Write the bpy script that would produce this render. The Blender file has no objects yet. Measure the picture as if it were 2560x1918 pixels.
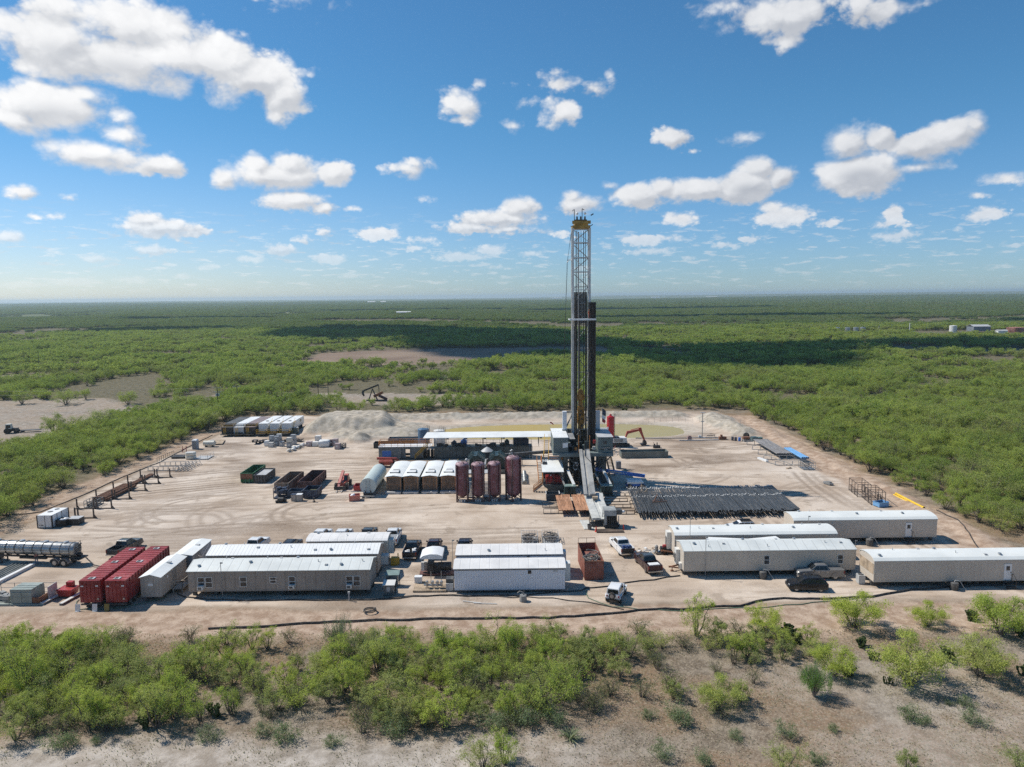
import bpy, bmesh, math, random
import numpy as np
from mathutils import Vector, Matrix
R = math.radians
rng = random.Random(7)
SC = bpy.context.scene
COL = SC.collection

# ------------------------------------------------------------------ camera, light, sky
CAM_H, PITCH, ROLL, FPX = 36.0, R(7.04), R(0.63), 1774.0
cam = bpy.data.cameras.new('camera')
cam.sensor_fit = 'HORIZONTAL'
cam.sensor_width = 36.0
cam.lens = 36.0 * FPX / 2560.0
cam.clip_end = 40000.0
cam.clip_start = 0.5
co = bpy.data.objects.new('camera', cam)
COL.objects.link(co)
co.matrix_world = Matrix.Translation((0, 0, CAM_H)) @ Matrix.Rotation(math.pi / 2 - PITCH, 4, 'X') @ Matrix.Rotation(-ROLL, 4, 'Z')
SC.camera = co

SUN_EL, SUN_AZ = R(51), R(-70)          # azimuth from +Y towards +X
sun_dir = Vector((math.sin(SUN_AZ) * math.cos(SUN_EL), math.cos(SUN_AZ) * math.cos(SUN_EL), math.sin(SUN_EL)))
sl = bpy.data.lights.new('sun', 'SUN')
sl.energy = 4.9
sl.angle = R(0.53)
sl.color = (1.0, 0.95, 0.87)
so = bpy.data.objects.new('sun', sl)
so.rotation_euler = (-sun_dir).to_track_quat('-Z', 'Y').to_euler()
COL.objects.link(so)

SC.view_settings.view_transform = 'Standard'
SC.view_settings.look = 'None'
SC.view_settings.exposure = 0.0
SC.view_settings.gamma = 1.0
SC.view_settings.use_curve_mapping = False
SC.cycles.max_bounces = 5
SC.cycles.diffuse_bounces = 2
SC.cycles.glossy_bounces = 2
SC.cycles.transmission_bounces = 3
SC.cycles.transparent_max_bounces = 6
SC.cycles.volume_bounces = 0
SC.cycles.use_denoising = False
SC.cycles.use_adaptive_sampling = True
SC.cycles.adaptive_threshold = 0.02
SC.cycles.caustics_reflective = False
SC.cycles.caustics_refractive = False


class NT:
    """Small helper to write node trees."""
    def __init__(s, tree):
        s.t = tree; s.n = tree.nodes; s.l = tree.links

    def put(s, sock, v):
        if v is None: return
        if isinstance(v, bpy.types.NodeSocket): s.l.new(v, sock)
        elif isinstance(v, bpy.types.Node): s.l.new(v.outputs[0], sock)
        elif isinstance(v, (tuple, list)) and len(v) == 3 and sock.type == 'RGBA': sock.default_value = (*v, 1)
        else: sock.default_value = v

    def new(s, typ, *ins, **kw):
        n = s.n.new(typ)
        for k, v in kw.items(): setattr(n, k, v)
        for i, v in enumerate(ins): s.put(n.inputs[i], v)
        return n

    def math(s, op, a, b=None, c=None, clamp=False):
        n = s.n.new('ShaderNodeMath'); n.operation = op; n.use_clamp = clamp
        for i, v in enumerate((a, b, c)): s.put(n.inputs[i], v)
        return n.outputs[0]

    def vec(s, op, a, b=None, c=None, out=0):
        n = s.n.new('ShaderNodeVectorMath'); n.operation = op
        for i, v in enumerate((a, b, c)): s.put(n.inputs[i], v)
        return n.outputs['Value'] if op in ('LENGTH', 'DOT_PRODUCT', 'DISTANCE') else n.outputs[0]

    def mix(s, f, a, b, blend='MIX'):
        n = s.n.new('ShaderNodeMix'); n.data_type = 'RGBA'; n.blend_type = blend
        s.put(n.inputs[0], f); s.put(n.inputs[6], a); s.put(n.inputs[7], b)
        return n.outputs[2]

    def noise(s, co, scale, detail=4, rough=.55, dist=0.0, dim='3D'):
        n = s.n.new('ShaderNodeTexNoise'); n.noise_dimensions = dim
        s.put(n.inputs['Vector'], co)
        n.inputs['Scale'].default_value = scale; n.inputs['Detail'].default_value = detail
        n.inputs['Roughness'].default_value = rough; n.inputs['Distortion'].default_value = dist
        return n.outputs[0]

    def step(s, v, lo, hi, smooth=True, a=0.0, b=1.0):
        n = s.n.new('ShaderNodeMapRange'); n.interpolation_type = 'SMOOTHSTEP' if smooth else 'LINEAR'
        s.put(n.inputs[0], v); n.inputs[1].default_value = lo; n.inputs[2].default_value = hi
        n.inputs[3].default_value = a; n.inputs[4].default_value = b
        return n.outputs[0]

    def attr(s, name):
        n = s.n.new('ShaderNodeAttribute'); n.attribute_name = name
        return n.outputs['Fac']


# world: Nishita sky with a field of cumulus laid out by direction (azimuth, elevation in degrees: centre, half sizes)
BIG=[(-31.6,16.57,4.9,2.16),(-26.7,18.11,5.89,2.21),(-27.6,15.85,8.54,2.39),(-23.0,16.38,6.53,2.22),(-19.4,15.57,4.51,2.05),(-17.2,14.68,2.43,1.97),(-17.5,13.32,1.14,1.21),(-15.0,16.01,1.3,0.74),(-30.8,18.62,3.73,1.34),(-31.9,12.61,4.8,1.8),(-33.6,11.5,2.9,1.32),(-29.4,13.44,2.77,1.23),(-27.6,12.27,1.36,1.01),(-29.7,9.78,3.66,1.23),(-27.4,11.13,1.75,1.16),(-25.9,9.36,2.72,0.96),(-31.5,9.95,1.5,0.8),(-17.8,9.02,4.81,1.27),(-19.1,9.66,1.69,1.17),(-16.9,9.9,1.74,1.18),(-13.7,9.38,1.79,1.15),(-16.4,7.34,3.24,0.87),(-14.4,6.8,1.19,0.65),(-21.4,8.72,1.37,1.05),(20.2,19.12,5.2,1.8),(16.6,19.9,2.49,1.21),(24.6,18.99,2.96,1.29),(20.2,17.41,1.74,0.87),(25.6,8.38,3.23,1.61),(24.9,10.18,1.65,1.59),(26.5,10.55,1.24,1.17),(29.0,9.78,2.34,1.28),(31.3,10.41,2.22,1.2),(32.4,10.76,1.53,0.93),(25.9,7.41,2.13,0.87),(28.9,8.37,1.66,0.58)]
MID=[(-16.0,20.86,3.43,0.91),(-12.6,20.88,1.17,0.69),(29.0,18.44,1.61,0.57),(-3.8,14.42,2.23,1.25),(-3.5,13.35,1.86,0.85),(-2.4,15.86,0.99,0.6),(-0.7,15.72,1.55,0.33),(5.3,15.79,2.75,0.76),(6.4,15.37,1.83,0.87),(3.5,16.61,1.17,0.59),(7.8,16.18,0.76,0.67),(3.9,13.78,1.91,1.17),(1.2,14.45,0.93,0.61),(0.5,12.99,0.93,0.57),(12.3,11.74,1.83,0.84),(17.4,11.31,2.02,0.55),(13.8,10.64,1.23,0.34),(10.1,7.54,2.27,1.13),(11.7,8.08,1.26,0.94),(14.6,7.81,3.48,1.05),(17.8,7.93,2.67,1.48),(18.9,9.14,1.81,1.18),(20.3,8.35,1.37,1.17),(5.5,7.07,1.99,0.9),(5.0,7.63,1.12,0.72),(7.7,8.37,0.99,0.42),(-0.8,6.04,3.64,0.85),(0.8,6.85,1.83,1.03),(-3.0,5.42,2.53,0.55),(-0.0,5.27,2.53,0.43),(-8.2,9.79,2.1,0.76),(-7.6,10.29,1.23,0.64),(-25.8,5.07,2.83,0.83),(-26.6,5.54,1.54,0.77),(-33.7,7.06,1.06,0.55),(-31.2,6.92,0.65,0.26),(-34.5,4.18,0.91,0.46),(-29.8,2.88,1.16,0.27),(-26.6,3.52,1.41,0.33),(-17.7,3.67,1.22,0.42),(-16.0,4.34,0.82,0.36),(-14.3,5.11,0.84,0.36),(-20.0,2.94,1.07,0.26),(-14.1,2.97,1.51,0.39),(-10.5,4.9,1.54,0.55),(-7.1,7.55,0.62,0.21),(-6.7,4.38,1.13,0.31),(-7.6,3.77,1.0,0.25),(-3.9,3.13,2.6,0.41),(-1.5,3.58,1.27,0.44),(-1.2,2.29,0.77,0.19),(3.9,4.87,0.76,0.25),(13.3,5.73,1.4,0.6),(10.2,4.16,1.59,0.43),(12.6,4.31,1.44,0.24),(11.0,3.35,1.37,0.18),(20.7,5.63,2.13,0.86),(20.0,6.18,1.16,0.63),(23.7,5.06,0.84,0.25),(18.4,3.98,0.91,0.27),(16.6,3.62,0.93,0.21),(27.8,5.3,0.64,0.76),(27.6,4.72,1.18,0.27),(28.1,3.87,1.41,0.33),(33.2,4.98,1.14,0.52),(34.4,7.13,1.58,0.55),(32.7,6.3,0.8,0.31),(-22.6,2.34,1.04,0.2),(-12.3,6.8,0.6,0.27),(13.9,2.76,0.6,0.18),(31.7,4.06,0.57,0.19),(34.8,2.9,0.53,0.15),(-33.2,5.57,0.33,0.15),(-31.8,5.59,0.46,0.18),(-24.5,1.7,0.58,0.17),(1.7,3.29,0.95,0.19),(-12.5,1.68,0.92,0.15),(-31.0,1.27,2.16,0.33),(-34.2,1.08,1.56,0.24),(-27.8,1.41,1.52,0.25)]
world = bpy.data.worlds.new('World')
SC.world = world
world.use_nodes = True
world.cycles.sampling_method = 'NONE'
w = NT(world.node_tree)
w.n.clear()
sky = w.n.new('ShaderNodeTexSky')
sky.sky_type = 'NISHITA'
sky.sun_disc = False
sky.sun_elevation = SUN_EL
sky.sun_rotation = SUN_AZ
sky.altitude = 50
sky.air_density = 1.0
sky.dust_density = 0.15
sky.ozone_density = 1.6
tc = w.n.new('ShaderNodeTexCoord')
sp = w.new('ShaderNodeSeparateXYZ', tc.outputs['Generated'])
az = w.math('MULTIPLY', w.math('ARCTAN2', sp.outputs[0], sp.outputs[1]), 57.29578)
el = w.math('MULTIPLY', w.math('ARCSINE', sp.outputs[2]), 57.29578)
elc = w.math('MAXIMUM', el, 0.0)
skyc = w.mix(1.0, sky.outputs[0], w.mix(w.step(el, 0.0, 15.0), w.mix(w.step(az, -36, 10), (.82, .94, 1.22), (.54, .78, 1.17)), (.44, .86, 1.10)), 'MULTIPLY')
den = w.math('ADD', elc, 5.0)
# noise domain: stretches towards the horizon like a flat cloud deck
scl = w.math('MULTIPLY_ADD', elc, .062, .10)
bl = w.step(el, 4.0, 10.0)
domc = w.new('ShaderNodeCombineXYZ', w.math('MULTIPLY', az, .30), w.math('MULTIPLY', el, .40), 0.0).outputs[0]
domf = w.new('ShaderNodeCombineXYZ', w.math('MULTIPLY', az, .80), w.math('MULTIPLY', el, 1.20), 5.0).outputs[0]
def fmix(a, b):
    m = w.n.new('ShaderNodeMix'); w.put(m.inputs[0], bl); w.put(m.inputs[2], a); w.put(m.inputs[3], b); return m.outputs[0]
n1 = fmix(w.noise(domf, .9, 8, .62, .2), w.noise(domc, .9, 9, .62, .2))
n2 = fmix(w.noise(domf, .33, 2, .5), w.noise(domc, .33, 2, .5))
def puffs(d):
    v = w.n.new('ShaderNodeTexVoronoi'); v.feature = 'SMOOTH_F1'; w.put(v.inputs['Vector'], w.vec('ADD', d, w.vec('MULTIPLY', w.new('ShaderNodeCombineXYZ', n1, n2, 0.0).outputs[0], (.5, .5, 0))))
    v.inputs['Scale'].default_value = 1.5; v.inputs['Detail'].default_value = 3.0; v.inputs['Roughness'].default_value = .55; v.inputs['Smoothness'].default_value = .25
    return v.outputs['Distance']
puff = w.math('SUBTRACT', .48, fmix(puffs(domf), puffs(domc)))
aw = w.math('MULTIPLY_ADD', w.math('SUBTRACT', n2, .5), w.math('MULTIPLY', scl, 3.0), az)
ew = w.math('MULTIPLY_ADD', w.math('SUBTRACT', n1, .5), w.math('MULTIPLY', scl, .9), el)
ae = w.new('ShaderNodeCombineXYZ', aw, ew, 0.0).outputs[0]
lift = w.new('ShaderNodeCombineXYZ', w.math('ADD', aw, w.math('MULTIPLY', scl, -.5)), w.math('MULTIPLY_ADD', scl, .62, ew), 0.0).outputs[0]


def cloud_field(coord, lst):
    """Signed depth (in degrees) inside a set of ellipses."""
    f = None
    for a, e, ra, re in lst:
        q = w.vec('MULTIPLY_ADD', coord, (1 / ra, 1 / re, 0), (-a / ra, -e / re, 0))
        d = w.math('MULTIPLY', w.math('SUBTRACT', 1.0, w.vec('LENGTH', q)), re)
        f = d if f is None else w.math('SMOOTH_MAX', f, d, 0.10)
    return f


ALLC = BIG + MID
fld = cloud_field(ae, ALLC)
f_up = cloud_field(lift, ALLC[:78])
nn = w.math('ADD', w.math('MULTIPLY', w.math('SUBTRACT', n1, .5), 2.5), w.math('MULTIPLY', puff, .85))
dep = w.math('ADD', w.math('ADD', w.math('DIVIDE', fld, scl), nn), w.step(el, 3.0, 11.0, True, .78, .42))
alpha = w.step(w.math('DIVIDE', dep, w.step(n2, .3, .7, False, .35, 1.5)), -.02, 1.0)
alpha = w.math('MULTIPLY', alpha, w.step(el, 0.3, 6.0, True, .40, .99))
# tiny faint far clouds above the horizon
farn = w.noise(w.new('ShaderNodeCombineXYZ', w.math('MULTIPLY', az, .6), w.math('MULTIPLY', el, 3.0), 3.0).outputs[0], 1.0, 7, .62)
band = w.math('MULTIPLY', w.step(el, 0.15, 1.0), w.step(el, 7.5, 2.5))
alpha = w.math('MAXIMUM', alpha, w.math('MULTIPLY', w.math('MULTIPLY', w.step(farn, .53, .64), band), .6))
rel = w.math('DIVIDE', w.math('SUBTRACT', f_up, fld), scl)
base_ = w.math('MULTIPLY', w.step(w.math('ADD', rel, w.math('MULTIPLY', puff, -.5)), -.25, .75), .62)
core = w.math('MULTIPLY', w.step(w.math('ADD', w.math('DIVIDE', f_up, scl), w.math('MULTIPLY', nn, .6)), .6, 2.2), .66)
grey = w.math('MULTIPLY', w.math('MAXIMUM', base_, core), w.step(el, 1.0, 7.0, True, .55, 1.0))
grey = w.math('ADD', grey, w.math('MULTIPLY', puff, -.28), None, True)
sunside = w.step(az, -38, 30)
ctop = w.mix(sunside, (10.6, 10.6, 10.6), (8.6, 8.75, 9.0))
cbase = w.mix(sunside, (5.6, 5.85, 6.3), (4.3, 4.65, 5.3))
ccol = w.mix(grey, ctop, cbase)
ccol = w.mix(w.step(el, 0.2, 7.0), w.mix(.55, ccol, skyc), ccol)
col = w.mix(alpha, skyc, ccol)
bg = w.new('ShaderNodeBackground', col, 0.098)
w.l.new(bg.outputs[0], w.n.new('ShaderNodeOutputWorld').inputs[0])

# ------------------------------------------------------------------ mesh helpers
class MB:
    """Collects shapes into ONE mesh."""
    def __init__(s):
        s.v = []; s.f = []; s.mi = []; s.k = 0

    def add(s, vs, fs):
        b = len(s.v); s.v += [tuple(p) for p in vs]
        s.f += [tuple(b + i for i in f) for f in fs]; s.mi += [s.k] * len(fs)
        return s

    def box(s, x0, x1, y0, y1, z0, z1):
        v = [(x, y, z) for z in (z0, z1) for y in (y0, y1) for x in (x0, x1)]
        return s.add(v, [(0, 2, 3, 1), (4, 5, 7, 6), (0, 1, 5, 4), (2, 6, 7, 3), (0, 4, 6, 2), (1, 3, 7, 5)])

    def rbox(s, c, size, rz=0, rx=0, ry=0):
        m = Matrix.Rotation(rz, 3, 'Z') @ Matrix.Rotation(ry, 3, 'Y') @ Matrix.Rotation(rx, 3, 'X'); c = Vector(c)
        v = [c + m @ Vector((x * size[0] / 2, y * size[1] / 2, z * size[2] / 2)) for z in (-1, 1) for y in (-1, 1) for x in (-1, 1)]
        return s.add(v, [(0, 2, 3, 1), (4, 5, 7, 6), (0, 1, 5, 4), (2, 6, 7, 3), (0, 4, 6, 2), (1, 3, 7, 5)])

    def frame(s, d):
        d = d.normalized(); u = Vector((0, 0, 1)) if abs(d.z) < .95 else Vector((1, 0, 0))
        a = d.cross(u).normalized(); return a, a.cross(d)

    def bar(s, p, q, w_, h=None):
        p, q = Vector(p), Vector(q); h = h or w_; a, b = s.frame(q - p)
        v = [o + a * (i * w_ / 2) + b * (j * h / 2) for o in (p, q) for i, j in ((-1, -1), (1, -1), (1, 1), (-1, 1))]
        return s.add(v, [(3, 2, 1, 0), (4, 5, 6, 7), (0, 1, 5, 4), (1, 2, 6, 5), (2, 3, 7, 6), (3, 0, 4, 7)])

    def cyl(s, p, q, r, n=14, r2=None, caps=True):
        p, q = Vector(p), Vector(q); r2 = r if r2 is None else r2; a, b = s.frame(q - p)
        cs = [(math.cos(t * 2 * math.pi / n), math.sin(t * 2 * math.pi / n)) for t in range(n)]
        v = [p + (a * c + b * d) * r for c, d in cs] + [q + (a * c + b * d) * r2 for c, d in cs]
        f = [(i, (i + 1) % n, n + (i + 1) % n, n + i) for i in range(n)]
        if caps: f += [tuple(range(n - 1, -1, -1)), tuple(range(n, 2 * n))]
        return s.add(v, f)

    def tube(s, pts, r, n=6):
        pts = [Vector(p) for p in pts]; v = []; f = []
        for i, p in enumerate(pts):
            d = pts[min(i + 1, len(pts) - 1)] - pts[max(i - 1, 0)]
            a, b = s.frame(d); rr = r[i] if isinstance(r, (list, tuple)) else r
            v += [p + (a * math.cos(t * 2 * math.pi / n) + b * math.sin(t * 2 * math.pi / n)) * rr for t in range(n)]
        for i in range(len(pts) - 1):
            f += [(i * n + j, i * n + (j + 1) % n, (i + 1) * n + (j + 1) % n, (i + 1) * n + j) for j in range(n)]
        f += [tuple(range(n - 1, -1, -1)), tuple((len(pts) - 1) * n + j for j in range(n))]
        return s.add(v, f)

    def loft(s, secs, caps=True):
        n = len(secs[0]); v = [p for sec in secs for p in sec]; f = []
        for i in range(len(secs) - 1):
            f += [(i * n + j, i * n + (j + 1) % n, (i + 1) * n + (j + 1) % n, (i + 1) * n + j) for j in range(n)]
        if caps: f += [tuple(range(n - 1, -1, -1)), tuple((len(secs) - 1) * n + j for j in range(n))]
        return s.add(v, f)

    def prism(s, poly, axis, a, b):
        """2D polygon extruded along an axis from a to b ('x': poly is (y, z); 'y': (x, z); 'z': (x, y))."""
        f = {'x': lambda t, p: (t, p[0], p[1]), 'y': lambda t, p: (p[0], t, p[1]), 'z': lambda t, p: (p[0], p[1], t)}[axis]
        return s.loft([[f(a, p) for p in poly], [f(b, p) for p in poly]])

    def lathe(s, c, prof, n=20):
        c = Vector(c)
        return s.loft([[c + Vector((r * math.cos(t * 2 * math.pi / n), r * math.sin(t * 2 * math.pi / n), z)) for t in range(n)] for r, z in prof])

    def wheel(s, c, r, w_, ax='y'):
        d = Vector((0, w_ / 2, 0)) if ax == 'y' else Vector((w_ / 2, 0, 0)); c = Vector(c)
        for t0, t1, r0, r1 in ((-1, -.7, r * .9, r), (-.7, .7, r, r), (.7, 1, r, r * .9)):
            s.cyl(c + d * t0, c + d * t1, r0, 16, r1)
        return s

    def ico(s, c, r, jit=0, sub=1, sz=(1, 1, 1), rnd=rng):
        bm = bmesh.new(); bmesh.ops.create_icosphere(bm, subdivisions=sub, radius=1)
        vs = []
        for v in bm.verts:
            k = r * (1 + rnd.uniform(-jit, jit)); vs.append((c[0] + v.co.x * k * sz[0], c[1] + v.co.y * k * sz[1], c[2] + v.co.z * k * sz[2]))
        s.add(vs, [tuple(v.index for v in f.verts) for f in bm.faces]); bm.free()
        return s

    def rail(s, pts, z0, h=1.05, r=.03, mid=2):
        """Railing along a polyline of (x, y) or (x, y, z)."""
        pts = [(p[0], p[1], p[2] if len(p) > 2 else z0) for p in pts]
        for i in range(len(pts) - 1):
            p, q = Vector(pts[i]), Vector(pts[i + 1]); L = (q - p).length; k = max(1, int(L / 1.4))
            for j in range(k + 1):
                o = p.lerp(q, j / k); s.bar(o, o + Vector((0, 0, h)), r * 1.6)
            for m in range(mid + 1):
                z = Vector((0, 0, h * (1 - m / (mid + .6)))); s.bar(p + z, q + z, r * 1.6)
        return s

    def build(s, name, mat, parent=None, loc=None, rz=0, smooth=35):
        me = bpy.data.meshes.new(name)
        me.from_pydata(s.v, [], s.f)
        mats = mat if isinstance(mat, (list, tuple)) else [mat]
        for m in mats: me.materials.append(m)
        if len(mats) > 1: me.polygons.foreach_set('material_index', s.mi)
        bm = bmesh.new(); bm.from_mesh(me); bmesh.ops.recalc_face_normals(bm, faces=bm.faces); bm.to_mesh(me); bm.free()
        if smooth:
            me.polygons.foreach_set('use_smooth', [True] * len(me.polygons)); me.set_sharp_from_angle(angle=R(smooth))
        o = bpy.data.objects.new(name, me); COL.objects.link(o)
        if parent is not None: o.parent = parent
        if loc is not None: o.location = loc
        if rz: o.rotation_euler.z = rz
        return o


def tag(o, label=None, cat=None, group=None, kind=None):
    if label: o['label'] = label
    if cat: o['category'] = cat
    if group: o['group'] = group
    if kind: o['kind'] = kind
    return o


def thing(name, label, cat, loc=(0, 0, 0), rz=0, group=None):
    o = bpy.data.objects.new(name, None); COL.objects.link(o)
    o.empty_display_size = .2
    o.location = loc; o.rotation_euler = (0, 0, rz)
    return tag(o, label, cat, group)


KIDS = {}


def copy_tree(src, label=None, loc=None, rz=None, group=None, parent=None):
    if not KIDS or src.name not in KIDS:
        KIDS[src.name] = [c for c in COL.objects if c.parent == src]
    c = src.copy(); COL.objects.link(c)
    if parent is not None: c.parent = parent
    if label: c['label'] = label
    if group: c['group'] = group
    if loc is not None: c.location = loc
    if rz is not None: c.rotation_euler = (0, 0, rz)
    for ch in KIDS[src.name]: copy_tree(ch, parent=c)
    return c


def text(name, s, size, mat, parent, loc, rot, depth=.01):
    cu = bpy.data.curves.new(name, 'FONT'); cu.body = s; cu.size = size; cu.extrude = depth; cu.align_x = 'CENTER'; cu.align_y = 'CENTER'
    cu.materials.append(mat)
    to = bpy.data.objects.new(name, cu); COL.objects.link(to); me = bpy.data.meshes.new_from_object(to.evaluated_get(bpy.context.evaluated_depsgraph_get())); bpy.data.objects.remove(to)
    me.materials.clear(); me.materials.append(mat); o = bpy.data.objects.new(name, me); COL.objects.link(o); o.parent = parent; o.location = loc; o.rotation_euler = rot
    return o


# ------------------------------------------------------------------ materials
MATS = {}


def M(key, rgb=None, rough=.6, metal=0.0, var=.18, scale=.8, dust=.25, dustcol=(.42, .35, .27), grooves=None, bump=0.0, streak=0.0):
    """Painted or bare surface with uneven tone, dust and optional grooves (axis, spacing, depth)."""
    if key in MATS: return MATS[key]
    m = bpy.data.materials.new(key); m.use_nodes = True; MATS[key] = m
    t = NT(m.node_tree); t.n.clear()
    tcn = t.n.new('ShaderNodeTexCoord'); oc = tcn.outputs['Object']
    info = t.n.new('ShaderNodeObjectInfo')
    p = t.vec('ADD', oc, t.vec('MULTIPLY', info.outputs['Random'], (37., 53., 11.)))
    na = t.noise(p, scale, 6, .6)
    nb = t.noise(p, scale * 6, 4, .6)
    lo = tuple(c * (1 - var * 1.3) for c in rgb); hi = tuple(min(1, c * (1 + var * .7)) for c in rgb)
    c = t.mix(t.step(na, .3, .7), lo, hi)
    if dust: c = t.mix(t.math('MULTIPLY', t.step(t.math('MULTIPLY', na, nb), .22, .42), dust), c, dustcol)
    if streak:
        stv = t.vec('MULTIPLY', p, (3.0, 3.0, .18))
        c = t.mix(t.math('MULTIPLY', t.step(t.noise(stv, 1.2, 4, .6), .52, .75), streak), c, (.10, .075, .055))
    b = t.n.new('ShaderNodeBsdfPrincipled')
    hgt = None
    if grooves:
        ax, spc, dep = grooves
        s3 = t.new('ShaderNodeSeparateXYZ', oc)
        v = s3.outputs['XYZ'.index(ax)] if ax in 'XYZ' else t.math('ADD', s3.outputs[0], s3.outputs[1])
        fr = t.math('FRACT', t.math('DIVIDE', v, spc))
        tri = t.math('ABSOLUTE', t.math('SUBTRACT', fr, .5))
        g = t.step(tri, .40, .5)
        c = t.mix(t.math('MULTIPLY', g, dep), c, tuple(x * .35 for x in rgb))
        hgt = t.math('MULTIPLY', g, -1.0)
    t.put(b.inputs['Base Color'], c)
    t.put(b.inputs['Roughness'], t.step(nb, .2, .8, False, max(.05, rough - .12), min(1, rough + .12)))
    b.inputs['Metallic'].default_value = metal
    if bump or hgt is not None:
        h = t.math('MULTIPLY', nb, bump)
        if hgt is not None: h = t.math('ADD', h, t.math('MULTIPLY', hgt, .6))
        bp = t.n.new('ShaderNodeBump'); bp.inputs['Strength'].default_value = .5; bp.inputs['Distance'].default_value = .04
        t.put(bp.inputs['Height'], h); t.put(b.inputs['Normal'], bp.outputs[0])
    t.l.new(b.outputs[0], t.n.new('ShaderNodeOutputMaterial').inputs[0])
    return m


def lin(*c):
    return tuple(((x / 255) / 12.92 if x <= 10 else ((x / 255 + .055) / 1.055) ** 2.4) for x in c)


glass = M('dark_glass', (.012, .014, .016), .08, 0, .1, 1, .04)
pane = M('window_pane', (.05, .055, .06), .12, 0, .5, 2, .05)
tyre = M('tyre_rubber', (.018, .018, .018), .85, 0, .2, 3, .45)
rim = M('steel_rim', (.38, .38, .38), .4, .7, .1, 3, .15)
black = M('black_steel', (.02, .02, .021), .55, 0, .3, 1, .2)
dkgrey = M('dark_grey_steel', (.07, .073, .075), .6, 0, .25, .8, .25)
grey = M('grey_steel', (.26, .26, .25), .55, 0, .2, .8, .25)
ltgrey = M('light_grey_steel', (.48, .48, .47), .5, 0, .15, .8, .2)
white = M('white_paint', (.78, .78, .76), .45, 0, .08, .6, .12)
offwhite = M('off_white_paint', (.68, .67, .63), .5, 0, .08, .6, .18)
whiteroof = M('white_roof', (.78, .79, .76), .5, 0, .09, .35, .1)
rust = M('rusty_steel', (.22, .095, .05), .8, 0, .4, 1.2, .15, bump=.3)
yellow = M('yellow_paint', (.62, .36, .03), .5, 0, .2, 1, .2)
orange = M('orange_paint', (.55, .20, .03), .5, 0, .2, 1, .25)
red = M('red_paint', (.36, .028, .028), .45, 0, .2, .6, .12)
blue = M('blue_paint', (.04, .17, .52), .4, 0, .15, .8, .12)
navy = M('navy_paint', (.022, .038, .075), .5, 0, .3, 1, .25)
rigteal = M('grey_green_paint', (.135, .175, .172), .5, 0, .15, .6, .15, grooves=('D', .42, .45))
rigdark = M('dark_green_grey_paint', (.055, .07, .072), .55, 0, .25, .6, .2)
wood = M('weathered_wood', (.42, .32, .22), .8, 0, .3, 1.5, .2, grooves=('X', .22, .5))
woodgrey = M('grey_wood', (.38, .35, .31), .85, 0, .25, 1.5, .2)
hosemat = M('black_hose', (.028, .028, .028), .6, 0, .3, 2, .35)
greenhose = M('green_hose', (.12, .20, .13), .6, 0, .2, 2, .3)
galv = M('galvanised_steel', (.42, .43, .43), .38, .6, .15, 1, .15)
chrome = M('bright_trim', (.6, .6, .6), .2, .9, .1, 2, .1)
lampglass = M('lamp_glass', (.7, .7, .68), .15, 0, .1, 2, .0)
redlamp = M('red_lamp', (.30, .01, .01), .25, 0, .1, 2, .0)
skin = M('skin', (.42, .25, .17), .6, 0, .1, 4, 0)
maroon = M('maroon_paint', (.15, .035, .048), .42, 0, .3, .5, .5, dustcol=(.33, .25, .27), streak=.15)

# ------------------------------------------------------------------ ground sheet (one mesh to the horizon)
def axis(a, b, fine, outs_lo, outs_hi, stepm, lo_end, hi_end):
    core = np.arange(a, b, fine)
    lo = np.arange(outs_lo, a, stepm); hi = np.arange(b, outs_hi, stepm)
    def geo(start, end):
        o = []; p = start; d = stepm * 1.3
        while abs(p - start) < abs(end - start):
            o.append(p); p += d if end > start else -d; d *= 1.16
        return o + [end]
    return np.array(sorted(set([round(float(q), 3) for q in list(lo) + list(core) + list(hi) + geo(outs_lo - stepm, lo_end) + geo(outs_hi, hi_end)])))


gx = axis(-98, 82, .45, -240, 240, 3.0, -16000, 16000)
gy = axis(44, 222, .45, 0, 520, 3.0, -300, 15000)
X, Y = np.meshgrid(gx, gy)
nrs = np.random.RandomState(3)


def vnoise(x, y, scale, seed):
    """Value noise on arrays."""
    x = x / scale + seed * 17.3; y = y / scale - seed * 9.1
    xi = np.floor(x).astype(np.int64); yi = np.floor(y).astype(np.int64); fx = x - xi; fy = y - yi
    fx = fx * fx * (3 - 2 * fx); fy = fy * fy * (3 - 2 * fy)
    def h(i, j):
        k = (i * 374761393 + j * 668265263 + seed * 1442695041) & 0xffffffff
        k = ((k ^ (k >> 13)) * 1274126177) & 0xffffffff
        return ((k ^ (k >> 16)) & 0xffff) / 65535.0
    return (h(xi, yi) * (1 - fx) + h(xi + 1, yi) * fx) * (1 - fy) + (h(xi, yi + 1) * (1 - fx) + h(xi + 1, yi + 1) * fx) * fy


def fbm(x, y, scale, seed, o=4):
    a = 0; amp = .5
    for i in range(o):
        a = a + amp * vnoise(x, y, scale / 2 ** i, seed + i); amp *= .5
    return a / (1 - .5 ** o)


def ss(v, a, b):
    t = np.clip((v - a) / (b - a), 0, 1); return t * t * (3 - 2 * t)


def boxm(x, y, x0, x1, y0, y1, s):
    return ss(x, x0 - s, x0 + s) * ss(-x, -x1 - s, -x1 + s) * ss(y, y0 - s, y0 + s) * ss(-y, -y1 - s, -y1 + s)


def polym(x, y, pts):
    """Inside test for a polygon on arrays."""
    ins = np.zeros(np.shape(x), bool); n = len(pts)
    for i in range(n):
        (xa, ya), (xb, yb) = pts[i], pts[(i + 1) % n]
        if ya == yb: continue
        c = (ya > y) != (yb > y)
        ins ^= c & (x < (xb - xa) * (y - ya) / (yb - ya) + xa)
    return ins


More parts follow.
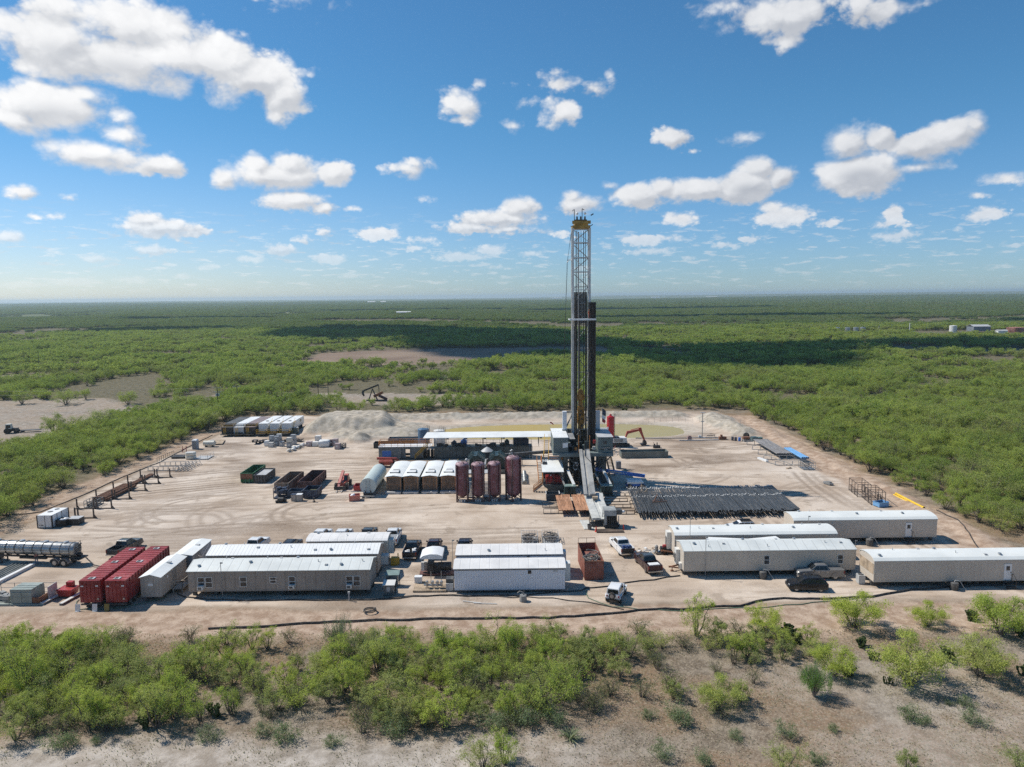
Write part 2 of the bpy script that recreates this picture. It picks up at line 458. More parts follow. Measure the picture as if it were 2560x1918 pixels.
POND = (13.0, 188.0, 29.0, 9.6)
CLEAR_L = [(-215, 222), (-190, 258), (-150, 259), (-131, 243), (-119, 218), (-121, 190), (-131, 173), (-160, 166), (-240, 182)]
CLEAR_B = [(-97, 240), (-88, 268), (-60, 266), (-35, 262), (-14, 262), (-12, 240), (-30, 236), (-50, 240), (-70, 246)]
LAKE = [(-118, 380), (-125, 470), (-45, 497), (66, 494), (62, 402), (40, 398), (24, 425), (-10, 420), (-30, 386), (-60, 378), (-90, 376)]
CLEAR_C = [(-250, 318), (-255, 345), (-205, 350), (-195, 330), (-210, 318)]
CLEAR_D = [(-112, 262), (-108, 282), (-100, 286), (-95, 270)]


def pond_d(x, y):
    qx = np.abs(x - POND[0]) / POND[2]; qy = np.abs(y - POND[1]) / POND[3]
    return (qx ** 2.6 + qy ** 2.6) ** (1 / 2.6)


def height(x, y):
    jx = x + (fbm(x, y, 9, 5, 3) - .5) * 5; jy = y + (fbm(x, y, 9, 9, 3) - .5) * 5
    padm = boxm(x, y, -80, 66, 72, 214, 2)
    h = (fbm(x, y, 26, 2, 4) - .5) * .9 * (1 - padm) + (fbm(x, y, 2.2, 4, 3) - .5) * .10 * (1 - .55 * padm)
    # the spoil heap on the left, flat on top, and the bank behind the pit
    heap = boxm(jx, jy, -55, -32, 187, 204, 3.8) * 3.9
    bank = boxm(jx, y, -56, 50, 204, 210, 3.5) * 1.9
    toe = boxm(jx, jy, -48, -25, 178, 200, 4.5) * 1.3
    right = boxm(jx, jy, 55, 62, 176, 206, 4.0) * (1.5 + 1.2 * fbm(x, y, 6, 13, 3)) * .9
    cone = np.clip(2.3 - np.hypot(x + 39, y - 177) * .62, 0, 2.3)
    b = np.maximum.reduce([heap, bank, toe, right, cone])
    rough_ = ((fbm(x, y, 1.6, 21, 3) - .5) * .8 + (fbm(x, y, 4.5, 23, 3) - .5) * 1.5 * ss(-y, -192, -184)) * ss(b, .15, .9)
    pd = pond_d(x, y)
    pit = -1.2 * ss(-pd, -1.32, -.86)
    h = h + b + rough_ + pit
    # ridges graded up along the edges of the pad
    h = h + .45 * boxm(jx, y, 66.5, 69.5, 70, 200, 1.2) * (.4 + fbm(x, y, 4, 31, 3))
    h = h + .55 * boxm(x, jy, -66, 70, 71.5, 74.0, 1.0) * fbm(x, y, 3, 33, 3)
    # far rolling ground
    r = np.hypot(x, y)
    h = h + ss(r, 2500, 9000) * ((fbm(x, y, 3000, 41, 3) - .42) * 75) + ss(r, 900, 2500) * (fbm(x, y, 700, 43, 2) - .5) * 5
    return h


Z = height(X, Y)
nz = fbm(X, Y, 7, 51, 4)
nz2 = fbm(X, Y, 2.0, 57, 3)
jit = (nz - .5) * 5
A = {}
A['pad'] = np.clip(boxm(X + jit * .6, Y + jit * .6, -79, 62.5, 79.5, 216, 1.0), 0, 1)
A['strip'] = np.clip(np.maximum(boxm(X + jit, Y + jit * .5, -66, 72, 71, 79, 1.2), boxm(X + jit, Y + jit, 60.5, 71, 72, 208, 1.2)), 0, 1)
A['strip'] = np.maximum(A['strip'], .8 * boxm(X + jit * .5, Y, -86, -80, 90, 212, 1.0))
A['strip'] = np.maximum(A['strip'], .8 * boxm(X + jit, Y + jit, -62, -48, 184, 206, 2.0))
bare = .75 * ss(-(Y + jit * 1.3), -57, -53) * ss(-X + jit * 2, -16, 4) + .08 * ss(-(Y + jit * 1.2), -68, -58)
bare = np.maximum(bare, .42 * ss(X + jit * 2, 18, 30) * ss(-Y, -74, -62) * ss(nz, .4, .6))
clr = np.zeros_like(X)
for P_ in (CLEAR_L, CLEAR_B, CLEAR_C, CLEAR_D): clr = np.maximum(clr, polym(X + jit, Y + jit, P_) * 1.0)
A['bare'] = np.clip(np.maximum(bare, clr * .42), 0, 1)
A['wood'] = ss(np.maximum(np.abs(X + jit) - 84, (Y + jit) - 219), 0, 8) * (1 - clr)
A['lake'] = polym(X + jit * .5, Y + jit * .5, LAKE) * 1.0
pd = pond_d(X, Y)
A['spoil'] = np.clip(np.maximum(ss(Z, .25, .9) * boxm(X, Y, -62, 66, 168, 222, 2), ss(-pd, -1.5, -1.05)), 0, 1)
A['salt'] = np.clip(ss(-(pd + (nz - .5) * .12), -1.13, -1.0) * ss(-Y, -181.5, -178), 0, 1)
A['far'] = ss(np.hypot(X, Y), 900, 2600)
# tyre tracks: pairs of ruts along arcs on the pad
trk = np.zeros_like(X)
tr = random.Random(11)
arcs = []
def arc(cx, cy, r, a0, a1, s=1.0, gauge=1.9):
    arcs.append((cx, cy, r, a0, a1, s)); arcs.append((cx, cy, r + gauge, a0, a1, s))
for i in range(15):
    arc(-10 + tr.uniform(-14, 14), 10 + tr.uniform(-22, 16), 128 + tr.uniform(-14, 12), 92 + tr.uniform(0, 8), 122 + tr.uniform(-12, 6), tr.uniform(.35, .9))
for i in range(10):
    arc(-42 + tr.uniform(-14, 12), 112 + tr.uniform(-8, 8), tr.uniform(4, 15), tr.uniform(0, 360), tr.uniform(0, 360), tr.uniform(.4, .8))
for i in range(12):
    arc(40 + tr.uniform(-13, 14), 143 + tr.uniform(-16, 22), tr.uniform(4, 12), tr.uniform(0, 200), tr.uniform(160, 360), tr.uniform(.45, .95))
for i in range(9):
    arc(55 + tr.uniform(-10, 10), 108 + tr.uniform(-10, 14), tr.uniform(6, 22), tr.uniform(60, 120), tr.uniform(150, 260), tr.uniform(.3, .7))
for i in range(8):
    arc(30 + tr.uniform(-20, 10), 300 + tr.uniform(-10, 20), 150 + tr.uniform(-18, 6), tr.uniform(262, 272), tr.uniform(280, 290), tr.uniform(.35, .8))
for i in range(12):
    arc(-20 + tr.uniform(-50, 40), 400, 292 + tr.uniform(-2, 9), tr.uniform(256, 268), tr.uniform(272, 284), tr.uniform(.3, .7))
for i in range(9):
    arc(-50 + tr.uniform(-20, 60), -300, 376 + tr.uniform(-3, 3), tr.uniform(80, 90), tr.uniform(92, 100), tr.uniform(.4, .9))
for i in range(10):
    arc(240 + tr.uniform(-8, 8), 120, 172 + tr.uniform(-4, 4), tr.uniform(150, 178), tr.uniform(182, 206), tr.uniform(.4, .8))
wob = (fbm(X, Y, 12, 61, 2) - .5) * 1.6
brk = ss(fbm(X, Y, 9, 67, 3), .30, .55)
for cx, cy, r, a0, a1, s in arcs:
    d = np.abs(np.hypot(X - cx, Y - cy) + wob - r)
    an = np.degrees(np.arctan2(Y - cy, X - cx)) % 360
    lo, hi = min(a0, a1), max(a0, a1)
    trk = np.maximum(trk, s * (1 - ss(d, .18, .62)) * ((an > lo) & (an < hi)) * brk)
scuff = ss(fbm(X * .55, Y * 1.25, 9, 71, 4), .56, .74) * .75 + ss(fbm(X * .5 + Y * .2, Y * 1.6, 3.2, 73, 3), .60, .75) * .45
A['track'] = np.clip(np.maximum(trk, scuff) * np.maximum(A['pad'], A['strip'] * .6), 0, 1)
Z = Z - .05 * A['track']
nxv, nyv = len(gx), len(gy)
verts = np.stack([X, Y, Z], -1).reshape(-1, 3).astype(np.float32)
idx = np.arange(nxv * nyv).reshape(nyv, nxv)
quads = np.stack([idx[:-1, :-1], idx[:-1, 1:], idx[1:, 1:], idx[1:, :-1]], -1).reshape(-1, 4).astype(np.int32)
gm = bpy.data.meshes.new('ground')
gm.vertices.add(len(verts)); gm.vertices.foreach_set('co', verts.ravel())
gm.loops.add(quads.size); gm.loops.foreach_set('vertex_index', quads.ravel())
gm.polygons.add(len(quads)); gm.polygons.foreach_set('loop_start', np.arange(0, quads.size, 4, dtype=np.int32))
gm.polygons.foreach_set('use_smooth', np.ones(len(quads), bool))
gm.update()
for k, a in A.items():
    at = gm.attributes.new(k, 'FLOAT', 'POINT'); at.data.foreach_set('value', a.reshape(-1).astype(np.float32))
gmat = bpy.data.materials.new('ground_soil'); gmat.use_nodes = True
g = NT(gmat.node_tree); g.n.clear()
pos = g.n.new('ShaderNodeNewGeometry').outputs['Position']
N1 = g.noise(pos, .09, 6, .6); N2 = g.noise(pos, .6, 6, .65); N3 = g.noise(pos, 3.2, 5, .65); N4 = g.noise(pos, .022, 5, .6)
# scrub floor: dry litter, tan soil, some grass
c = g.mix(g.step(N2, .36, .62), (.135, .105, .075), (.245, .20, .15))
c = g.mix(g.math('MULTIPLY', g.step(N1, .42, .58), .75), c, (.25, .155, .09))
c = g.mix(g.math('MULTIPLY', g.step(g.math('MULTIPLY', N1, N3), .27, .36), .55), c, (.125, .125, .06))
lit = g.noise(pos, 5.5, 6, .72); lit2 = g.noise(g.vec('MULTIPLY', pos, (1.6, 1.0, 1)), 2.1, 5, .7)
c = g.mix(g.math('MULTIPLY', g.step(lit, .50, .60), .75), c, (.36, .295, .215))
c = g.mix(g.math('MULTIPLY', g.step(lit2, .50, .64), .6), c, (.095, .072, .05))
c = g.mix(g.attr('wood'), c, g.mix(g.step(N2, .4, .6), (.10, .088, .05), (.17, .145, .09)))
c = g.mix(g.math('MULTIPLY', g.attr('bare'), g.step(lit, .28, .52, True, .45, 1.0)), c, g.mix(g.step(N2, .35, .65), (.33, .285, .235), (.53, .475, .415)))
strip = g.mix(g.step(N2, .34, .66), (.31, .215, .15), (.50, .385, .29))
strip = g.mix(g.math('MULTIPLY', g.step(N3, .52, .66), .5), strip, (.25, .155, .105))
c = g.mix(g.attr('strip'), c, strip)
pad = g.mix(g.step(N1, .34, .68), (.46, .365, .28), (.63, .53, .43))
pad = g.mix(g.math('MULTIPLY', g.step(N2, .50, .72), .35), pad, (.34, .265, .195))
pad = g.mix(g.math('MULTIPLY', g.step(N4, .5, .62), .35), pad, (.60, .535, .47))
pst = g.noise(g.vec('MULTIPLY', pos, (.05, .55, 1)), 1.0, 6, .62, 1.2)
pad = g.mix(g.math('MULTIPLY', g.step(pst, .50, .66), .55), pad, (.33, .25, .18))
pad = g.mix(g.math('MULTIPLY', g.step(g.noise(pos, .23, 5, .6), .60, .66), .5), pad, (.27, .21, .155))
pad = g.mix(g.math('MULTIPLY', g.attr('track'), g.step(N3, .2, .75, True, .45, .95)), pad, (.165, .115, .078))
c = g.mix(g.attr('pad'), c, pad)
spo = g.mix(g.step(N2, .33, .67), (.30, .262, .205), (.50, .44, .36))
spo = g.mix(g.math('MULTIPLY', g.step(N1, .5, .6), .5), spo, (.36, .335, .285))
c = g.mix(g.attr('spoil'), c, spo)
c = g.mix(g.attr('salt'), c, (.66, .63, .57))
c = g.mix(g.attr('lake'), c, g.mix(g.step(N4, .35, .65), (.19, .135, .10), (.27, .20, .145)))
# far country: canopy tone seen as a whole
fard = g.vec('MULTIPLY', pos, (.0022, .0045, 0))
F1 = g.noise(fard, 1.0, 7, .62); F2 = g.noise(fard, 5.0, 5, .6)
fc = g.mix(g.step(F1, .36, .62), (.075, .10, .04), (.14, .165, .065))
fc = g.mix(g.math('MULTIPLY', g.step(F2, .52, .66), .55), fc, (.17, .17, .085))
fc = g.mix(g.step(F2, .70, .76), fc, (.30, .26, .20))
c = g.mix(g.attr('far'), c, fc)
hf = g.math('ADD', g.math('MULTIPLY', N3, .6), g.math('MULTIPLY', g.noise(pos, 11, 3, .6), .4))
bm_ = g.n.new('ShaderNodeBump'); bm_.inputs['Strength'].default_value = .55; bm_.inputs['Distance'].default_value = .16
g.put(bm_.inputs['Height'], hf)
gb = g.n.new('ShaderNodeBsdfPrincipled'); g.put(gb.inputs['Base Color'], c); gb.inputs['Roughness'].default_value = .95
gb.inputs['Specular IOR Level'].default_value = .15
g.put(gb.inputs['Normal'], bm_.outputs[0])
g.l.new(gb.outputs[0], g.n.new('ShaderNodeOutputMaterial').inputs[0])
gm.materials.append(gmat)
ground = bpy.data.objects.new('ground', gm); COL.objects.link(ground)
tag(ground, 'pale caliche drilling pad and sandy scrub ground reaching to the horizon', 'ground', kind='structure')


def hz(x, y):
    return float(height(np.array([[float(x)]]), np.array([[float(y)]]))[0, 0])


# pit water
pw = bpy.data.materials.new('pit_water'); pw.use_nodes = True
t = NT(pw.node_tree); t.n.clear()
pp = t.n.new('ShaderNodeNewGeometry').outputs['Position']
pn = t.noise(t.vec('MULTIPLY', pp, (.06, .16, 1)), 1.0, 5, .6)
pxs = t.new('ShaderNodeSeparateXYZ', pp)
pc = t.mix(t.step(t.math('ADD', pxs.outputs[0], t.math('MULTIPLY', pn, 14)), 10, 34), (.42, .31, .09), (.34, .285, .135))
pc = t.mix(t.step(pn, .35, .7), pc, t.mix(.5, pc, (.40, .33, .13)))
pb = t.n.new('ShaderNodeBsdfPrincipled'); t.put(pb.inputs['Base Color'], pc); pb.inputs['Roughness'].default_value = .4
pb.inputs['Specular IOR Level'].default_value = .18
bp = t.n.new('ShaderNodeBump'); bp.inputs['Strength'].default_value = .08; bp.inputs['Distance'].default_value = .05
t.put(bp.inputs['Height'], t.noise(t.vec('MULTIPLY', pp, (.5, 1.2, 1)), 1.6, 3, .5)); t.put(pb.inputs['Normal'], bp.outputs[0])
t.l.new(pb.outputs[0], t.n.new('ShaderNodeOutputMaterial').inputs[0])
n = 72
m_ = MB()
def se(a): return math.copysign(abs(math.cos(a)) ** (2 / 2.6), math.cos(a)), math.copysign(abs(math.sin(a)) ** (2 / 2.6), math.sin(a))
ring = [(POND[0] + POND[2] * 1.16 * se(i * 2 * math.pi / n)[0], POND[1] + POND[3] * 1.2 * se(i * 2 * math.pi / n)[1], -.42) for i in range(n)]
m_.add(ring, [tuple(range(n))])
tag(m_.build('pit_water', pw, smooth=0), 'yellow green mud water lying in the reserve pit', 'pond', kind='structure')

# ------------------------------------------------------------------ vehicles (local +X is forward, origin on the ground under the middle)
def ring_sec(x, w0, w1, z0, z1, zb=None):
    """Body section at x: lower half width w0, upper half width w1, with a bulge at the belt."""
    zb = z0 + (z1 - z0) * .45 if zb is None else zb; wm = max(w0, w1) + .03
    return [(x, -w0, z0), (x, -wm, zb), (x, -w1, z1 - .06), (x, -w1 + .08, z1), (x, w1 - .08, z1), (x, w1, z1 - .06), (x, wm, zb), (x, w0, z0)]


def wheel_set(t, xs, y, r, w_, rimmat=None):
    for x in xs:
        for s in (-1, 1):
            wh = MB().wheel((0, 0, 0), r, w_).build('wheel', tyre, t, (x, s * y, r))
            q = s * w_ / 2
            b = MB().cyl((0, q * .75, 0), (0, q * 1.04, 0), r * .62, 14)
            for k in range(6):
                a = k * math.pi / 3
                b.bar((0, q * 1.06, 0), (math.cos(a) * r * .58, q * 1.06, math.sin(a) * r * .58), .05, .05)
            b.build('rim', rimmat or rim, wh)


def carpaint(key, rgb, metal=0.0):
    return M(key, rgb, .22, metal, .05, 1, .08)


def pickup(label, paint, loc, rz, roof=None, load=None, cover=False, rear=None):
    t = thing('pickup_truck', label, 'pickup truck', loc, rz, 'pickup trucks parked on the pad')
    b = MB()
    # front end and lower cab, lofted along x
    b.loft([ring_sec(2.92, .86, .82, .42, .98), ring_sec(2.75, .93, .88, .38, 1.12), ring_sec(2.2, .96, .92, .36, 1.17), ring_sec(1.45, .97, .94, .34, 1.22),
            ring_sec(1.25, .97, .95, .34, 1.26), ring_sec(-.95, .97, .95, .34, 1.28)])
    # bed
    b.box(-2.80, -.95, -.97, -.86, .45, 1.30); b.box(-2.80, -.95, .86, .97, .45, 1.30)
    b.box(-2.80, -.95, -.86, .86, .62, .74); b.box(-1.03, -.953, -.86, .86, .74, 1.26)
    for s in (-1, 1):
        for x in (1.92, -1.72): b.prism([(x + .55 * math.cos(a), .42 + .55 * math.sin(a)) for a in [math.pi * k / 8 for k in range(9)]], 'y', s * .90, s * 1.015)
    b.build('body', paint, t)
    c = MB().loft([[(1.35, -.86, 1.24), (-.90, -.88, 1.26), (-.90, .88, 1.26), (1.35, .86, 1.24)], [(.62, -.72, 1.80), (-.72, -.73, 1.82), (-.72, .73, 1.82), (.62, .72, 1.80)],
                   [(.45, -.62, 1.88), (-.62, -.63, 1.89), (-.62, .63, 1.89), (.45, .62, 1.88)]])
    cabin = c.build('cabin', roof or paint, t)
    def pn(name, pts, off):
        o = Vector(off); MB().add([Vector(p) + o for p in pts] + [Vector(p) + o * .2 for p in pts], [(0, 1, 2, 3), (7, 6, 5, 4), (0, 4, 5, 1), (1, 5, 6, 2), (2, 6, 7, 3), (3, 7, 4, 0)]).build(name, glass, cabin)
    pn('windshield', [(1.26, -.76, 1.30), (1.26, .76, 1.30), (.68, .65, 1.76), (.68, -.65, 1.76)], (.02, 0, .02))
    pn('rear_window', [(-.88, -.76, 1.32), (-.88, .76, 1.32), (-.74, .65, 1.76), (-.74, -.65, 1.76)], (-.025, 0, .01))
    for s in (-1, 1):
        pn('side_window', [(1.05, s * .87, 1.29), (.25, s * .875, 1.29), (.25, s * .75, 1.75), (.55, s * .745, 1.75)], (0, s * .02, .005))
        pn('side_window', [(.17, s * .875, 1.29), (-.78, s * .885, 1.30), (-.68, s * .755, 1.75), (.17, s * .75, 1.75)], (0, s * .02, .005))
        MB().rbox((1.0, s * 1.08, 1.30), (.14, .22, .18)).build('mirror', black, t)
        MB().box(2.74, 2.93, s * .58 - .2, s * .58 + .2, .80, .97).build('headlight', lampglass, t)
        MB().box(-2.86, -2.70, s * .905 - .065, s * .905 + .065, .85, 1.22).build('tail_light', redlamp, t)
        for x0, x1 in ((.22, 1.2), (-.85, .19)):
            d = MB().box(x0, x1, s * .975, s * 1.004, .5, 1.2).build('door', paint, t)
            MB().box(x0 + .08, x0 + .24, s * 1.005, s * 1.03, 1.05, 1.10).build('door_handle', chrome, d)
    MB().box(-2.87, -2.80, -.84, .84, .62, 1.28).build('tailgate', rear or paint, t)
    MB().box(-2.98, -2.86, -.95, .95, .45, .62).build('rear_bumper', chrome, t)
    MB().box(2.86, 3.02, -.93, .93, .40, .60).build('front_bumper', chrome, t)
    MB().box(2.90, 2.95, -.42, .42, .64, .98).build('grille', black, t)
    wheel_set(t, (1.92, -1.72), .84, .40, .28)
    if cover: MB().prism([(-.86, 1.29), (0, 1.335), (.86, 1.29), (.86, 1.27), (-.86, 1.27)], 'x', -2.78, -1.0).build('bed_cover', cover, t)
    return t


def suv(label, paint, loc, rz, cat='car', rack=False, name='parked_suv', group=None):
    t = thing(name, label, cat, loc, rz, group)
    b = MB().loft([ring_sec(2.36, .72, .70, .40, .72), ring_sec(2.22, .86, .80, .30, .88), ring_sec(1.6, .92, .86, .28, 1.0), ring_sec(1.05, .93, .89, .28, 1.06),
                   ring_sec(-1.5, .93, .89, .28, 1.12), ring_sec(-2.2, .88, .84, .32, 1.10), ring_sec(-2.34, .78, .76, .40, 1.0)])
    for s in (-1, 1):
        for x in (1.42, -1.40): b.prism([(x + .46 * math.cos(a), .36 + .46 * math.sin(a)) for a in [math.pi * k / 8 for k in range(9)]], 'y', s * .87, s * .975)
    b.build('body', paint, t)
    c = MB().loft([[(1.15, -.80, 1.03), (-2.18, -.80, 1.08), (-2.18, .80, 1.08), (1.15, .80, 1.03)], [(.35, -.66, 1.54), (-1.72, -.66, 1.56), (-1.72, .66, 1.56), (.35, .66, 1.54)],
                   [(.1, -.55, 1.62), (-1.5, -.55, 1.64), (-1.5, .55, 1.64), (.1, .55, 1.62)]])
    cabin = c.build('cabin', paint, t)
    def pn(name, pts, off):
        o = Vector(off); MB().add([Vector(p) + o for p in pts] + [Vector(p) + o * .2 for p in pts], [(0, 1, 2, 3), (7, 6, 5, 4), (0, 4, 5, 1), (1, 5, 6, 2), (2, 6, 7, 3), (3, 7, 4, 0)]).build(name, glass, cabin)
    pn('windshield', [(1.05, -.72, 1.08), (1.05, .72, 1.08), (.42, .61, 1.50), (.42, -.61, 1.50)], (.025, 0, .025))
    pn('rear_window', [(-2.10, -.70, 1.14), (-2.10, .70, 1.14), (-1.76, .60, 1.52), (-1.76, -.60, 1.52)], (-.03, 0, .02))
    for s in (-1, 1):
        for x0, x1, u0, u1 in ((.85, -.28, .30, -.28), (-.36, -1.25, -.36, -1.2), (-1.33, -1.98, -1.28, -1.66)):
            pn('side_window', [(x0, s * .80, 1.10), (x1, s * .80, 1.12), (u1, s * .685, 1.50), (u0, s * .685, 1.50)], (0, s * .022, .008))
        MB().rbox((.9, s * .97, 1.10), (.14, .18, .13)).build('mirror', paint, t)
        MB().rbox((2.18, s * .62, .80), (.22, .30, .12)).build('headlight', lampglass, t)
        MB().rbox((-2.28, s * .66, .95), (.12, .28, .14)).build('tail_light', redlamp, t)
        r = MB().bar((.05, s * .56, 1.68), (-1.5, s * .56, 1.70), .04)
        for x in (.05, -.7, -1.5): r.bar((x, s * .56, 1.60), (x, s * .56, 1.69), .04)
        r.build('roof_rail', black, t)
    MB().box(.0, -1.2, -.42, .42, 1.63, 1.652).build('sunroof', glass, t)
    MB().box(2.30, 2.40, -.5, .5, .42, .62).build('grille', black, t)
    wheel_set(t, (1.42, -1.40), .80, .36, .24)
    if rack:
        k = MB()
        for x in (.1, -1.5): k.bar((x, -.6, 1.75), (x, .6, 1.75), .05)
        for y in [-.6 + .2 * i for i in range(7)]: k.bar((.1, y, 1.78), (-1.5, y, 1.78), .05)
        k.build('roof_rack', black, t)
    return t


def jeep(label, paint, loc, rz):
    t = thing('off_road_jeep', label, 'jeep', loc, rz)
    b = MB().loft([ring_sec(2.05, .62, .60, .55, 1.05), ring_sec(1.95, .64, .62, .50, 1.10), ring_sec(.75, .78, .72, .48, 1.17)])
    b.loft([ring_sec(.75, .80, .80, .48, 1.17), ring_sec(-1.85, .80, .80, .48, 1.17), ring_sec(-1.90, .74, .76, .55, 1.10)])
    for s in (-1, 1):
        b.prism([(2.0, .78), (1.95, .95), (1.15, 1.0), (.85, .70), (.95, .66), (1.2, .90), (1.9, .86)], 'y', s * .60, s * .95)
        b.prism([(-.72, .72), (-.9, .97), (-1.75, .97), (-1.9, .72), (-1.8, .70), (-1.68, .88), (-.98, .88), (-.82, .68)], 'y', s * .78, s * .95)
    b.build('body', paint, t)
    top = MB().loft([[(.62, -.76, 1.17), (-1.86, -.78, 1.17), (-1.86, .78, 1.17), (.62, .76, 1.17)], [(.30, -.68, 1.78), (-1.76, -.70, 1.80), (-1.76, .70, 1.80), (.30, .68, 1.78)],
                     [(.15, -.60, 1.85), (-1.62, -.62, 1.86), (-1.62, .62, 1.86), (.15, .60, 1.85)]]).build('hard_top', paint, t)
    def pn(name, pts, off):
        o = Vector(off); MB().add([Vector(p) + o for p in pts] + [Vector(p) + o * .2 for p in pts], [(0, 1, 2, 3), (7, 6, 5, 4), (0, 4, 5, 1), (1, 5, 6, 2), (2, 6, 7, 3), (3, 7, 4, 0)]).build(name, glass, top)
    pn('windshield', [(.60, -.66, 1.22), (.60, .66, 1.22), (.34, .60, 1.72), (.34, -.60, 1.72)], (.02, 0, .01))
    pn('rear_window', [(-1.86, -.64, 1.26), (-1.86, .64, 1.26), (-1.78, .58, 1.70), (-1.78, -.58, 1.70)], (-.02, 0, .01))
    for s in (-1, 1):
        for a, c in ((.40, -.45), (-.55, -1.6)): pn('side_window', [(a, s * .77, 1.23), (c, s * .775, 1.23), (c, s * .71, 1.70), (a - .08, s * .705, 1.70)], (0, s * .02, .004))
        MB().rbox((.55, s * .93, 1.28), (.1, .18, .18)).build('mirror', black, t)
        MB().box(-1.95, -1.88, s * .70 - .08, s * .70 + .08, .85, 1.05).build('tail_light', redlamp, t)
        MB().cyl((2.02, s * .45, .90), (2.10, s * .45, .90), .10, 12).build('headlight', lampglass, t)
    MB().box(-2.02, -1.90, -.78, .78, .48, .62).build('rear_bumper', black, t)
    MB().box(2.05, 2.2, -.75, .75, .52, .66).build('front_bumper', black, t)
    sp = MB().wheel((0, 0, 0), .40, .26, 'x').build('spare_wheel', tyre, t, (-2.06, .05, 1.05))
    MB().cyl((-.10, 0, 0), (-.16, 0, 0), .24, 14).build('rim', rim, sp)
    wheel_set(t, (1.35, -1.30), .80, .42, .28)
    return t


pw_ = carpaint('white_car_paint', (.72, .72, .71)); pk = carpaint('black_car_paint', (.012, .012, .014)); pg = carpaint('graphite_car_paint', (.06, .065, .07), .4)
ps = carpaint('silver_car_paint', (.20, .20, .20), .3); pm = carpaint('maroon_car_paint', (.045, .018, .024), .3); pn_ = carpaint('navy_car_paint', (.03, .04, .065), .3)
PI = math.pi
N_ = PI / 2
pickup('dark grey pickup parked behind the two red tanks', pg, (-56.0, 98.7, 0), N_ - .10)
pickup('white pickup behind the tan roof, alone at the left end of the row', pw_, (-37.2, 98.6, 0), N_ - .12)
suv('dark navy car parked next to the lone white pickup', pn_, (-32.0, 98.6, 0), N_ - .08, name='parked_car')
pickup('white pickup nearest the left end of the cream roof', pw_, (-28.7, 102.0, 0), N_ - .10)
pickup('white pickup parked between another white pickup and a grey one', pw_, (-25.5, 101.9, 0), N_ - .06)
pickup('charcoal pickup between two white ones behind the cream roof', pg, (-21.7, 102.4, 0), N_)
pickup('white pickup showing its whole side at the cream trailer end', pw_, (-17.95, 102.0, 0), N_ + .01)
pk1 = pickup('black pickup with white cargo in its open bed', pk, (-14.3, 96.5, 0), N_ - .02)
pickup('maroon pickup parked behind the white generator canopy', pm, (-11.3, 97.0, 0), N_ + .03)
pickup('slate blue pickup half hidden behind the white site building', pn_, (-7.0, 97.0, 0), N_)
pickup('white pickup with blue drums in its bed and a black tailgate', pw_, (15.25, 97.0, 0), N_ + .17, rear=black)
pickup('dark maroon pickup with white tonneau plate, right of the rusty container', pm, (17.75, 90.6, 0), N_ + .17, roof=pg)
pickup('silver grey pickup with covered bed beside the black car', ps, (38.8, 86.7, 0), PI - .03, cover=ps)
suv('glossy black crossover parked nose left before the silver pickup', pk, (35.75, 83.05, 0), PI - .10)
suv('white car with black roof rack behind the bow roofed trailer', pw_, (34.6, 104.6, 0), PI, rack=True, name='parked_car')
jeep('white hard top jeep with rear spare wheel near the front edge', pw_, (12.2, 81.2, 0), N_ - .36)
# loads in the beds (they rest on the trucks)
for x, y, s in ((-14.75, 94.6, (.7, .5, .4)), (-13.85, 94.9, (.5, .9, .5))):
    o = MB().rbox((0, 0, s[2] / 2), s, .2).rbox((.12, .1, s[2] + .06), (s[0] * .6, s[1] * .5, .12), -.3).build('cargo_box', white, None, (x, y, .745))
    tag(o, 'white box in the left corner of the black pickup bed' if x < -14 else 'taller white box on the right of the black pickup bed', 'box')
for i, (x, y) in enumerate(((15.3, 95.3), (15.75, 95.2), (16.15, 95.3))):
    tag(MB().lathe((0, 0, 0), [(.2, 0), (.22, .03), (.22, .28), (.235, .3), (.22, .32), (.22, .6), (.2, .62), (.06, .62), (.06, .65), (.0, .65)], 14).build('drum', M('drum_blue', (.02, .07, .22), .45), None, (x, y, .745)),
        'blue drum riding in the white pickup bed', 'drum', 'blue drums in the white pickup')
tag(MB().rbox((0, 0, .03), (1.4, .9, .05)).box(-.7, .7, -.45, -.40, .05, .10).build('white_plate', white, None, (18.1, 88.3, 1.33), .17), 'white board lying across the maroon pickup tail', 'board')


# ------------------------------------------------------------------ trailers and site buildings
ROOFS = {}


def window_unit(t, x, y, z0, z1, w_, ac=False, mats=offwhite):
    f = MB()
    f.box(x - w_ / 2, x + w_ / 2, y - .04, y, z0, z0 + .06); f.box(x - w_ / 2, x + w_ / 2, y - .04, y, z1 - .06, z1)
    for q in (x - w_ / 2, x + w_ / 2 - .06): f.box(q, q + .06, y - .04, y, z0 + .06, z1 - .06)
    f.box(x - w_ / 2 + .06, x + w_ / 2 - .06, y - .035, y, (z0 + z1) / 2 - .03, (z0 + z1) / 2 + .03)
    o = f.build('window', mats, t, smooth=0)
    MB().box(x - w_ / 2 + .06, x + w_ / 2 - .06, y - .015, y - .002, z0 + .06, z1 - .06).build('pane', pane, o, smooth=0)
    if ac:
        MB().box(x - .33, x + .33, y - .5, y - .045, z0 - .12, z0 + .34).build('air_conditioner', offwhite, o, smooth=0)
        MB().box(x - .22, x + .18, y - .52, y - .501, z0 - .05, z0 + .22).build('air_grille', dkgrey, o, smooth=0)


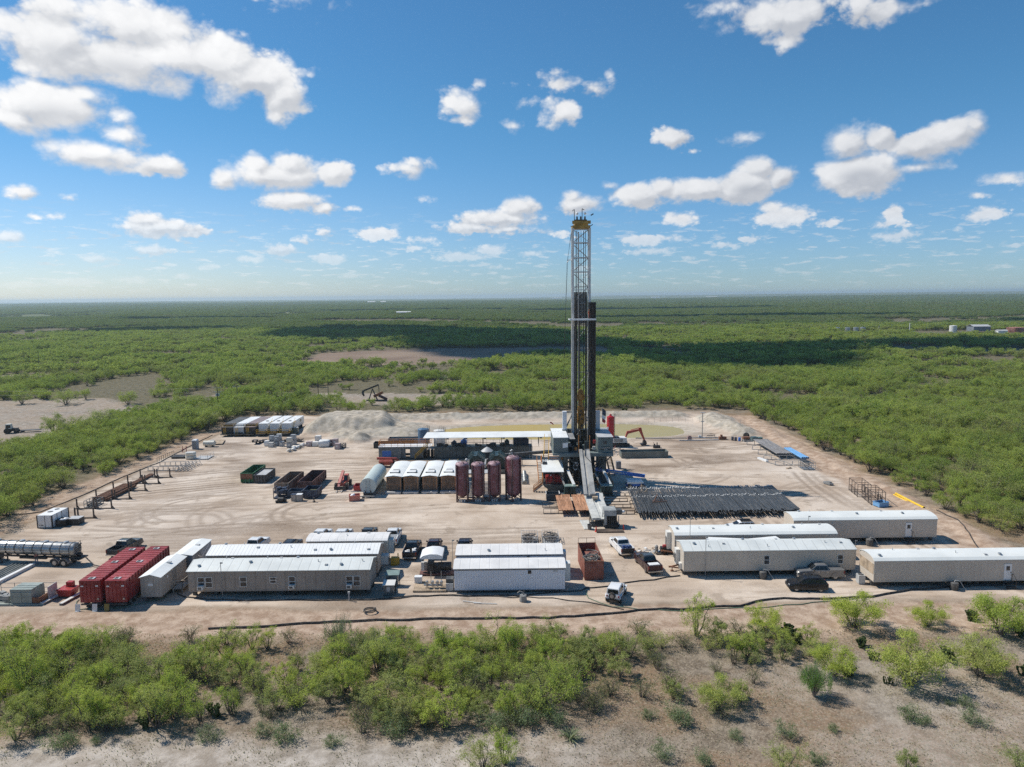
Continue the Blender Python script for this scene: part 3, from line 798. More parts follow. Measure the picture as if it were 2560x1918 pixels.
def door_unit(t, x, y, z0, z1, w_=.92, rail_=True):
    d = MB().box(x - w_ / 2, x + w_ / 2, y - .05, y, z0, z1).build('door', white, t, smooth=0)
    MB().box(x - .22, x + .22, y - .062, y - .051, z0 + 1.25, z0 + 1.8).build('door_window', pane, d, smooth=0)
    MB().rbox((x + w_ / 2 - .1, y - .09, z0 + 1.0), (.06, .06, .12)).build('door_handle', black, d)
    s = MB()
    for k in range(3): s.box(x - .5, x + .5, y - .35 - .28 * k, y - .07 - .28 * k, z0 - .06 - .25 * k, z0 - .02 - .25 * k)
    for q in (-.5, .5): s.bar((x + q, y - .1, z0 - .1), (x + q, y - .95, max(.03, z0 - .8)), .06, .06)
    if rail_:
        s.tube([(x + .5, y - .12, z0), (x + .5, y - .12, z0 + .85), (x + .5, y - .35, z0 + .92), (x + .5, y - .9, z0 + .35), (x + .5, y - .92, 0)], .03)
    s.build('steps', black, t)


def trailer(name, label, cat, x0, x1, y0, y1, zf, zw, ridge, wall, roof, kind='gable', over=.12, vents=8, windows=(), doors=(), group=None, hitch=None, acs=None, trim=None, axles=True, lean=0.0):
    """Box building along X: floor height zf, eave height zw, ridge height ridge; the front wall is y0."""
    cx, cy = (x0 + x1) / 2, (y0 + y1) / 2; L, W = x1 - x0, y1 - y0; hx, hy = L / 2, W / 2
    t = thing(name, label, cat, (cx, cy, 0), lean, group)
    if kind == 'gable': prof = [(-hy, zw), (0, ridge), (hy, zw)]
    elif kind == 'arch': prof = [(-hy + W * k / 10, zw + (ridge - zw) * (1 - (2 * k / 10 - 1) ** 2) ** .6) for k in range(11)]
    else: prof = [(-hy, zw), (hy, ridge)]
    MB().prism([(-hy, zf), *prof, (hy, zf)], 'x', -hx, hx).build('wall', wall, t, smooth=0)
    th = .07
    up = [(y * (1 + over / hy), z + .012) for y, z in prof]
    up[0] = (up[0][0], up[0][1] - .03); up[-1] = (up[-1][0], up[-1][1] - .03)
    top = [(y, z + th) for y, z in up]
    ro = MB().prism(up + top[::-1], 'x', -hx - over, hx + over).build('roof', roof, t, smooth=20)
    rr = random.Random(int(x0 * 10) + 5)
    for k in range(vents):
        x = -hx + L * (k + rr.uniform(.2, .8)) / vents; y = rr.choice((-.5, -.25, .3, .45)) * hy * 1.2
        z = np.interp(y, [p[0] for p in prof], [p[1] for p in prof]) + th
        if k % 3 == 0: MB().lathe((x, y, z), [(.16, -.05), (.16, .12), (.22, .13), (.18, .22), (.0, .24)], 10).build('roof_vent', galv, ro)
        elif k % 3 == 1: MB().cyl((x, y, z - .05), (x, y, z + .3), .05, 8).build('vent_pipe', ltgrey, ro)
        else: MB().rbox((x, y, z + .06), (.32, .32, .16)).build('roof_vent', ltgrey, ro)
    e = MB()
    for y in (-hy, hy): e.box(-hx - .01, hx + .01, y - .03, y + .03, zw - .20, zw - .045)
    e.box(-hx - .005, hx + .005, -hy - .02, -hy, zf - .05, zf + .08)
    e.build('trim', trim or wall, t, smooth=0)
    u = MB()
    for y in (-hy * .45, hy * .45): u.box(-hx + .2, hx - .2, y - .07, y + .07, zf - .30, zf - .001)
    k = int(L / 2.6)
    for i in range(k + 1):
        for y in (-hy * .5, hy * .5):
            x = -hx + .3 + (L - .6) * i / k; u.box(x - .2, x + .2, y - .2, y + .2, 0, zf - .01)
    u.build('support_blocks', dkgrey, t, smooth=0)
    if axles and zf > .5:
        for i in (-1, 0, 1):
            for y in (-hy * .7, hy * .7): MB().wheel((hx * .15 + i * .95, y, .36), .36, .22).build('wheel', tyre, t)
    for a in windows: window_unit(t, a[0] - cx, -hy - .003, a[1], a[2], a[3], len(a) > 4 and a[4])
    for d in doors: door_unit(t, d - cx, -hy - .003, zf + .02, zf + 2.1)
    if hitch:
        s = -1 if hitch == 'left' else 1
        h = MB()
        for y in (-.8, .8): h.bar((s * (hx - .4), y, zf - .2), (s * (hx + 1.25), 0, zf - .2), .12, .16)
        h.rbox((s * (hx + 1.3), 0, zf - .2), (.3, .2, .2)).cyl((s * (hx + 1.0), 0, zf - .1), (s * (hx + 1.0), 0, .02), .06, 8).rbox((s * (hx + 1.0), 0, .05), (.4, .4, .08))
        h.build('tow_hitch', rust, t)
    for (sx, y, z, sz_) in acs or ():
        a = MB().rbox((sx * (hx + sz_[0] / 2 + .01), y, z), sz_).build('air_conditioner', offwhite, t, smooth=0)
        MB().rbox((sx * (hx + sz_[0] + .018), y, z - sz_[2] * .12), (.012, sz_[1] * .8, sz_[2] * .62)).build('air_grille', dkgrey, a, smooth=0)
    return t


wl_brown = M('taupe_siding', (.33, .28, .235), .75, 0, .12, .4, .12, grooves=('D', 1.22, .35), streak=.25)
wl_tan = M('tan_siding', (.47, .35, .265), .7, 0, .1, .5, .15, grooves=('D', .6, .3))
wl_cream = M('cream_siding', (.56, .49, .405), .6, 0, .06, .5, .1, grooves=('D', .8, .07), streak=.05)
wl_white = M('white_ribbed_wall', (.68, .71, .76), .45, 0, .05, .6, .06, grooves=('D', .30, .38))
wl_wgrey = M('grey_board_siding', (.44, .39, .335), .75, 0, .12, .6, .1, grooves=('D', .6, .3))
rf_grey = M('pale_grey_roof', (.64, .66, .63), .55, 0, .10, .3, .12, grooves=('X', 1.22, .22), streak=.06)
rf_rib = M('white_ribbed_roof', (.80, .80, .775), .45, 0, .06, .4, .08, grooves=('X', .47, .55))
rf_white = M('plain_white_roof', (.74, .72, .69), .55, 0, .1, .5, .22, grooves=('X', 1.2, .12))
rf_bow = M('bow_white_roof', (.73, .74, .70), .5, 0, .07, .25, .08, streak=.05)
G1 = 'crew trailers along the front of the pad'
trailer('crew_trailer', 'long taupe crew trailer with five front windows and pale grey roof', 'trailer', -39.5, -17.5, 82.4, 86.5, .85, 3.35, 4.0, wl_brown, rf_grey, over=.14, vents=11, group=G1,
        windows=[(-37.9, 1.3, 2.6, .86, True), (-36.98, 1.3, 2.6, .86), (-32.8, 1.35, 2.62, .86), (-29.2, 1.75, 2.55, .8), (-26.9, 1.3, 2.62, .82, True), (-19.95, 1.3, 2.6, .86, True), (-19.05, 1.3, 2.6, .86)], trim=wl_brown)
trailer('crew_trailer', 'tan trailer with white ribbed metal roof behind the taupe one', 'trailer', -39.4, -17.5, 87.7, 91.6, .85, 3.35, 3.98, wl_tan, rf_rib, vents=9, group=G1, acs=[(1, .9, 1.6, (.9, 1.0, 1.2))])
trailer('crew_trailer', 'shorter cream roofed trailer tucked behind the ribbed roof', 'trailer', -27.9, -17.1, 92.35, 95.3, .85, 3.45, 3.8, wl_cream, rf_white, kind='arch', vents=3, group=G1, acs=[(1, .2, 2.2, (.7, 1.2, 1.9))])
tA = trailer('site_building', 'white ribbed site building nearest the camera with one small dark window', 'building', -7.3, 6.2, 82.9, 86.2, .32, 3.1, 3.55, wl_white, rf_white, vents=0, trim=M('dark_edge', (.10, .10, .11), .5), axles=False, group='white site buildings',
             acs=[(1, .2, 2.0, (.75, 1.1, 2.3))])
tB = trailer('site_building', 'second white site building standing behind the first', 'building', -7.4, 6.2, 87.55, 91.4, .32, 3.1, 3.55, wl_white, rf_white, vents=2, trim=MATS['dark_edge'], axles=False, group='white site buildings', acs=[(1, .2, 2.0, (.6, 1.0, 1.6))])
for t_, y_ in ((tA, -1.66), (tB, -1.935)):
    wd = MB().rbox((2.45, y_, 2.62), (.40, .05, .42)).build('window', black, t_); MB().rbox((2.45, y_ - .03, 2.62), (.30, .01, .32)).build('pane', glass, wd)
MB().box(5.3, 5.85, -1.664, -1.652, 2.6, 2.85).build('sign', ltgrey, tA)
G2 = 'cream crew trailers on the right of the pad'
trailer('bunk_trailer', 'cream trailer behind the two parked maroon and white pickups with two front windows', 'trailer', 21.7, 43.7, 87.2, 91.3, .8, 3.4, 3.95, wl_cream, rf_grey, over=.08, vents=9, group=G2, hitch='left',
        windows=[(32.3, 1.55, 2.75, .75), (41.7, 1.55, 2.75, .75)], acs=[(-1, .5, 1.9, (.5, 1.0, 2.0)), (-1, -.9, 1.1, (.3, .6, .8))], trim=wl_cream)
trailer('bunk_trailer', 'cream trailer with long bow shaped roof in the middle of the right group', 'trailer', 21.9, 44.0, 93.2, 97.0, .8, 3.4, 3.85, wl_cream, rf_bow, kind='arch', over=.06, vents=9, group=G2, hitch='left',
        acs=[(-1, .6, 2.0, (.6, 1.1, 2.4))], trim=wl_cream)
trailer('bunk_trailer', 'cream trailer farthest back with a white door near its right end', 'trailer', 40.4, 61.1, 99.0, 102.7, .8, 3.4, 3.85, wl_cream, rf_bow, kind='arch', over=.06, vents=8, group=G2, doors=(57.0,), trim=wl_cream)
trailer('bunk_trailer', 'cream trailer at the right edge with wood clad left end and outdoor condenser', 'trailer', 43.95, 66.5, 83.15, 86.75, .8, 3.4, 3.85, wl_cream, rf_bow, kind='arch', over=.06, vents=9, group=G2, doors=(60.3,), trim=wl_cream)
last = [o for o in COL.objects if o.name.startswith('bunk_trailer')][-1]
MB().box(-11.305, -11.28, -1.7, 1.7, 1.7, 3.0).build('wood_cladding', wood, last, smooth=0)
cd = MB().box(-12.5, -11.7, -.7, .1, .12, 1.15).box(-12.45, -11.75, -.65, .05, 0, .12).build('condenser', ltgrey, last, smooth=0)
MB().cyl((-12.1, -.3, 1.15), (-12.1, -.3, 1.18), .34, 16).build('fan_grille', dkgrey, cd)
# small roof sheet behind R1
o = MB().add([(25.8, 91.55, 3.15), (36, 91.55, 3.15), (35.5, 92.9, 3.3), (31.5, 92.2, 3.22), (26, 92.9, 3.3), (25.8, 91.55, 3.1), (36, 91.55, 3.1), (35.5, 92.9, 3.25), (31.5, 92.2, 3.17), (26, 92.9, 3.25)],
             [(0, 1, 2, 3, 4), (9, 8, 7, 6, 5), (0, 5, 6, 1), (1, 6, 7, 2), (2, 7, 8, 3), (3, 8, 9, 4), (4, 9, 5, 0)])
for x in (26.2, 35.2): o.bar((x, 92.0, 0), (x, 92.0, 3.12), .1)
tag(o.build('porch_canopy', whiteroof, None, smooth=0), 'low white porch canopy between the cream trailers', 'canopy')


def end_trailer(name, label, xc, y0, y1, W, zf, zw, ridge, wall, roof, lean, group=None, arch=False):
    """Trailer lying along Y (its gable end faces the camera)."""
    L = y1 - y0; hx = W / 2; hy = L / 2
    t = thing(name, label, 'trailer', (xc, (y0 + y1) / 2, 0), lean, group)
    MB().prism([(-hx, zf), (-hx, zw), (0, ridge), (hx, zw), (hx, zf)], 'y', -hy, hy).build('wall', wall, t, smooth=0)
    pr = [(-hx - .12, zw - .01), (0, ridge + .02), (hx + .12, zw - .01)]
    ro = MB().prism(pr + [(x, z + .06) for x, z in pr[::-1]], 'y', -hy - .15, hy + .15).build('roof', roof, t, smooth=0)
    MB().rbox((.4, .6, ridge + .05), (.5, .4, .12)).build('roof_vent', ltgrey, ro)
    u = MB()
    for x in (-.7, .7): u.box(x - .07, x + .07, -hy + .2, hy - .2, zf - .25, zf - .002)
    u.build('frame', dkgrey, t, smooth=0)
    for y in (-.5, .5):
        for x in (-hx * .8, hx * .8): MB().wheel((x, y, .36), .36, .22, 'x').build('wheel', tyre, t)
    return t


bk = end_trailer('bunk_trailer', 'small grey gable end bunk trailer right of the red tanks', -43.5, 81.4, 88.1, 2.45, .62, 3.05, 3.4, wl_wgrey, whiteroof, .0)
MB().box(-.35, .25, -3.36, -3.351, 2.0, 2.3).build('sign', white, bk, smooth=0)
MB().box(1.226, 1.24, -1.8, -1.5, 2.35, 2.65).build('sign', white, bk, smooth=0)
MB().box(1.226, 1.25, -.4, .5, .65, 2.6).build('door', grey, bk, smooth=0)
dk = MB().box(1.3, 2.6, -.9, 1.1, .52, .60)
for x, y in ((1.4, -.85), (2.5, -.85), (1.4, 1.0), (2.5, 1.0)): dk.box(x - .05, x + .05, y - .05, y + .05, 0, .52)
dk.rail([(2.55, -.85), (2.55, 1.05)], .6, 1.0, .03); dk.rail([(1.35, -.85), (2.55, -.85)], .6, 1.0, .03)
for k in range(3): dk.box(1.4, 2.4, 1.1 + .28 * k, 1.36 + .28 * k, .36 - .16 * k, .41 - .16 * k)
dk.build('entry_deck', woodgrey, bk)
cm_wall = M('blue_grey_graphic', (.24, .29, .35), .5, 0, .45, .35, .2)
cm = end_trailer('camper_trailer', 'blue grey camper with white roof behind the grey bunk trailer', -42.85, 88.5, 94.3, 2.4, .6, 3.1, 3.25, cm_wall, whiteroof, .0)
MB().box(-.9, .3, -2.92, -2.905, 1.9, 2.8).build('window', glass, cm, smooth=0)
lv = MB()
for k in range(5): lv.box(-.9, .3, -2.95, -2.91, 1.1 + .14 * k, 1.16 + .14 * k)
lv.build('louvre', ltgrey, cm)
st = MB()
for a, b_ in (((1.212, -1.4, 2.6), (1.212, -.2, 1.9)), ((1.212, -.2, 1.9), (1.212, 2.2, 2.9))): st.bar(a, b_, .02, .12)
st.build('stripe', white, cm)


# red ribbed tanks on wheels
def red_tank(label, xc, y0, y1, lean):
    L = y1 - y0; hy = L / 2; w_ = 1.2
    t = thing('frac_tank', label, 'tank', (xc, (y0 + y1) / 2, 0), lean, 'red tank trailers')
    b = MB().box(-w_, w_, -hy, hy, .75, 3.42)
    n_ = 16
    for i in range(n_):
        y = -hy + .25 + (L - .5) * i / (n_ - 1)
        b.box(w_, w_ + .07, y - .10, y + .10, .8, 3.38); b.box(-w_ - .07, -w_, y - .10, y + .10, .8, 3.38); b.box(-w_ + .02, w_ - .02, y - .045, y + .045, 3.42, 3.46)
    for x in (-.9, -.45, 0, .45, .9): b.box(x - .06, x + .06, -hy - .06, -hy, .85, 3.3)
    b.build('tank_body', M('red_tank_paint', (.30, .028, .03), .5, 0, .2, .35, .22, dustcol=(.5, .3, .27)), t, smooth=0)
    for y in (-hy + .6, hy - 1.0, 0.2):
        h = MB().box(-.35, .35, y - .3, y + .3, 3.42, 3.52).build('hatch', ltgrey, t, smooth=0); MB().box(-.26, .10, y - .22, y + .22, 3.521, 3.54).build('hatch_opening', black, h, smooth=0)
    f = MB()
    for x in (-.75, .75): f.box(x - .1, x + .1, -hy + .1, hy - .1, .5, .748)
    f.box(-1.15, 1.15, -hy - .05, -hy + .1, .45, .62)
    f.build('frame', dkgrey, t, smooth=0)
    for y in (-hy + 1.0, -hy + 2.15):
        for x in (-.95, .95):
            wh = MB().wheel((0, 0, 0), .48, .34, 'x').build('wheel', tyre, t, (x, y, .48))
            MB().cyl((math.copysign(.12, x), 0, 0), (math.copysign(.18, x), 0, 0), .27, 12).build('rim', rim, wh)
    for x in (-.85, .85): MB().box(x - .16, x + .16, -hy - .075, -hy - .062, 2.7, 2.85).build('placard', white, t, smooth=0)
    MB().cyl((.9, -hy - .12, 1.2), (.9, -hy, 1.2), .12, 10).build('valve', galv, t)
    return t


red_tank('red ribbed tank trailer on the left with hose connected', -50.0, 79.75, 91.0, .035)
red_tank('red ribbed tank trailer on the right with its ribbed side showing', -46.95, 79.7, 91.3, .035)
for x, y, m_, lb in ((-51.0, 79.0, white, 'plain white board leaning at the left red tank corner'), (-49.0, 79.0, white, 'white board with a small mark under the left red tank'), (-47.6, 79.0, yellow, 'dirty yellow board under the right red tank')):
    tag(MB().rbox((0, .08, .42), (.58, .05, .85), 0, -.14).box(-.25, .25, -.1, .25, 0, .03).build('leaning_board', m_ if m_ is white else M('dirty_yellow', (.25, .2, .05), .7), None, (x, y, 0)), lb, 'board')

# ------------------------------------------------------------------ the drilling rig
rig = thing('drilling_rig', 'tall drilling rig with white lattice mast and two grey green doghouses', 'drilling rig', (13.4, 134.0, 0))
FZ = 6.75
cx0, cy0 = 13.4, 134.0
def rg(x, y, z=0): return (x - cx0, y - cy0, z)
b = MB()
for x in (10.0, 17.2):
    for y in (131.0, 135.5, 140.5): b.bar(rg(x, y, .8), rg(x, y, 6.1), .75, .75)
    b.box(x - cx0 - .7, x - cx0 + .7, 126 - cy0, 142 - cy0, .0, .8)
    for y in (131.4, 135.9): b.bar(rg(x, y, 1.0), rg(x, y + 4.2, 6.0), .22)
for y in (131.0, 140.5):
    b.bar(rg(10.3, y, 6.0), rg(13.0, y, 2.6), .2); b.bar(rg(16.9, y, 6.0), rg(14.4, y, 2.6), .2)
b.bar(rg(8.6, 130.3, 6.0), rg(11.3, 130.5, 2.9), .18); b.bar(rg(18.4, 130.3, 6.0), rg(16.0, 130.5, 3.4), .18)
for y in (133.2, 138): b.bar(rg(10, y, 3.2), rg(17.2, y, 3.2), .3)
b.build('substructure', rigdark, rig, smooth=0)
b = MB().box(8.7 - cx0, 18.75 - cx0, 129.6 - cy0, 142 - cy0, 6.1, FZ)
b.box(7.5 - cx0, 8.7 - cx0, 129.6 - cy0, 139.5 - cy0, 6.35, FZ)
b.build('rig_floor', M('grey_green_floor', (.15, .19, .19), .6, 0, .2, .5, .15), rig, smooth=0)
b = MB()
for x, y in ((12.0, 133), (14.7, 133.5), (13.2, 136.5)): b.bar(rg(x, y, 0), rg(x, y, 6.0), .9)
b.box(11.2 - cx0, 16.0 - cx0, 136 - cy0, 139 - cy0, 1.2, 4.6); b.box(12.4 - cx0, 14.8 - cx0, 131.6 - cy0, 133.5 - cy0, 0, 3.4)
b.build('blowout_preventer', M('dark_machinery', (.022, .024, .026), .6, 0, .3, 1, .1), rig, smooth=0)
pn2 = MB()
for i, (x, z, w2) in enumerate(((11.9, 4.5, .5), (12.05, 4.0, .45), (11.45, 4.45, .14), (11.45, 4.0, .14), (11.7, 3.2, .3), (12.0, 3.25, .2), (12.35, 4.3, .12), (11.4, 3.5, .1))): pn2.box(x - cx0 - w2 / 2, x - cx0 + w2 / 2, 130.9 - cy0, 131.0 - cy0, z, z + .26)
pn2.build('control_panel', ltgrey, rig, smooth=0)
# raising cylinders and their pedestals
dgreen = M('dark_green_paint', (.018, .05, .048), .4, 0, .25, 1, .15)
lgreen = M('pale_green_paint', (.20, .28, .26), .5, 0, .2, 1, .2)
for x in (10.3, 16.9):
    p_ = MB().box(x - 1.0 - cx0, x + 1.0 - cx0, 124.6 - cy0, 126.0 - cy0, .3, 1.75)
    p_.box(x - 1.15 - cx0, x + 1.15 - cx0, 124.2 - cy0, 126.2 - cy0, 0, .298)
    for q in (-.55, .0, .55): p_.cyl(rg(x + q, 124.55, .3), rg(x + q, 124.55, 1.7), .15, 10)
    o = p_.build('pedestal', dgreen, rig, smooth=30)
    MB().box(x - 1.05 - cx0, x + 1.05 - cx0, 124.5 - cy0, 126.1 - cy0, 1.752, 1.86).build('cap_plate', lgreen, o, smooth=0)
    s = 1
    MB().bar(rg(x + .75, 125.3, 1.9), rg(x - .1, 129.2, 3.6), .42, .3).build('raising_arm', white if x < 13 else offwhite, rig, smooth=0)
    MB().bar(rg(x - .95, 125.6, 1.8), rg(x - 1.6, 129.6, 3.0), .26, .2).build('raising_arm', grey, rig, smooth=0)
# doghouses on the floor
for x0, x1, nm, lb in ((7.62, 10.35, 'doghouse', 'left doghouse with white poster'), (15.92, 18.72, 'doghouse', 'right doghouse with company sign')):
    d = thing(nm, None, None, (0, 0, 0)); d.parent = rig; d['label'] = lb
    y0, y1 = (130.0, 139.3)
    MB().box(x0 - cx0, x1 - cx0, y0 - cy0, y1 - cy0, FZ + .01, 9.62).build('wall', rigteal, d, smooth=0)
    MB().box(x0 - .06 - cx0, x1 + .06 - cx0, y0 - .06 - cy0, y1 + .06 - cy0, 9.625, 9.72).build('roof', whiteroof if x0 < 12 else ltgrey, d, smooth=0)
    if x0 < 12:
        MB().prism([(9.33 - cx0, 7.7), (10.3 - cx0, 7.85), (10.3 - cx0, 8.75), (9.33 - cx0, 8.6)], 'y', y0 - .03 - cy0, y0 - .005 - cy0).build('poster', white, d, smooth=0)
        MB().box(10.38 - cx0, 11.7 - cx0, 130.3 - cy0, 136 - cy0, 9.3, 9.36).build('awning', grey, d, smooth=0)
    else:
        MB().box(16.95 - cx0, 17.55 - cx0, y0 - .03 - cy0, y0 - .005 - cy0, 8.35, 8.95).build('window', pane, d, smooth=0)
        MB().box(16.5 - cx0, 18.25 - cx0, y0 - .04 - cy0, y0 - .005 - cy0, 7.22, 7.92).build('sign', M('sign_black', (.012, .03, .034), .5, 0, .1, 1, 0), d, smooth=0)
        text('lettering', 'CACTUS', .43, offwhite, d, (17.375 - cx0, y0 - .045 - cy0, 7.62), (N_, 0, 0))
        MB().box(17.1 - cx0, 17.33 - cx0, y0 - .05 - cy0, y0 - .041 - cy0, 7.28, 7.36).box(17.43 - cx0, 17.7 - cx0, y0 - .05 - cy0, y0 - .041 - cy0, 7.28, 7.36).build('lettering', offwhite, d, smooth=0)
        for x in (16.65, 17.95): MB().rbox(rg(x, y0 - .1, 9.45), (.14, .2, .12)).build('lamp', black, d, smooth=0)
# A-frame legs
wpost = M('white_post', (.66, .68, .72), .45, 0, .1, .8, .15)
for s, xa, xb in ((-1, 10.2, 10.35), (1, 16.7, 16.55)):
    MB().bar(rg(xa, 137, FZ + 3.2), rg(xa, 137, 13.5), .95, .8).build('a_frame_leg', wpost, rig, smooth=0)
    MB().bar(rg(xa, 137, FZ + .01), rg(xa, 137, FZ + 3.19), 1.05, .9).build('a_frame_base', rigteal, rig, smooth=0)
    a = MB().bar(rg(xa, 137.2, 13.3), rg(11.9 if s < 0 else 14.9, 137.6, 13.3), .3).bar(rg(xa - s * .4, 137.1, 10.4), rg(11.8 if s < 0 else 15.0, 137.6, 13.0), .2).bar(rg(xa - s * .4, 137.1, 9.9), rg(11.8 if s < 0 else 15.0, 137.6, 9.9), .2)
    a.build('a_frame_brace', grey if s < 0 else ltgrey, rig, smooth=0)
rl = MB().rail([rg(9.8, 137.3), rg(11.6, 137.3)], 13.5, 1.0, .035).rail([rg(9.8, 136.6), rg(9.8, 137.3)], 13.5, 1.0, .035)
rl.build('railing', yellow, rig)
# mast
mx0, mx1, my0, my1 = 11.85, 15.05, 137.0, 139.4
mwhite = M('mast_white_paint', (.60, .60, .58), .5, 0, .18, .5, .2, streak=.2)
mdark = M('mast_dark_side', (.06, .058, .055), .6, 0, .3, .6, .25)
b = MB()
for x in (mx0, mx1): b.bar(rg(x, my1, FZ), rg(x, my1, 48.6), .26)
zs = [FZ, 11.5, 16.2, 20.9, 25.6, 30.3, 34.4, 37.6, 40.4, 43.1, 45.9, 48.5]
for i, z in enumerate(zs):
    b.bar(rg(mx0, my1, z), rg(mx1, my1, z), .14)
    if i:
        l, r_ = (mx0, mx1) if i % 2 else (mx1, mx0)
        b.bar(rg(l, my1, zs[i - 1]), rg(r_, my1, z), .15)
        for x in (mx0, mx1): b.bar(rg(x, my0, zs[i - 1]), rg(x, my1, z), .10)
    for x in (mx0, mx1): b.bar(rg(x, my0, z), rg(x, my1, z), .12)
b.build('mast_frame', mwhite, rig, smooth=0)
for x in (mx0, mx1):
    MB().bar(rg(x, my0, FZ), rg(x, my0, 48.6), .42, .4).build('mast_leg', mwhite, rig, smooth=0)
b = MB()
for z, k in ((37.0, 0), (40.4, 1), (43.1, 0), (45.9, 1)):
    b.bar(rg(mx0, my0, z), rg(mx1, my0, z), .16)
for z0, z1, s in ((37.0, 40.4, 1), (40.4, 43.1, 0), (43.1, 45.9, 1), (45.9, 48.3, 0)):
    b.bar(rg(mx0 if s else mx1, my0, z0), rg(mx1 if s else mx0, my0, z1), .10)
b.build('mast_brace', mwhite, rig, smooth=0)
b = MB()
b.bar(rg(13.05, 138.3, FZ), rg(13.05, 138.3, 48.0), .6, .2)
b.build('guide_rail', M('guide_grey', (.30, .295, .29), .5, 0, .2, .4, .2), rig, smooth=0)
b = MB()
for x, r_ in ((12.7, .075), (14.0, .08), (12.5, .05), (14.35, .06), (13.5, .05)): b.cyl(rg(x, 138.0, 9), rg(x, 138.0, 48.2), r_, 6)
b.build('drill_line', black, rig)
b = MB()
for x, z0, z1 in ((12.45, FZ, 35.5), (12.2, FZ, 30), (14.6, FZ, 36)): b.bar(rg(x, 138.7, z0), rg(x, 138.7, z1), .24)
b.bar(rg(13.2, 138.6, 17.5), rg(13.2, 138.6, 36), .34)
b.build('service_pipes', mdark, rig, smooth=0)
MB().box(mx0 + .2 - cx0, mx1 - .2 - cx0, my1 + .16 - cy0, my1 + .22 - cy0, 30.5, 36.6).build('wind_wall', grey, rig, smooth=0)
b = MB().tube([rg(11.5, 137, 47.6), rg(10.9, 137, 43), rg(10.3, 137, 30), rg(9.9, 137.0, 14.4)], .03, 5).tube([rg(11.6, 137, 47.8), rg(10.7, 137, 41.9), rg(10.2, 136.9, 24)], .025, 5)
b.build('guy_cable', black, rig)
MB().tube([rg(11.6, 137, 42.7), rg(11.1, 137, 42.7), rg(10.75, 137, 42.2)], .10, 8).build('standpipe_elbow', white, rig)
# crown
b = MB().box(mx0 - .1 - cx0, mx1 + .1 - cx0, my0 - .3 - cy0, my1 + .2 - cy0, 48.62, 49.1)
b.box(mx0 + .3 - cx0, mx1 - .3 - cx0, my0 - .3 - cy0, my1 - cy0, 49.1, 49.9); b.box(mx0 - .15 - cx0, mx1 + .15 - cx0, my0 - .45 - cy0, my0 - .3 - cy0, 49.35, 49.95)
cr = b.build('crown_block', M('crown_yellow', (.34, .20, .025), .5, 0, .3, .8, .15), rig, smooth=0)
MB().rail([rg(mx0 - .25, my0 - .5), rg(mx1 + .25, my0 - .5), rg(mx1 + .25, my1 + .3), rg(mx0 - .25, my1 + .3), rg(mx0 - .25, my0 - .5)], 49.95, 1.15, .05).build('railing', rust, cr)
b = MB()
for x in (12.6, 13.3, 14.1): b.cyl(rg(x, 138.0, 50.4), rg(x + .25, 138.0, 50.4), .5, 16)
b.box(12.2 - cx0, 14.6 - cx0, 137.5 - cy0, 138.6 - cy0, 49.9, 50.25)
b.build('sheave', black, cr)
b = MB().bar(rg(12.15, 137.2, 49.9), rg(12.15, 137.2, 52.1), .12).bar(rg(12.15, 137.2, 52.1), rg(11.75, 137.2, 51.8), .1).bar(rg(13.6, 137.0, 49.9), rg(13.6, 137.0, 52.2), .12).bar(rg(13.6, 137, 52.2), rg(14.0, 137, 51.95), .12)
b.bar(rg(15.2, 136.7, 50.9), rg(15.7, 136.7, 51.2), .22).bar(rg(15.1, 136.8, 48.9), rg(15.6, 136.8, 49.25), .14).bar(rg(11.8, 136.8, 48.9), rg(11.4, 136.8, 48.95), .12)
b.build('crown_davit', dkgrey, cr)
for x in (12.65, 14.15): MB().ico(rg(x, 136.95, 51.3), .24, 0, 2).build('beacon', white, cr, smooth=60)
# racking board with rail
b = MB().box(10.95 - cx0, 15.95 - cx0, 134.0 - cy0, 137.0 - cy0, 31.35, 31.55)
b.bar(rg(10.95, 134, 31.45), rg(15.95, 134, 31.45), .16, .34)
rb = b.build('racking_board', white, rig, smooth=0)
MB().rail([rg(11.0, 137.0), rg(11.0, 134.05), rg(15.9, 134.05), rg(15.9, 137.0)], 31.55, 2.2, .035, 3).build('railing', yellow, rb)
# floor railings, winch, machinery on the floor
MB().rail([rg(10.5, 129.75), rg(12.3, 129.75)], FZ, 1.25, .05).rail([rg(14.2, 129.75), rg(15.9, 129.75)], FZ, 1.25, .05).rail([rg(18.85, 130), rg(18.85, 141.8)], FZ, 1.1, .04).build('railing', orange, rig)
b = MB().bar(rg(12.3, 129.8, FZ), rg(12.3, 129.8, FZ + 3.4), .12).bar(rg(14.35, 129.8, FZ), rg(14.35, 129.8, FZ + 3.3), .12)
b.build('v_door_post', orange, rig, smooth=0)
b = MB()
rr = random.Random(5)
for k in range(16):
    x, y = rr.uniform(10.6, 15.6), rr.uniform(131.6, 141); s = rr.uniform(.4, 1.0)
    b.rbox(rg(x, y, FZ + s * .9), (s, s * .8, s * 1.8), rr.uniform(0, 1))
b.box(11.0 - cx0, 15.8 - cx0, 140.2 - cy0, 141.7 - cy0, FZ, 9.2)
b.build('floor_machinery', M('dark_teal_machinery', (.022, .035, .036), .5, 0, .4, .8, .2), rig, smooth=0)
for x, z, m2 in ((10.8, 8.0, navy), (11.9, 7.3, orange), (15.3, 7.4, ltgrey), (15.4, 8.6, red)): MB().rbox(rg(x, 131.2, z), (.5, .5, .6)).build('tool_box', m2, rig, smooth=0)
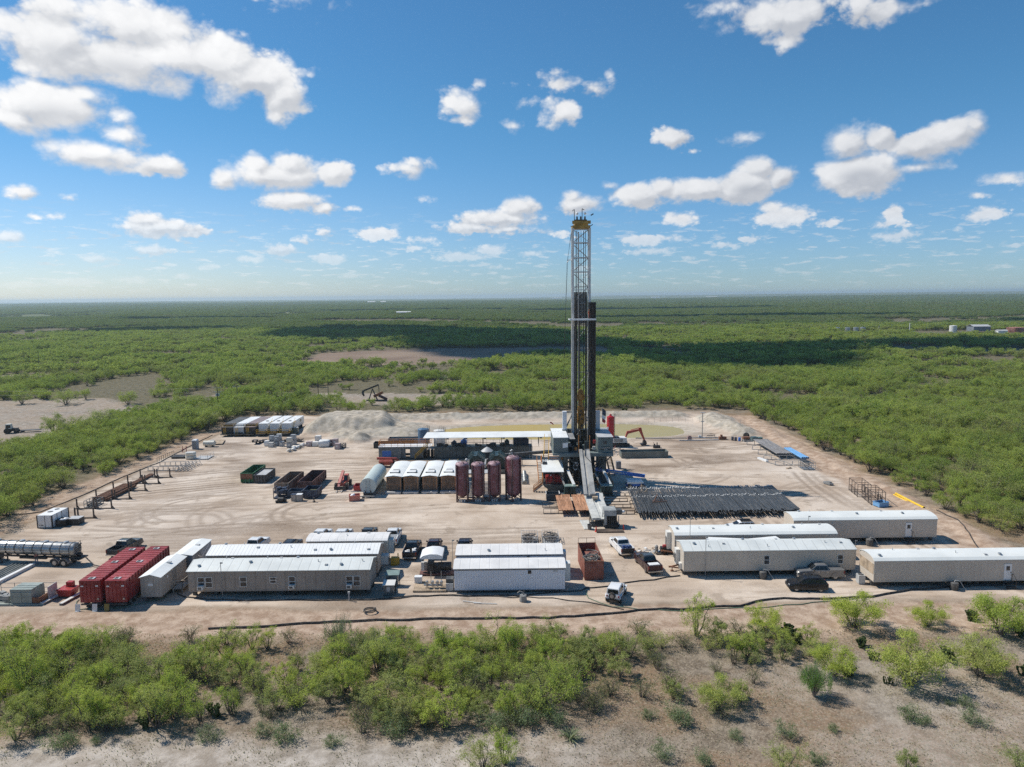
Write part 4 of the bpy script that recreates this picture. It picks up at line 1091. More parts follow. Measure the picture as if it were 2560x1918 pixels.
# V-door ramp
rmp = M('worn_ramp_steel', (.44, .43, .40), .5, .2, .25, .5, .35, streak=.3)
b = MB()
P0, P1 = Vector(rg(13.25, 129.4, 7.3)), Vector(rg(13.0, 117.6, 2.1))
for u0, u1, h in ((-.95, -.35, .28), (-.35, .10, .05), (.10, 1.0, .30)):
    b.loft([[P + Vector((u0, 0, 0)), P + Vector((u1, 0, 0)), P + Vector((u1, 0, h)), P + Vector((u0, 0, h))] for P in (P0, P1)])
rp = b.build('pipe_ramp', rmp, rig, smooth=0)
MB().tube([P0 + Vector((.2, 0, .5)), P0.lerp(P1, .18) + Vector((.0, 0, .45)), P0.lerp(P1, .33) + Vector((.95, 0, .42))], .06, 6).build('hoist_cable', black, rp)
# stairs on the left, from the ground past the accumulator house to the floor
def stair(parent, p, q, wd, side, m1=orange, m2=grey, both=True, name='stair'):
    """Stair from p (low) to q (high); side = unit vector across the stair."""
    p, q, sd = Vector(p), Vector(q), Vector(side); s = MB(); n_ = max(4, int((q.z - p.z) / .23))
    for e in (-.5, .5): s.bar(p + sd * wd * e, q + sd * wd * e, .06, .28)
    for k in range(1, n_):
        c_ = p.lerp(q, k / n_); d = (q - p); d.z = 0; d.normalize()
        s.add([c_ + sd * wd * a + d * f * .14 + Vector((0, 0, h)) for h in (0, .04) for a, f in ((-.48, -1), (.48, -1), (.48, 1), (-.48, 1))], [(3, 2, 1, 0), (4, 5, 6, 7), (0, 1, 5, 4), (1, 2, 6, 5), (2, 3, 7, 6), (3, 0, 4, 7)])
    o = s.build(name, m2, parent, smooth=0)
    r_ = MB()
    for e in (-.5, .5) if both else (.5,): r_.rail([tuple(p + sd * wd * e), tuple(q + sd * wd * e)], 0, 1.0, .045)
    r_.build('handrail', m1, o)
    return o
stair(rig, rg(6.35, 132.6, 4.9), rg(6.85, 139.8, 7.5), .9, (1, 0, 0), yellow)
stair(rig, rg(19.9, 138.8, .05), rg(18.9, 146.0, 6.6), 1.0, (1, 0, 0), M('brown_steel', (.16, .11, .06), .7), M('brown_steel2', (.14, .10, .06), .7))
fl = thing('flag', 'small red flag on a thin pole above the left doghouse', 'flag', (7.3, 136, 9.725))
MB().cyl((0, 0, 0), (0, 0, 1.9), .025, 6).build('pole', ltgrey, fl); MB().add([(0, 0, 1.9), (.3, 0, 1.85), (.75, .05, 1.4), (.62, .05, 1.25), (.3, 0, 1.55), (0, 0, 1.65)] + [(x, .02 + y, z) for x, y, z in [(0, 0, 1.9), (.3, 0, 1.85), (.75, .05, 1.4), (.62, .05, 1.25), (.3, 0, 1.55), (0, 0, 1.65)]], [(0, 1, 4, 5), (1, 2, 3, 4), (11, 10, 7, 6), (10, 9, 8, 7)]).build('cloth', red, fl, smooth=0)
fl2 = thing('flag', 'dark blue and red flag hanging beside the red separator tank', 'flag', (17.9, 139.6, 9.725))
MB().cyl((0, 0, 0), (0, 0, 4.2), .03, 6).build('pole', ltgrey, fl2)
for z0, z1, m_ in ((2.6, 3.9, navy), (1.9, 2.6, white), (1.2, 1.9, red)): MB().prism([(0, z0), (.75 - (3.9 - z1) * .12, z0 - .45), (.75, z1 - .55), (0, z1)], 'y', -.01, .01).build('stripe', m_, fl2, smooth=0)

# travelling block and top drive hang in the mast
td = thing('top_drive', 'yellow travelling block and top drive hanging in the mast', 'top drive', (13.35, 136.9, FZ + .9))
ty = M('ochre_machine_paint', (.36, .17, .015), .5, 0, .4, 1.2, .2)
MB().loft([[(-.72, -.25, 8.0), (.72, -.25, 8.0), (.72, .25, 8.0), (-.72, .25, 8.0)], [(-.78, -.3, 8.8), (.78, -.3, 8.8), (.78, .3, 8.8), (-.78, .3, 8.8)], [(-.45, -.25, 9.9), (.45, -.25, 9.9), (.45, .25, 9.9), (-.45, .25, 9.9)], [(-.15, -.2, 10.2), (.15, -.2, 10.2), (.15, .2, 10.2), (-.15, .2, 10.2)]]).cyl((0, -.34, 8.75), (0, .34, 8.75), .55, 18).build('travelling_block', ty, td)
MB().loft([[(-.3, -.2, 6.8), (.3, -.2, 6.8), (.3, .2, 6.8), (-.3, .2, 6.8)], [(-.42, -.25, 7.3), (.42, -.25, 7.3), (.42, .25, 7.3), (-.42, .25, 7.3)], [(-.3, -.2, 8.0), (.3, -.2, 8.0), (.3, .2, 8.0), (-.3, .2, 8.0)]]).build('hook', ty, td)
b = MB().box(-.75, .75, -.45, .45, 3.6, 5.4).box(-.55, .55, -.5, .4, 5.4, 6.8).cyl((-.5, -.5, 3.4), (-.5, -.5, 6.4), .17, 10).cyl((.5, -.5, 3.4), (.5, -.5, 6.4), .17, 10).box(-.45, .45, -.4, .3, 2.4, 3.6)
b.build('drive_body', ty, td, smooth=30)
b = MB()
for x, z, s in ((-.2, 5.2, .4), (.3, 4.4, .35), (0, 6.0, .3), (-.4, 4.1, .25), (.15, 3.1, .35)): b.rbox((x, -.5, z), (s, .12, s * 1.3), 0, 0, .2)
b.build('drive_cover', black, td, smooth=0)
MB().cyl((0, 0, -.85), (0, 0, 2.4), .12, 10).build('quill', dkgrey, td)
for x in (-.3, .3): MB().bar((x, -.1, .2), (x, -.1, 2.6), .1, .12).build('link_bail', ty, td, smooth=0)

# stands of drill pipe racked in the derrick
pipeblk = M('dark_drill_pipe', (.045, .038, .034), .5, .3, .4, .3, .3, streak=.4)
ptop = M('pipe_end_black', (.015, .014, .013), .6)
base = None
for grp, x0, y0, nx_, ny_ in (('stand of dark drill pipe racked on the right side of the derrick', 14.75, 134.2, 8, 9), ('stand of drill pipe racked behind the left mast leg', 12.2, 135.3, 2, 4)):
    for i in range(nx_):
        for j in range(ny_):
            o = thing('drill_pipe_stand', grp, 'drill pipe', (x0 + .165 * i + rng.uniform(-.02, .02), y0 + .2 * j, FZ + .01), 0, 'racked drill pipe stands') if base is None else copy_tree(base, grp, (x0 + .165 * i + rng.uniform(-.02, .02), y0 + .2 * j, FZ + .01))
            if base is None:
                base = o
                MB().cyl((0, 0, .4), (0, 0, 27.4), .066, 7).build('pipe', pipeblk, o)
                MB().cyl((0, 0, 27.4), (0, 0, 27.9), .085, 7).build('tool_joint', ptop, o)
                MB().cyl((0, 0, 0), (0, 0, .4), .085, 7).build('tool_joint', ptop, o)

# ------------------------------------------------------------------ people
def person(label, loc, rz, top, legs, h=1.75, pose='stand', helmet=None, arms=.12):
    """One continuous body grown from a skeleton; clothing colours by part."""
    t = thing('person', label, 'person', loc, rz)
    k = h / 1.75
    J = [((0, 0, .95), .13), ((0, 0, 1.15), .12), ((0, .01, 1.36), .13), ((0, .01, 1.47), .065), ((0, -.02, 1.56), .085), ((0, -.02, 1.66), .09),
         ((-.19, .01, 1.41), .062), ((-.24, -.02, 1.15), .047), ((-.23, -.12 - arms, .93), .036), ((-.22, -.15 - arms, .85), .032),
         ((.19, .01, 1.41), .062), ((.24, -.02, 1.15), .047), ((.23, -.12 - arms, .93), .036), ((.22, -.15 - arms, .85), .032),
         ((-.10, 0, .88), .095), ((-.11, -.02, .48), .066), ((-.11, .02, .08), .048), ((-.12, -.12, .04), .045),
         ((.10, 0, .88), .095), ((.12, .0, .48), .066), ((.13, .05, .08), .048), ((.14, -.08, .04), .045)]
    E_ = [(0, 1), (1, 2), (2, 3), (3, 4), (4, 5), (2, 6), (6, 7), (7, 8), (8, 9), (2, 10), (10, 11), (11, 12), (12, 13), (0, 14), (14, 15), (15, 16), (16, 17), (0, 18), (18, 19), (19, 20), (20, 21)]
    me = bpy.data.meshes.new('body'); me.from_pydata([tuple(c * k for c in p) for p, _ in J], E_, [])
    o = bpy.data.objects.new('body', me); COL.objects.link(o); o.parent = t
    sk = o.modifiers.new('skin', 'SKIN'); me.skin_vertices[0].data[0].use_root = True
    for i, (_, r_) in enumerate(J): me.skin_vertices[0].data[i].radius = (r_ * k, r_ * k)
    sb = o.modifiers.new('sub', 'SUBSURF'); sb.levels = 2; sb.render_levels = 2
    mt = bpy.data.materials.new('clothing'); mt.use_nodes = True; q = NT(mt.node_tree); bs = q.n['Principled BSDF']
    z = q.new('ShaderNodeSeparateXYZ', q.n.new('ShaderNodeTexCoord').outputs['Object']).outputs[2]
    c_ = q.mix(q.math('GREATER_THAN', z, .93 * k), legs, top); c_ = q.mix(q.math('GREATER_THAN', z, 1.49 * k), c_, (.40, .24, .16)); c_ = q.mix(q.math('LESS_THAN', z, .10 * k), c_, (.03, .022, .018))
    q.put(bs.inputs['Base Color'], c_); bs.inputs['Roughness'].default_value = .8
    me.materials.append(mt)
    for s in (-1, 1):
        hnd = MB()
        bx, by, bz = s * .22, -.16 - arms, .83
        hnd.rbox((bx, by, bz), (.03, .075, .08))
        for f in range(4): hnd.bar((bx, by - .03 + f * .02, bz - .03), (bx - s * .015, by - .035 + f * .02, bz - .10 + abs(f - 1.5) * .01), .017)
        hnd.bar((bx, by - .035, bz + .01), (bx - s * .02, by - .065, bz - .04), .02)
        hnd.build('hand', skin, t)
    f_ = MB()
    for s in (-1, 1): f_.rbox((s * .035, -.112, 1.63), (.02, .014, .012))
    f_.rbox((0, -.108, 1.565), (.05, .012, .012))
    f_.build('face', black, t); MB().rbox((0, -.12, 1.60), (.026, .035, .04)).build('nose', skin, t)
    if helmet: MB().lathe((0, -.02, 1.64 * k), [(.15, 0), (.125, .02), (.12, .06), (.09, .11), (.04, .135), (0, .14)], 14).build('hard_hat', helmet, t)
    else: MB().lathe((0, -.01, 1.63 * k), [(.10, .0), (.105, .04), (.08, .09), (0, .115)], 12).build('hair', black, t)
    return t


person('person in dusty red shirt and blue jeans standing beside the tanker trailer', (-65.6, 93.9, 0), .4, (.30, .13, .10), (.12, .18, .30))
person('person in bright red coveralls at the rail of the accumulator house', (6.95, 127.9, 1.42), .2, (.55, .05, .05), (.50, .05, .05), helmet=white)
person('person in orange coveralls up on the racking board', (14.75, 134.45, 31.56), .0, (.50, .09, .03), (.45, .09, .03), helmet=orange)

# accumulator house beside the substructure
ah = thing('accumulator_house', 'open fronted equipment house with white roof and red valves inside', 'equipment house', (7.35, 130.0, 0))
def ag(x, y, z=0): return (x - 7.35, y - 130.0, z)
MB().prism([(-.85, 0), (1.95, 0), (1.95, 1.35), (-1.85, 1.35), (-1.55, .95), (-1.1, .7)], 'y', -2.5, 2.6).build('skid_base', rigdark, ah, smooth=0)
b = MB()
for x in (-1.75, .15, 1.9):
    b.bar((x, -2.45, 1.35), (x, -2.45, 3.75), .09)
for x in (-1.75, 1.9): b.bar((x, 2.5, 1.35), (x, 2.5, 4.75), .09)
for z in (1.75, 2.3): b.bar((-1.75, -2.45, z), (1.9, -2.45, z), .05)
b.build('post', dkgrey, ah, smooth=0)
MB().add([(-2.0, -2.7, 3.75), (2.0, -2.7, 3.75), (2.05, 2.75, 4.8), (-2.0, 2.75, 4.8), (-2.0, -2.7, 3.85), (2.0, -2.7, 3.85), (2.05, 2.75, 4.9), (-2.0, 2.75, 4.9)], [(3, 2, 1, 0), (4, 5, 6, 7), (0, 1, 5, 4), (1, 2, 6, 5), (2, 3, 7, 6), (3, 0, 4, 7)]).build('roof', whiteroof, ah, smooth=0)
MB().rbox((-1.35, 1.0, 4.62), (.8, 1.1, .1), 0, .19).build('roof_panel', black, ah, smooth=0)
MB().box(-1.7, 1.85, 2.3, 2.45, 1.36, 4.5).build('rear_wall', rigdark, ah, smooth=0)
b = MB()
for k in range(9): b.cyl((-1.1 + .34 * k, -1.7, 1.4), (-1.1 + .34 * k, -1.7, 2.7), .15, 10)
b.box(-1.3, 1.8, -1.2, .5, 1.36, 2.6)
b.build('valve_bank', red, ah)
rl = MB().rail([(-1.9, 2.75), (-1.9, 1.2)], 4.9, 1.0, .05).rail([(-.6, 2.75), (2.0, 2.75)], 4.9, 1.0, .05).rail([(2.0, 2.75), (2.0, 1.6)], 4.9, 1.0, .05)
rl.build('railing', orange, ah)
stair(ah, (-3.6, -2.1, .05), (-1.95, -2.1, 1.35), .8, (0, 1, 0), orange)
stair(ah, (-2.2, -2.2, 1.4), (-2.4, 2.4, 4.7), .8, (1, 0, 0), orange)
bs2 = thing('steel_basket', 'open dark steel basket on the ground before the accumulator house', 'basket', (7.0, 122.7, 0))
def open_box(t, sx, sy, h, m_, wall=.06, z0=.1, name='bin_body', ribs=0, flare=0.0):
    b = MB().box(-sx / 2, sx / 2, -sy / 2, sy / 2, z0, z0 + .08)
    for s in (-1, 1):
        b.loft([[(-sx / 2 - flare, s * (sy / 2), z0 + .08), (sx / 2 + flare, s * sy / 2, z0 + .08), (sx / 2 + flare, s * (sy / 2 - wall), z0 + .08), (-sx / 2 - flare, s * (sy / 2 - wall), z0 + .08)], [(-sx / 2 - flare, s * (sy / 2 + flare), h), (sx / 2 + flare, s * (sy / 2 + flare), h), (sx / 2 + flare, s * (sy / 2 + flare - wall), h), (-sx / 2 - flare, s * (sy / 2 + flare - wall), h)]])
        b.box(min(s * sx / 2, s * (sx / 2 - wall)), max(s * sx / 2, s * (sx / 2 - wall)), -sy / 2 + wall, sy / 2 - wall, z0 + .08, h - .002)
        for k in range(ribs):
            y = -sy / 2 + sy * (k + .5) / ribs
            b.box(min(s * sx / 2, s * (sx / 2 + .07)), max(s * sx / 2, s * (sx / 2 + .07)), y - .05, y + .05, z0, h)
    for s in (-1, 1):
        b.box(-sx / 2 - .05, sx / 2 + .05, s * sy / 2 - .05, s * sy / 2 + .05, h + .002, h + .08); b.box(s * sx / 2 - .05, s * sx / 2 + .05, -sy / 2 + .052, sy / 2 - .052, h + .002, h + .08)
    for y in (-sy * .4, sy * .4): b.box(-sx / 2, sx / 2, y - .06, y + .06, 0, z0 - .001)
    return b.build(name, m_, t, smooth=0)
open_box(bs2, 2.3, 1.8, 1.15, dkgrey); MB().box(1.25, 1.95, -.6, .7, .0, .9).build('side_box', dkgrey, bs2, smooth=0)
b = MB()
for s in (-1.18, 1.18): b.bar((s, -.9, 1.28), (s, .9, 1.28), .09)
b.build('lift_rail', white, bs2, smooth=0)

# ------------------------------------------------------------------ generator houses, silos, tanks
def gp(px, py, z=0.0):
    """Point at height z seen at photo pixel (px, py): used to survey where things stand."""
    u = (px - 1280) / FPX; v = -(py - 959) / FPX; c_, s_ = math.cos(-ROLL), math.sin(-ROLL)
    u, v = u * c_ - v * s_, u * s_ + v * c_
    d = (u, math.cos(PITCH) + v * math.sin(PITCH), -math.sin(PITCH) + v * math.cos(PITCH)); t_ = (z - CAM_H) / d[2]
    return Vector((d[0] * t_, d[1] * t_, z))


rad = M('radiator_brown', (.17, .115, .08), .7, 0.0, .3, 1, .2, grooves=('Z', .09, .5))
gen0 = thing('generator_house', 'generator house with brown radiator front beside the green horizontal tank', 'generator', (-22.1, 128, 0), 0, 'row of generator houses')
MB().box(-1.38, 1.38, .45, 11.6, .42, 3.05).build('wall', M('gen_grey', (.30, .32, .31), .55, 0, .15, .6, .2), gen0, smooth=0)
arch_ = [(-1.58 + 3.16 * k / 10, 3.02 + .2 * (1 - (2 * k / 10 - 1) ** 2)) for k in range(11)]
ro = MB().prism(arch_ + [(x, z + .07) for x, z in arch_[::-1]], 'y', -.15, 11.9).prism(arch_, 'y', .5, 11.5).build('roof', whiteroof, gen0, smooth=25)
MB().box(-.6, .6, 2.6, 4.0, 3.25, 3.52).build('roof_vent', grey, ro, smooth=0); MB().rbox((0, 2.3, 3.54), (1.35, .7, .05), 0, .3).build('vent_flap', white, ro, smooth=0)
MB().box(-1.0, 1.0, 2.02, 2.08, 3.25, 3.45).build('vent_bar', dkgrey, ro, smooth=0)
ra = MB().box(-1.22, 1.22, .06, .449, .45, 2.9).build('radiator', rad, gen0, smooth=0)
b = MB()
for x in (-1.32, 1.22): b.box(x, x + .10, 0, .44, .42, 2.95)
b.box(-1.22, 1.22, 0, .44, 2.901, 2.98)
for x in (-.75, .7): b.box(x, x + .03, .02, .055, .45, 2.88)
b.box(-1.22, 1.22, .02, .05, 1.6, 1.64)
for k in range(9): b.box(-.14, .14, .0, .018, .6 + .25 * k, .64 + .25 * k)
b.build('radiator_guard', M('worn_orange_frame', (.50, .25, .11), .7, 0, .3, 1, .15), ra, smooth=0)
MB().box(-1.45, 1.45, -.9, 11.7, .12, .40).box(-1.2, -.6, -.95, 11.6, 0, .118).box(.6, 1.2, -.95, 11.6, 0, .118).build('skid', ltgrey, gen0, smooth=0)
MB().box(-.25, .25, -.02, .0, 3.1, 3.32).build('lamp', black, gen0, smooth=0)
for x, lb in ((-18.9, 'generator house second from the green tank'), (-15.4, 'generator house third from the green tank'), (-12.0, 'generator house right behind the maroon silos')):
    copy_tree(gen0, lb, (x, 128, 0))


def silo(label, x, h, r=1.18, turned=False):
    t = thing('bulk_silo', label, 'silo', (x, 122.6, 0), .6 if turned else 0, 'maroon bulk silos')
    MB().lathe((0, 0, 0), [(.0, .55), (.18, .55), (.35, .65), (r, 1.3), (r, h - .5)], 26).build('tank_shell', maroon, t, smooth=40)
    MB().lathe((0, 0, 0), [(r, h - .5), (r * .93, h - .25), (r * .7, h - .05), (0, h)], 26).build('dome', M('sunlit_dusty_maroon', (.34, .20, .215), .6, 0, .3, 1, .6, dustcol=(.55, .46, .47)), t, smooth=50)  # dome paler than the shell: sunlit top painted into the colour, plus dust
    f = MB()
    mr = M('maroon_frame', (.10, .045, .05), .5, 0, .3, 1, .35)
    for a in (45, 135, 225, 315):
        cx_, cy_ = 1.33 * math.cos(R(a)), 1.33 * math.sin(R(a)); f.bar((cx_, cy_, 0), (cx_, cy_, h - .3), .22)
    c4 = [(1.33 * math.cos(R(a)), 1.33 * math.sin(R(a))) for a in (45, 135, 225, 315)]
    for z in (.25, 1.7) + ((3.4, 4.9, 6.4) if turned else (h - .45,)):
        for i in range(4): f.bar((*c4[i], z), (*c4[(i + 1) % 4], z), .10)
    for i in range(4): f.bar((*c4[i], .3), (*c4[(i + 1) % 4], 1.65), .07)
    f.build('frame', mr, t, smooth=0)
    MB().tube([(.3, -1.0, 1.0), (.42, -1.05, 2.6), (.42, -1.04, h - .5), (.3, -.7, h + .05), (.1, -.2, h + .05)], .09, 8).build('fill_pipe', mr, t)
    rl_ = MB().rail([(.8 * math.cos(R(a)), .8 * math.sin(R(a))) for a in range(0, 361, 45)], h - .3, .55, .02, 0)
    rl_.build('railing', dkgrey, t)
    b = MB()
    for k in range(3): b.rbox((-.4 + .4 * k, -.9, .25), (.25, .3, .4))
    b.build('discharge_valve', ltgrey, t, smooth=0)


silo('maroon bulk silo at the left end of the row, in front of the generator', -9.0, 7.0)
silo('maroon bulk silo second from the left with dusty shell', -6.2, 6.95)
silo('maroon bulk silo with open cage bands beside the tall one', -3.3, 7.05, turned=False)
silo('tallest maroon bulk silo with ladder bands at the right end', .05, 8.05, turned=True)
o = MB()
for k in range(12): o.box(-1.3, .0, 0, .5, .25 * k + .1, .25 * k + .14)
o.box(-1.34, -1.3, 0, .5, 0, 4.3); o.box(0, .04, 0, .5, 0, 4.3); o.box(-1.6, .3, .5, 3.2, 4.3, 4.4)
for x in (-1.55, .25): o.box(x, x + .06, 3.1, 3.16, 0, 4.29)
st0 = o.build('access_platform', ltgrey, None, (-6.9, 124.2, 0), smooth=0); tag(st0, 'white topped access platform and ladder between the left silos', 'platform')
st1 = bpy.data.objects.new('access_platform', st0.data); COL.objects.link(st1); st1.location = (-4.1, 124.2, 0); tag(st1, 'white topped access platform and ladder between the middle silos', 'platform')

tk = thing('horizontal_tank', 'pale green horizontal cylinder tank on skids left of the generators', 'tank', (-26.35, 125.6, 0))
MB().cyl((0, 0, 2.0), (0, 11.0, 2.0), 1.48, 36).build('tank_shell', M('pale_green_tank', (.50, .56, .52), .42, 0, .06, .3, .12), tk, smooth=40)
b = MB()
for x in (-.35, .35): b.box(x - .03, x + .03, -.06, -.002, .8, 3.1)
for k in range(8): b.box(-.32, .32, -.05, -.01, .9 + k * .28, .93 + k * .28)
b.build('ladder', ltgrey, tk, smooth=0)
b = MB().cyl((-.5, -.12, 1.2), (-.5, -.12, .2), .07, 8).cyl((.5, -.12, 1.2), (.5, -.12, .2), .07, 8).rbox((0, -.2, .55), (1.6, .3, .4))
b.build('valves', black, tk)
b = MB()
for x in (-1.0, .8): b.box(x, x + .25, -.8, 11.3, .0, .25)
b.box(-1.3, 1.3, -.9, -.6, .252, .40)
for y in (1, 5.5, 10): b.box(-1.1, 1.1, y - .15, y + .15, .252, .75)
b.build('skid', grey, tk, smooth=0)

# mud tank row with canopy
mtk = M('mud_tank_green_grey', (.095, .115, .11), .55, 0, .25, .4, .2, grooves=('D', 1.5, .4), streak=.3)
mtg = M('mud_house_grey', (.17, .185, .18), .55, 0, .2, .5, .2, grooves=('D', .8, .25))
mt = thing('mud_tank', 'long dark green grey mud tank under the long white canopy', 'mud tank', (-4.5, 156.8, 0))
MB().box(-13.0, 8.8, -1.5, 1.6, .25, 2.62).build('tank_body', mtk, mt, smooth=0)
b = MB()
for k in range(15):
    x = -12.6 + 1.5 * k; b.box(x - .05, x + .05, -1.58, -1.5, .3, 2.6)
b.box(-13.05, 8.85, -1.62, -1.2, 2.622, 2.72); b.box(-13, 8.8, -1.7, 1.7, 0, .248)
b.build('rib', rigdark, mt, smooth=0)
MB().rail([(-13, -1.6), (8.8, -1.6)], 2.73, 1.0, .025).rail([(-13, 1.7), (8.8, 1.7)], 2.73, 1.0, .025).build('railing', dkgrey, mt)
rr = random.Random(9)
b = MB()
for k in range(34):
    x = rr.uniform(-12.5, 8.4); s = rr.uniform(.3, .8); b.rbox((x, rr.uniform(-.8, 1.3), 2.63 + s * .4), (s * 1.2, s, s * .8), rr.uniform(0, 1))
b.build('agitator', M('oily_machine', (.045, .038, .032), .6, 0, .5, 1, .25), mt, smooth=0)
for x, m_, s in ((-6.5, blue, 1.2), (-8.7, navy, .9), (5.6, navy, 1.8), (7.3, navy, 1.5), (3.2, rigdark, 1.0)): MB().rbox((x, .9, 2.63 + s * .45), (s * 1.1, s * .8, s * .9)).cyl((x, .5, 2.63 + s * .9), (x, 1.2, 2.63 + s * .9), s * .35, 12).build('shaker', m_, mt, smooth=30)
sts = MB()
for y, z, h in ((-2.9, .1, 0),):
    sts.bar((8.2, -2.9, 0), (8.2, -1.65, 2.7), .06, .2); sts.bar((8.9, -2.9, 0), (8.9, -1.65, 2.7), .06, .2)
    for k in range(8): sts.box(8.23, 8.87, -2.8 + .14 * k, -2.66 + .14 * k, .25 + .3 * k, .29 + .3 * k)
sts.build('ladder', ltgrey, mt, smooth=0)
cn = thing('canopy', 'long narrow white canopy roof on posts above the mud tank', 'canopy', (-4.5, 156.8, 0))
MB().add([(-15.4, -2.0, 4.8), (14.8, -2.0, 4.8), (15.0, 1.2, 5.5), (-14.8, 1.2, 5.5), (-15.4, -2.0, 4.9), (14.8, -2.0, 4.9), (15.0, 1.2, 5.6), (-14.8, 1.2, 5.6)], [(3, 2, 1, 0), (4, 5, 6, 7), (0, 1, 5, 4), (1, 2, 6, 5), (2, 3, 7, 6), (3, 0, 4, 7)]).build('roof', whiteroof, cn, smooth=0)
b = MB(); lm = MB()
for k in range(8):
    x = -14.6 + 4.15 * k
    b.bar((x, -1.75, 2.74), (x, -1.75, 4.82), .10); b.bar((x, 1.1, 2.74), (x, 1.1, 5.45), .10)
    lm.rbox((x + .5, -1.7, 4.62), (.5, .3, .18)).bar((x + .1, -1.7, 4.62), (x + .4, -1.7, 4.62), .05)
b.build('post', dkgrey, cn, smooth=0); lm.build('lamp', black, cn, smooth=0)
mh = thing('mud_house', 'grey equipment house with blue panel, doorway and orange roof railing', 'equipment house', (-24.0, 157.2, 0))
MB().box(-6.0, -1.0, -1.5, 1.5, .2, 2.75).box(1.0, 4.0, -1.5, 1.5, .2, 2.75).box(-1.0, 1.0, 1.2, 1.45, .2, .75).box(-1.0, 1.0, -1.4, 1.4, 2.2, 2.75).box(-.98, .0, -1.2, -1.1, .2, 2.2).build('wall', mtg, mh, smooth=0)
MB().box(-6.05, 5.8, -1.7, 1.6, 2.752, 2.86).build('roof', white, mh, smooth=0)
MB().rail([(-6, -1.6), (5.6, -1.6)], 2.86, 1.1, .045).rail([(-6, 1.5), (5.6, 1.5)], 2.86, 1.1, .045).rail([(-6, -1.6), (-6, 1.5)], 2.86, 1.1, .045).build('railing', orange, mh)
MB().box(-5.2, -3.2, -1.53, -1.501, .6, 1.9).build('blue_panel', blue, mh, smooth=0); MB().box(-5.25, -3.15, -1.62, -1.54, 1.92, 2.0).build('ledge', ltgrey, mh, smooth=0)
stair(mh, (2.2, -1.95, .1), (5.0, -1.95, 2.8), .8, (0, 1, 0), yellow, rigdark)
b = MB()
for x in (4.3, 5.0, 5.8, 6.5): b.rbox((x, 0, .9), (.5, 1.6, 1.8)).cyl((x, -.9, .2), (x, -.9, 1.9), .12, 8)
b.build('pump_unit', MATS['dark_machinery'], mh, smooth=0); MB().cyl((5.2, -.9, 2.0), (5.2, -.9, 2.45), .3, 12).cyl((6.6, -.8, 1.4), (6.6, -.8, 2.5), .12, 10).build('filter', white, mh)


def vtank(name, label, x, y, r, h, m_, cone=.3, rail=True):
    t = thing(name, label, 'tank', (x, y, hz(x, y)))
    MB().lathe((0, 0, 0), [(r, 0), (r, h), (r * .96, h + .06), (0, h + cone)], 30).build('tank_shell', m_, t, smooth=30)
    b = MB()
    for z in (h * .25, h * .5, h * .75): b.lathe((0, 0, z), [(r + .001, 0), (r + .03, .02), (r + .03, .06), (r + .001, .08)], 30)
    b.build('band', m_, t)
    l = MB()
    for s in (-.22, .22): l.bar((r + .12, s, 0), (r + .12, s, h + .8), .05)
    for k in range(int(h / .32)): l.bar((r + .12, -.22, .3 + k * .32), (r + .12, .22, .3 + k * .32), .04)
    l.build('ladder', dkgrey, t)
    if rail: MB().rail([(r * .9 * math.cos(R(a)), r * .9 * math.sin(R(a))) for a in range(-90, 91, 30)], h, .8, .025, 1).build('railing', dkgrey, t)
    return t


vtank('storage_tank', 'tall blue cylindrical tank behind the mud house', -21.5, 168.5, 1.35, 4.35, M('blue_tank', (.07, .15, .25), .4, 0, .15, .5, .15))
vtank('storage_tank', 'white cylindrical tank beside the tall blue tank', -17.7, 168.5, 1.35, 4.0, offwhite)
rt = vtank('separator_tank', 'bright red vertical separator tank right of the rig', 23.35, 166.5, .88, 7.2, M('bright_red_tank', (.42, .012, .022), .35, 0, .08, .5, .05), .5, False)
MB().lathe((0, 0, 7.55), [(.28, 0), (.28, .25), (.12, .4), (0, .42)], 14).build('top_nozzle', red, rt); MB().rbox((-.75, -.65, 4.6), (.4, .2, .5)).build('gauge_box', white, rt)
for x0, x1, y, h, lb in ((-33.4, -23.8, 168.5, 1.0, 'low black shale bin behind the mud house'), (-30.5, -23.0, 172.0, 1.35, 'grey shale bin filled with cuttings at the foot of the spoil heap')):
    t = thing('shale_bin', lb, 'bin', ((x0 + x1) / 2, y, 0), 0, 'shale bins'); open_box(t, x1 - x0, 2.5, h + .2, black if y < 170 else grey, .08)
    q = MB(); rr = random.Random(int(y))
    for k in range(14): q.ico((rr.uniform(-(x1 - x0) * .45, (x1 - x0) * .45), rr.uniform(-.8, .8), h * .6), rr.uniform(.3, .55), .2, 1, (1.3, 1, .6), rr)
    q.build('cuttings', M('dark_cuttings', (.05, .045, .04), .9, 0, .4, 2, .3), t)

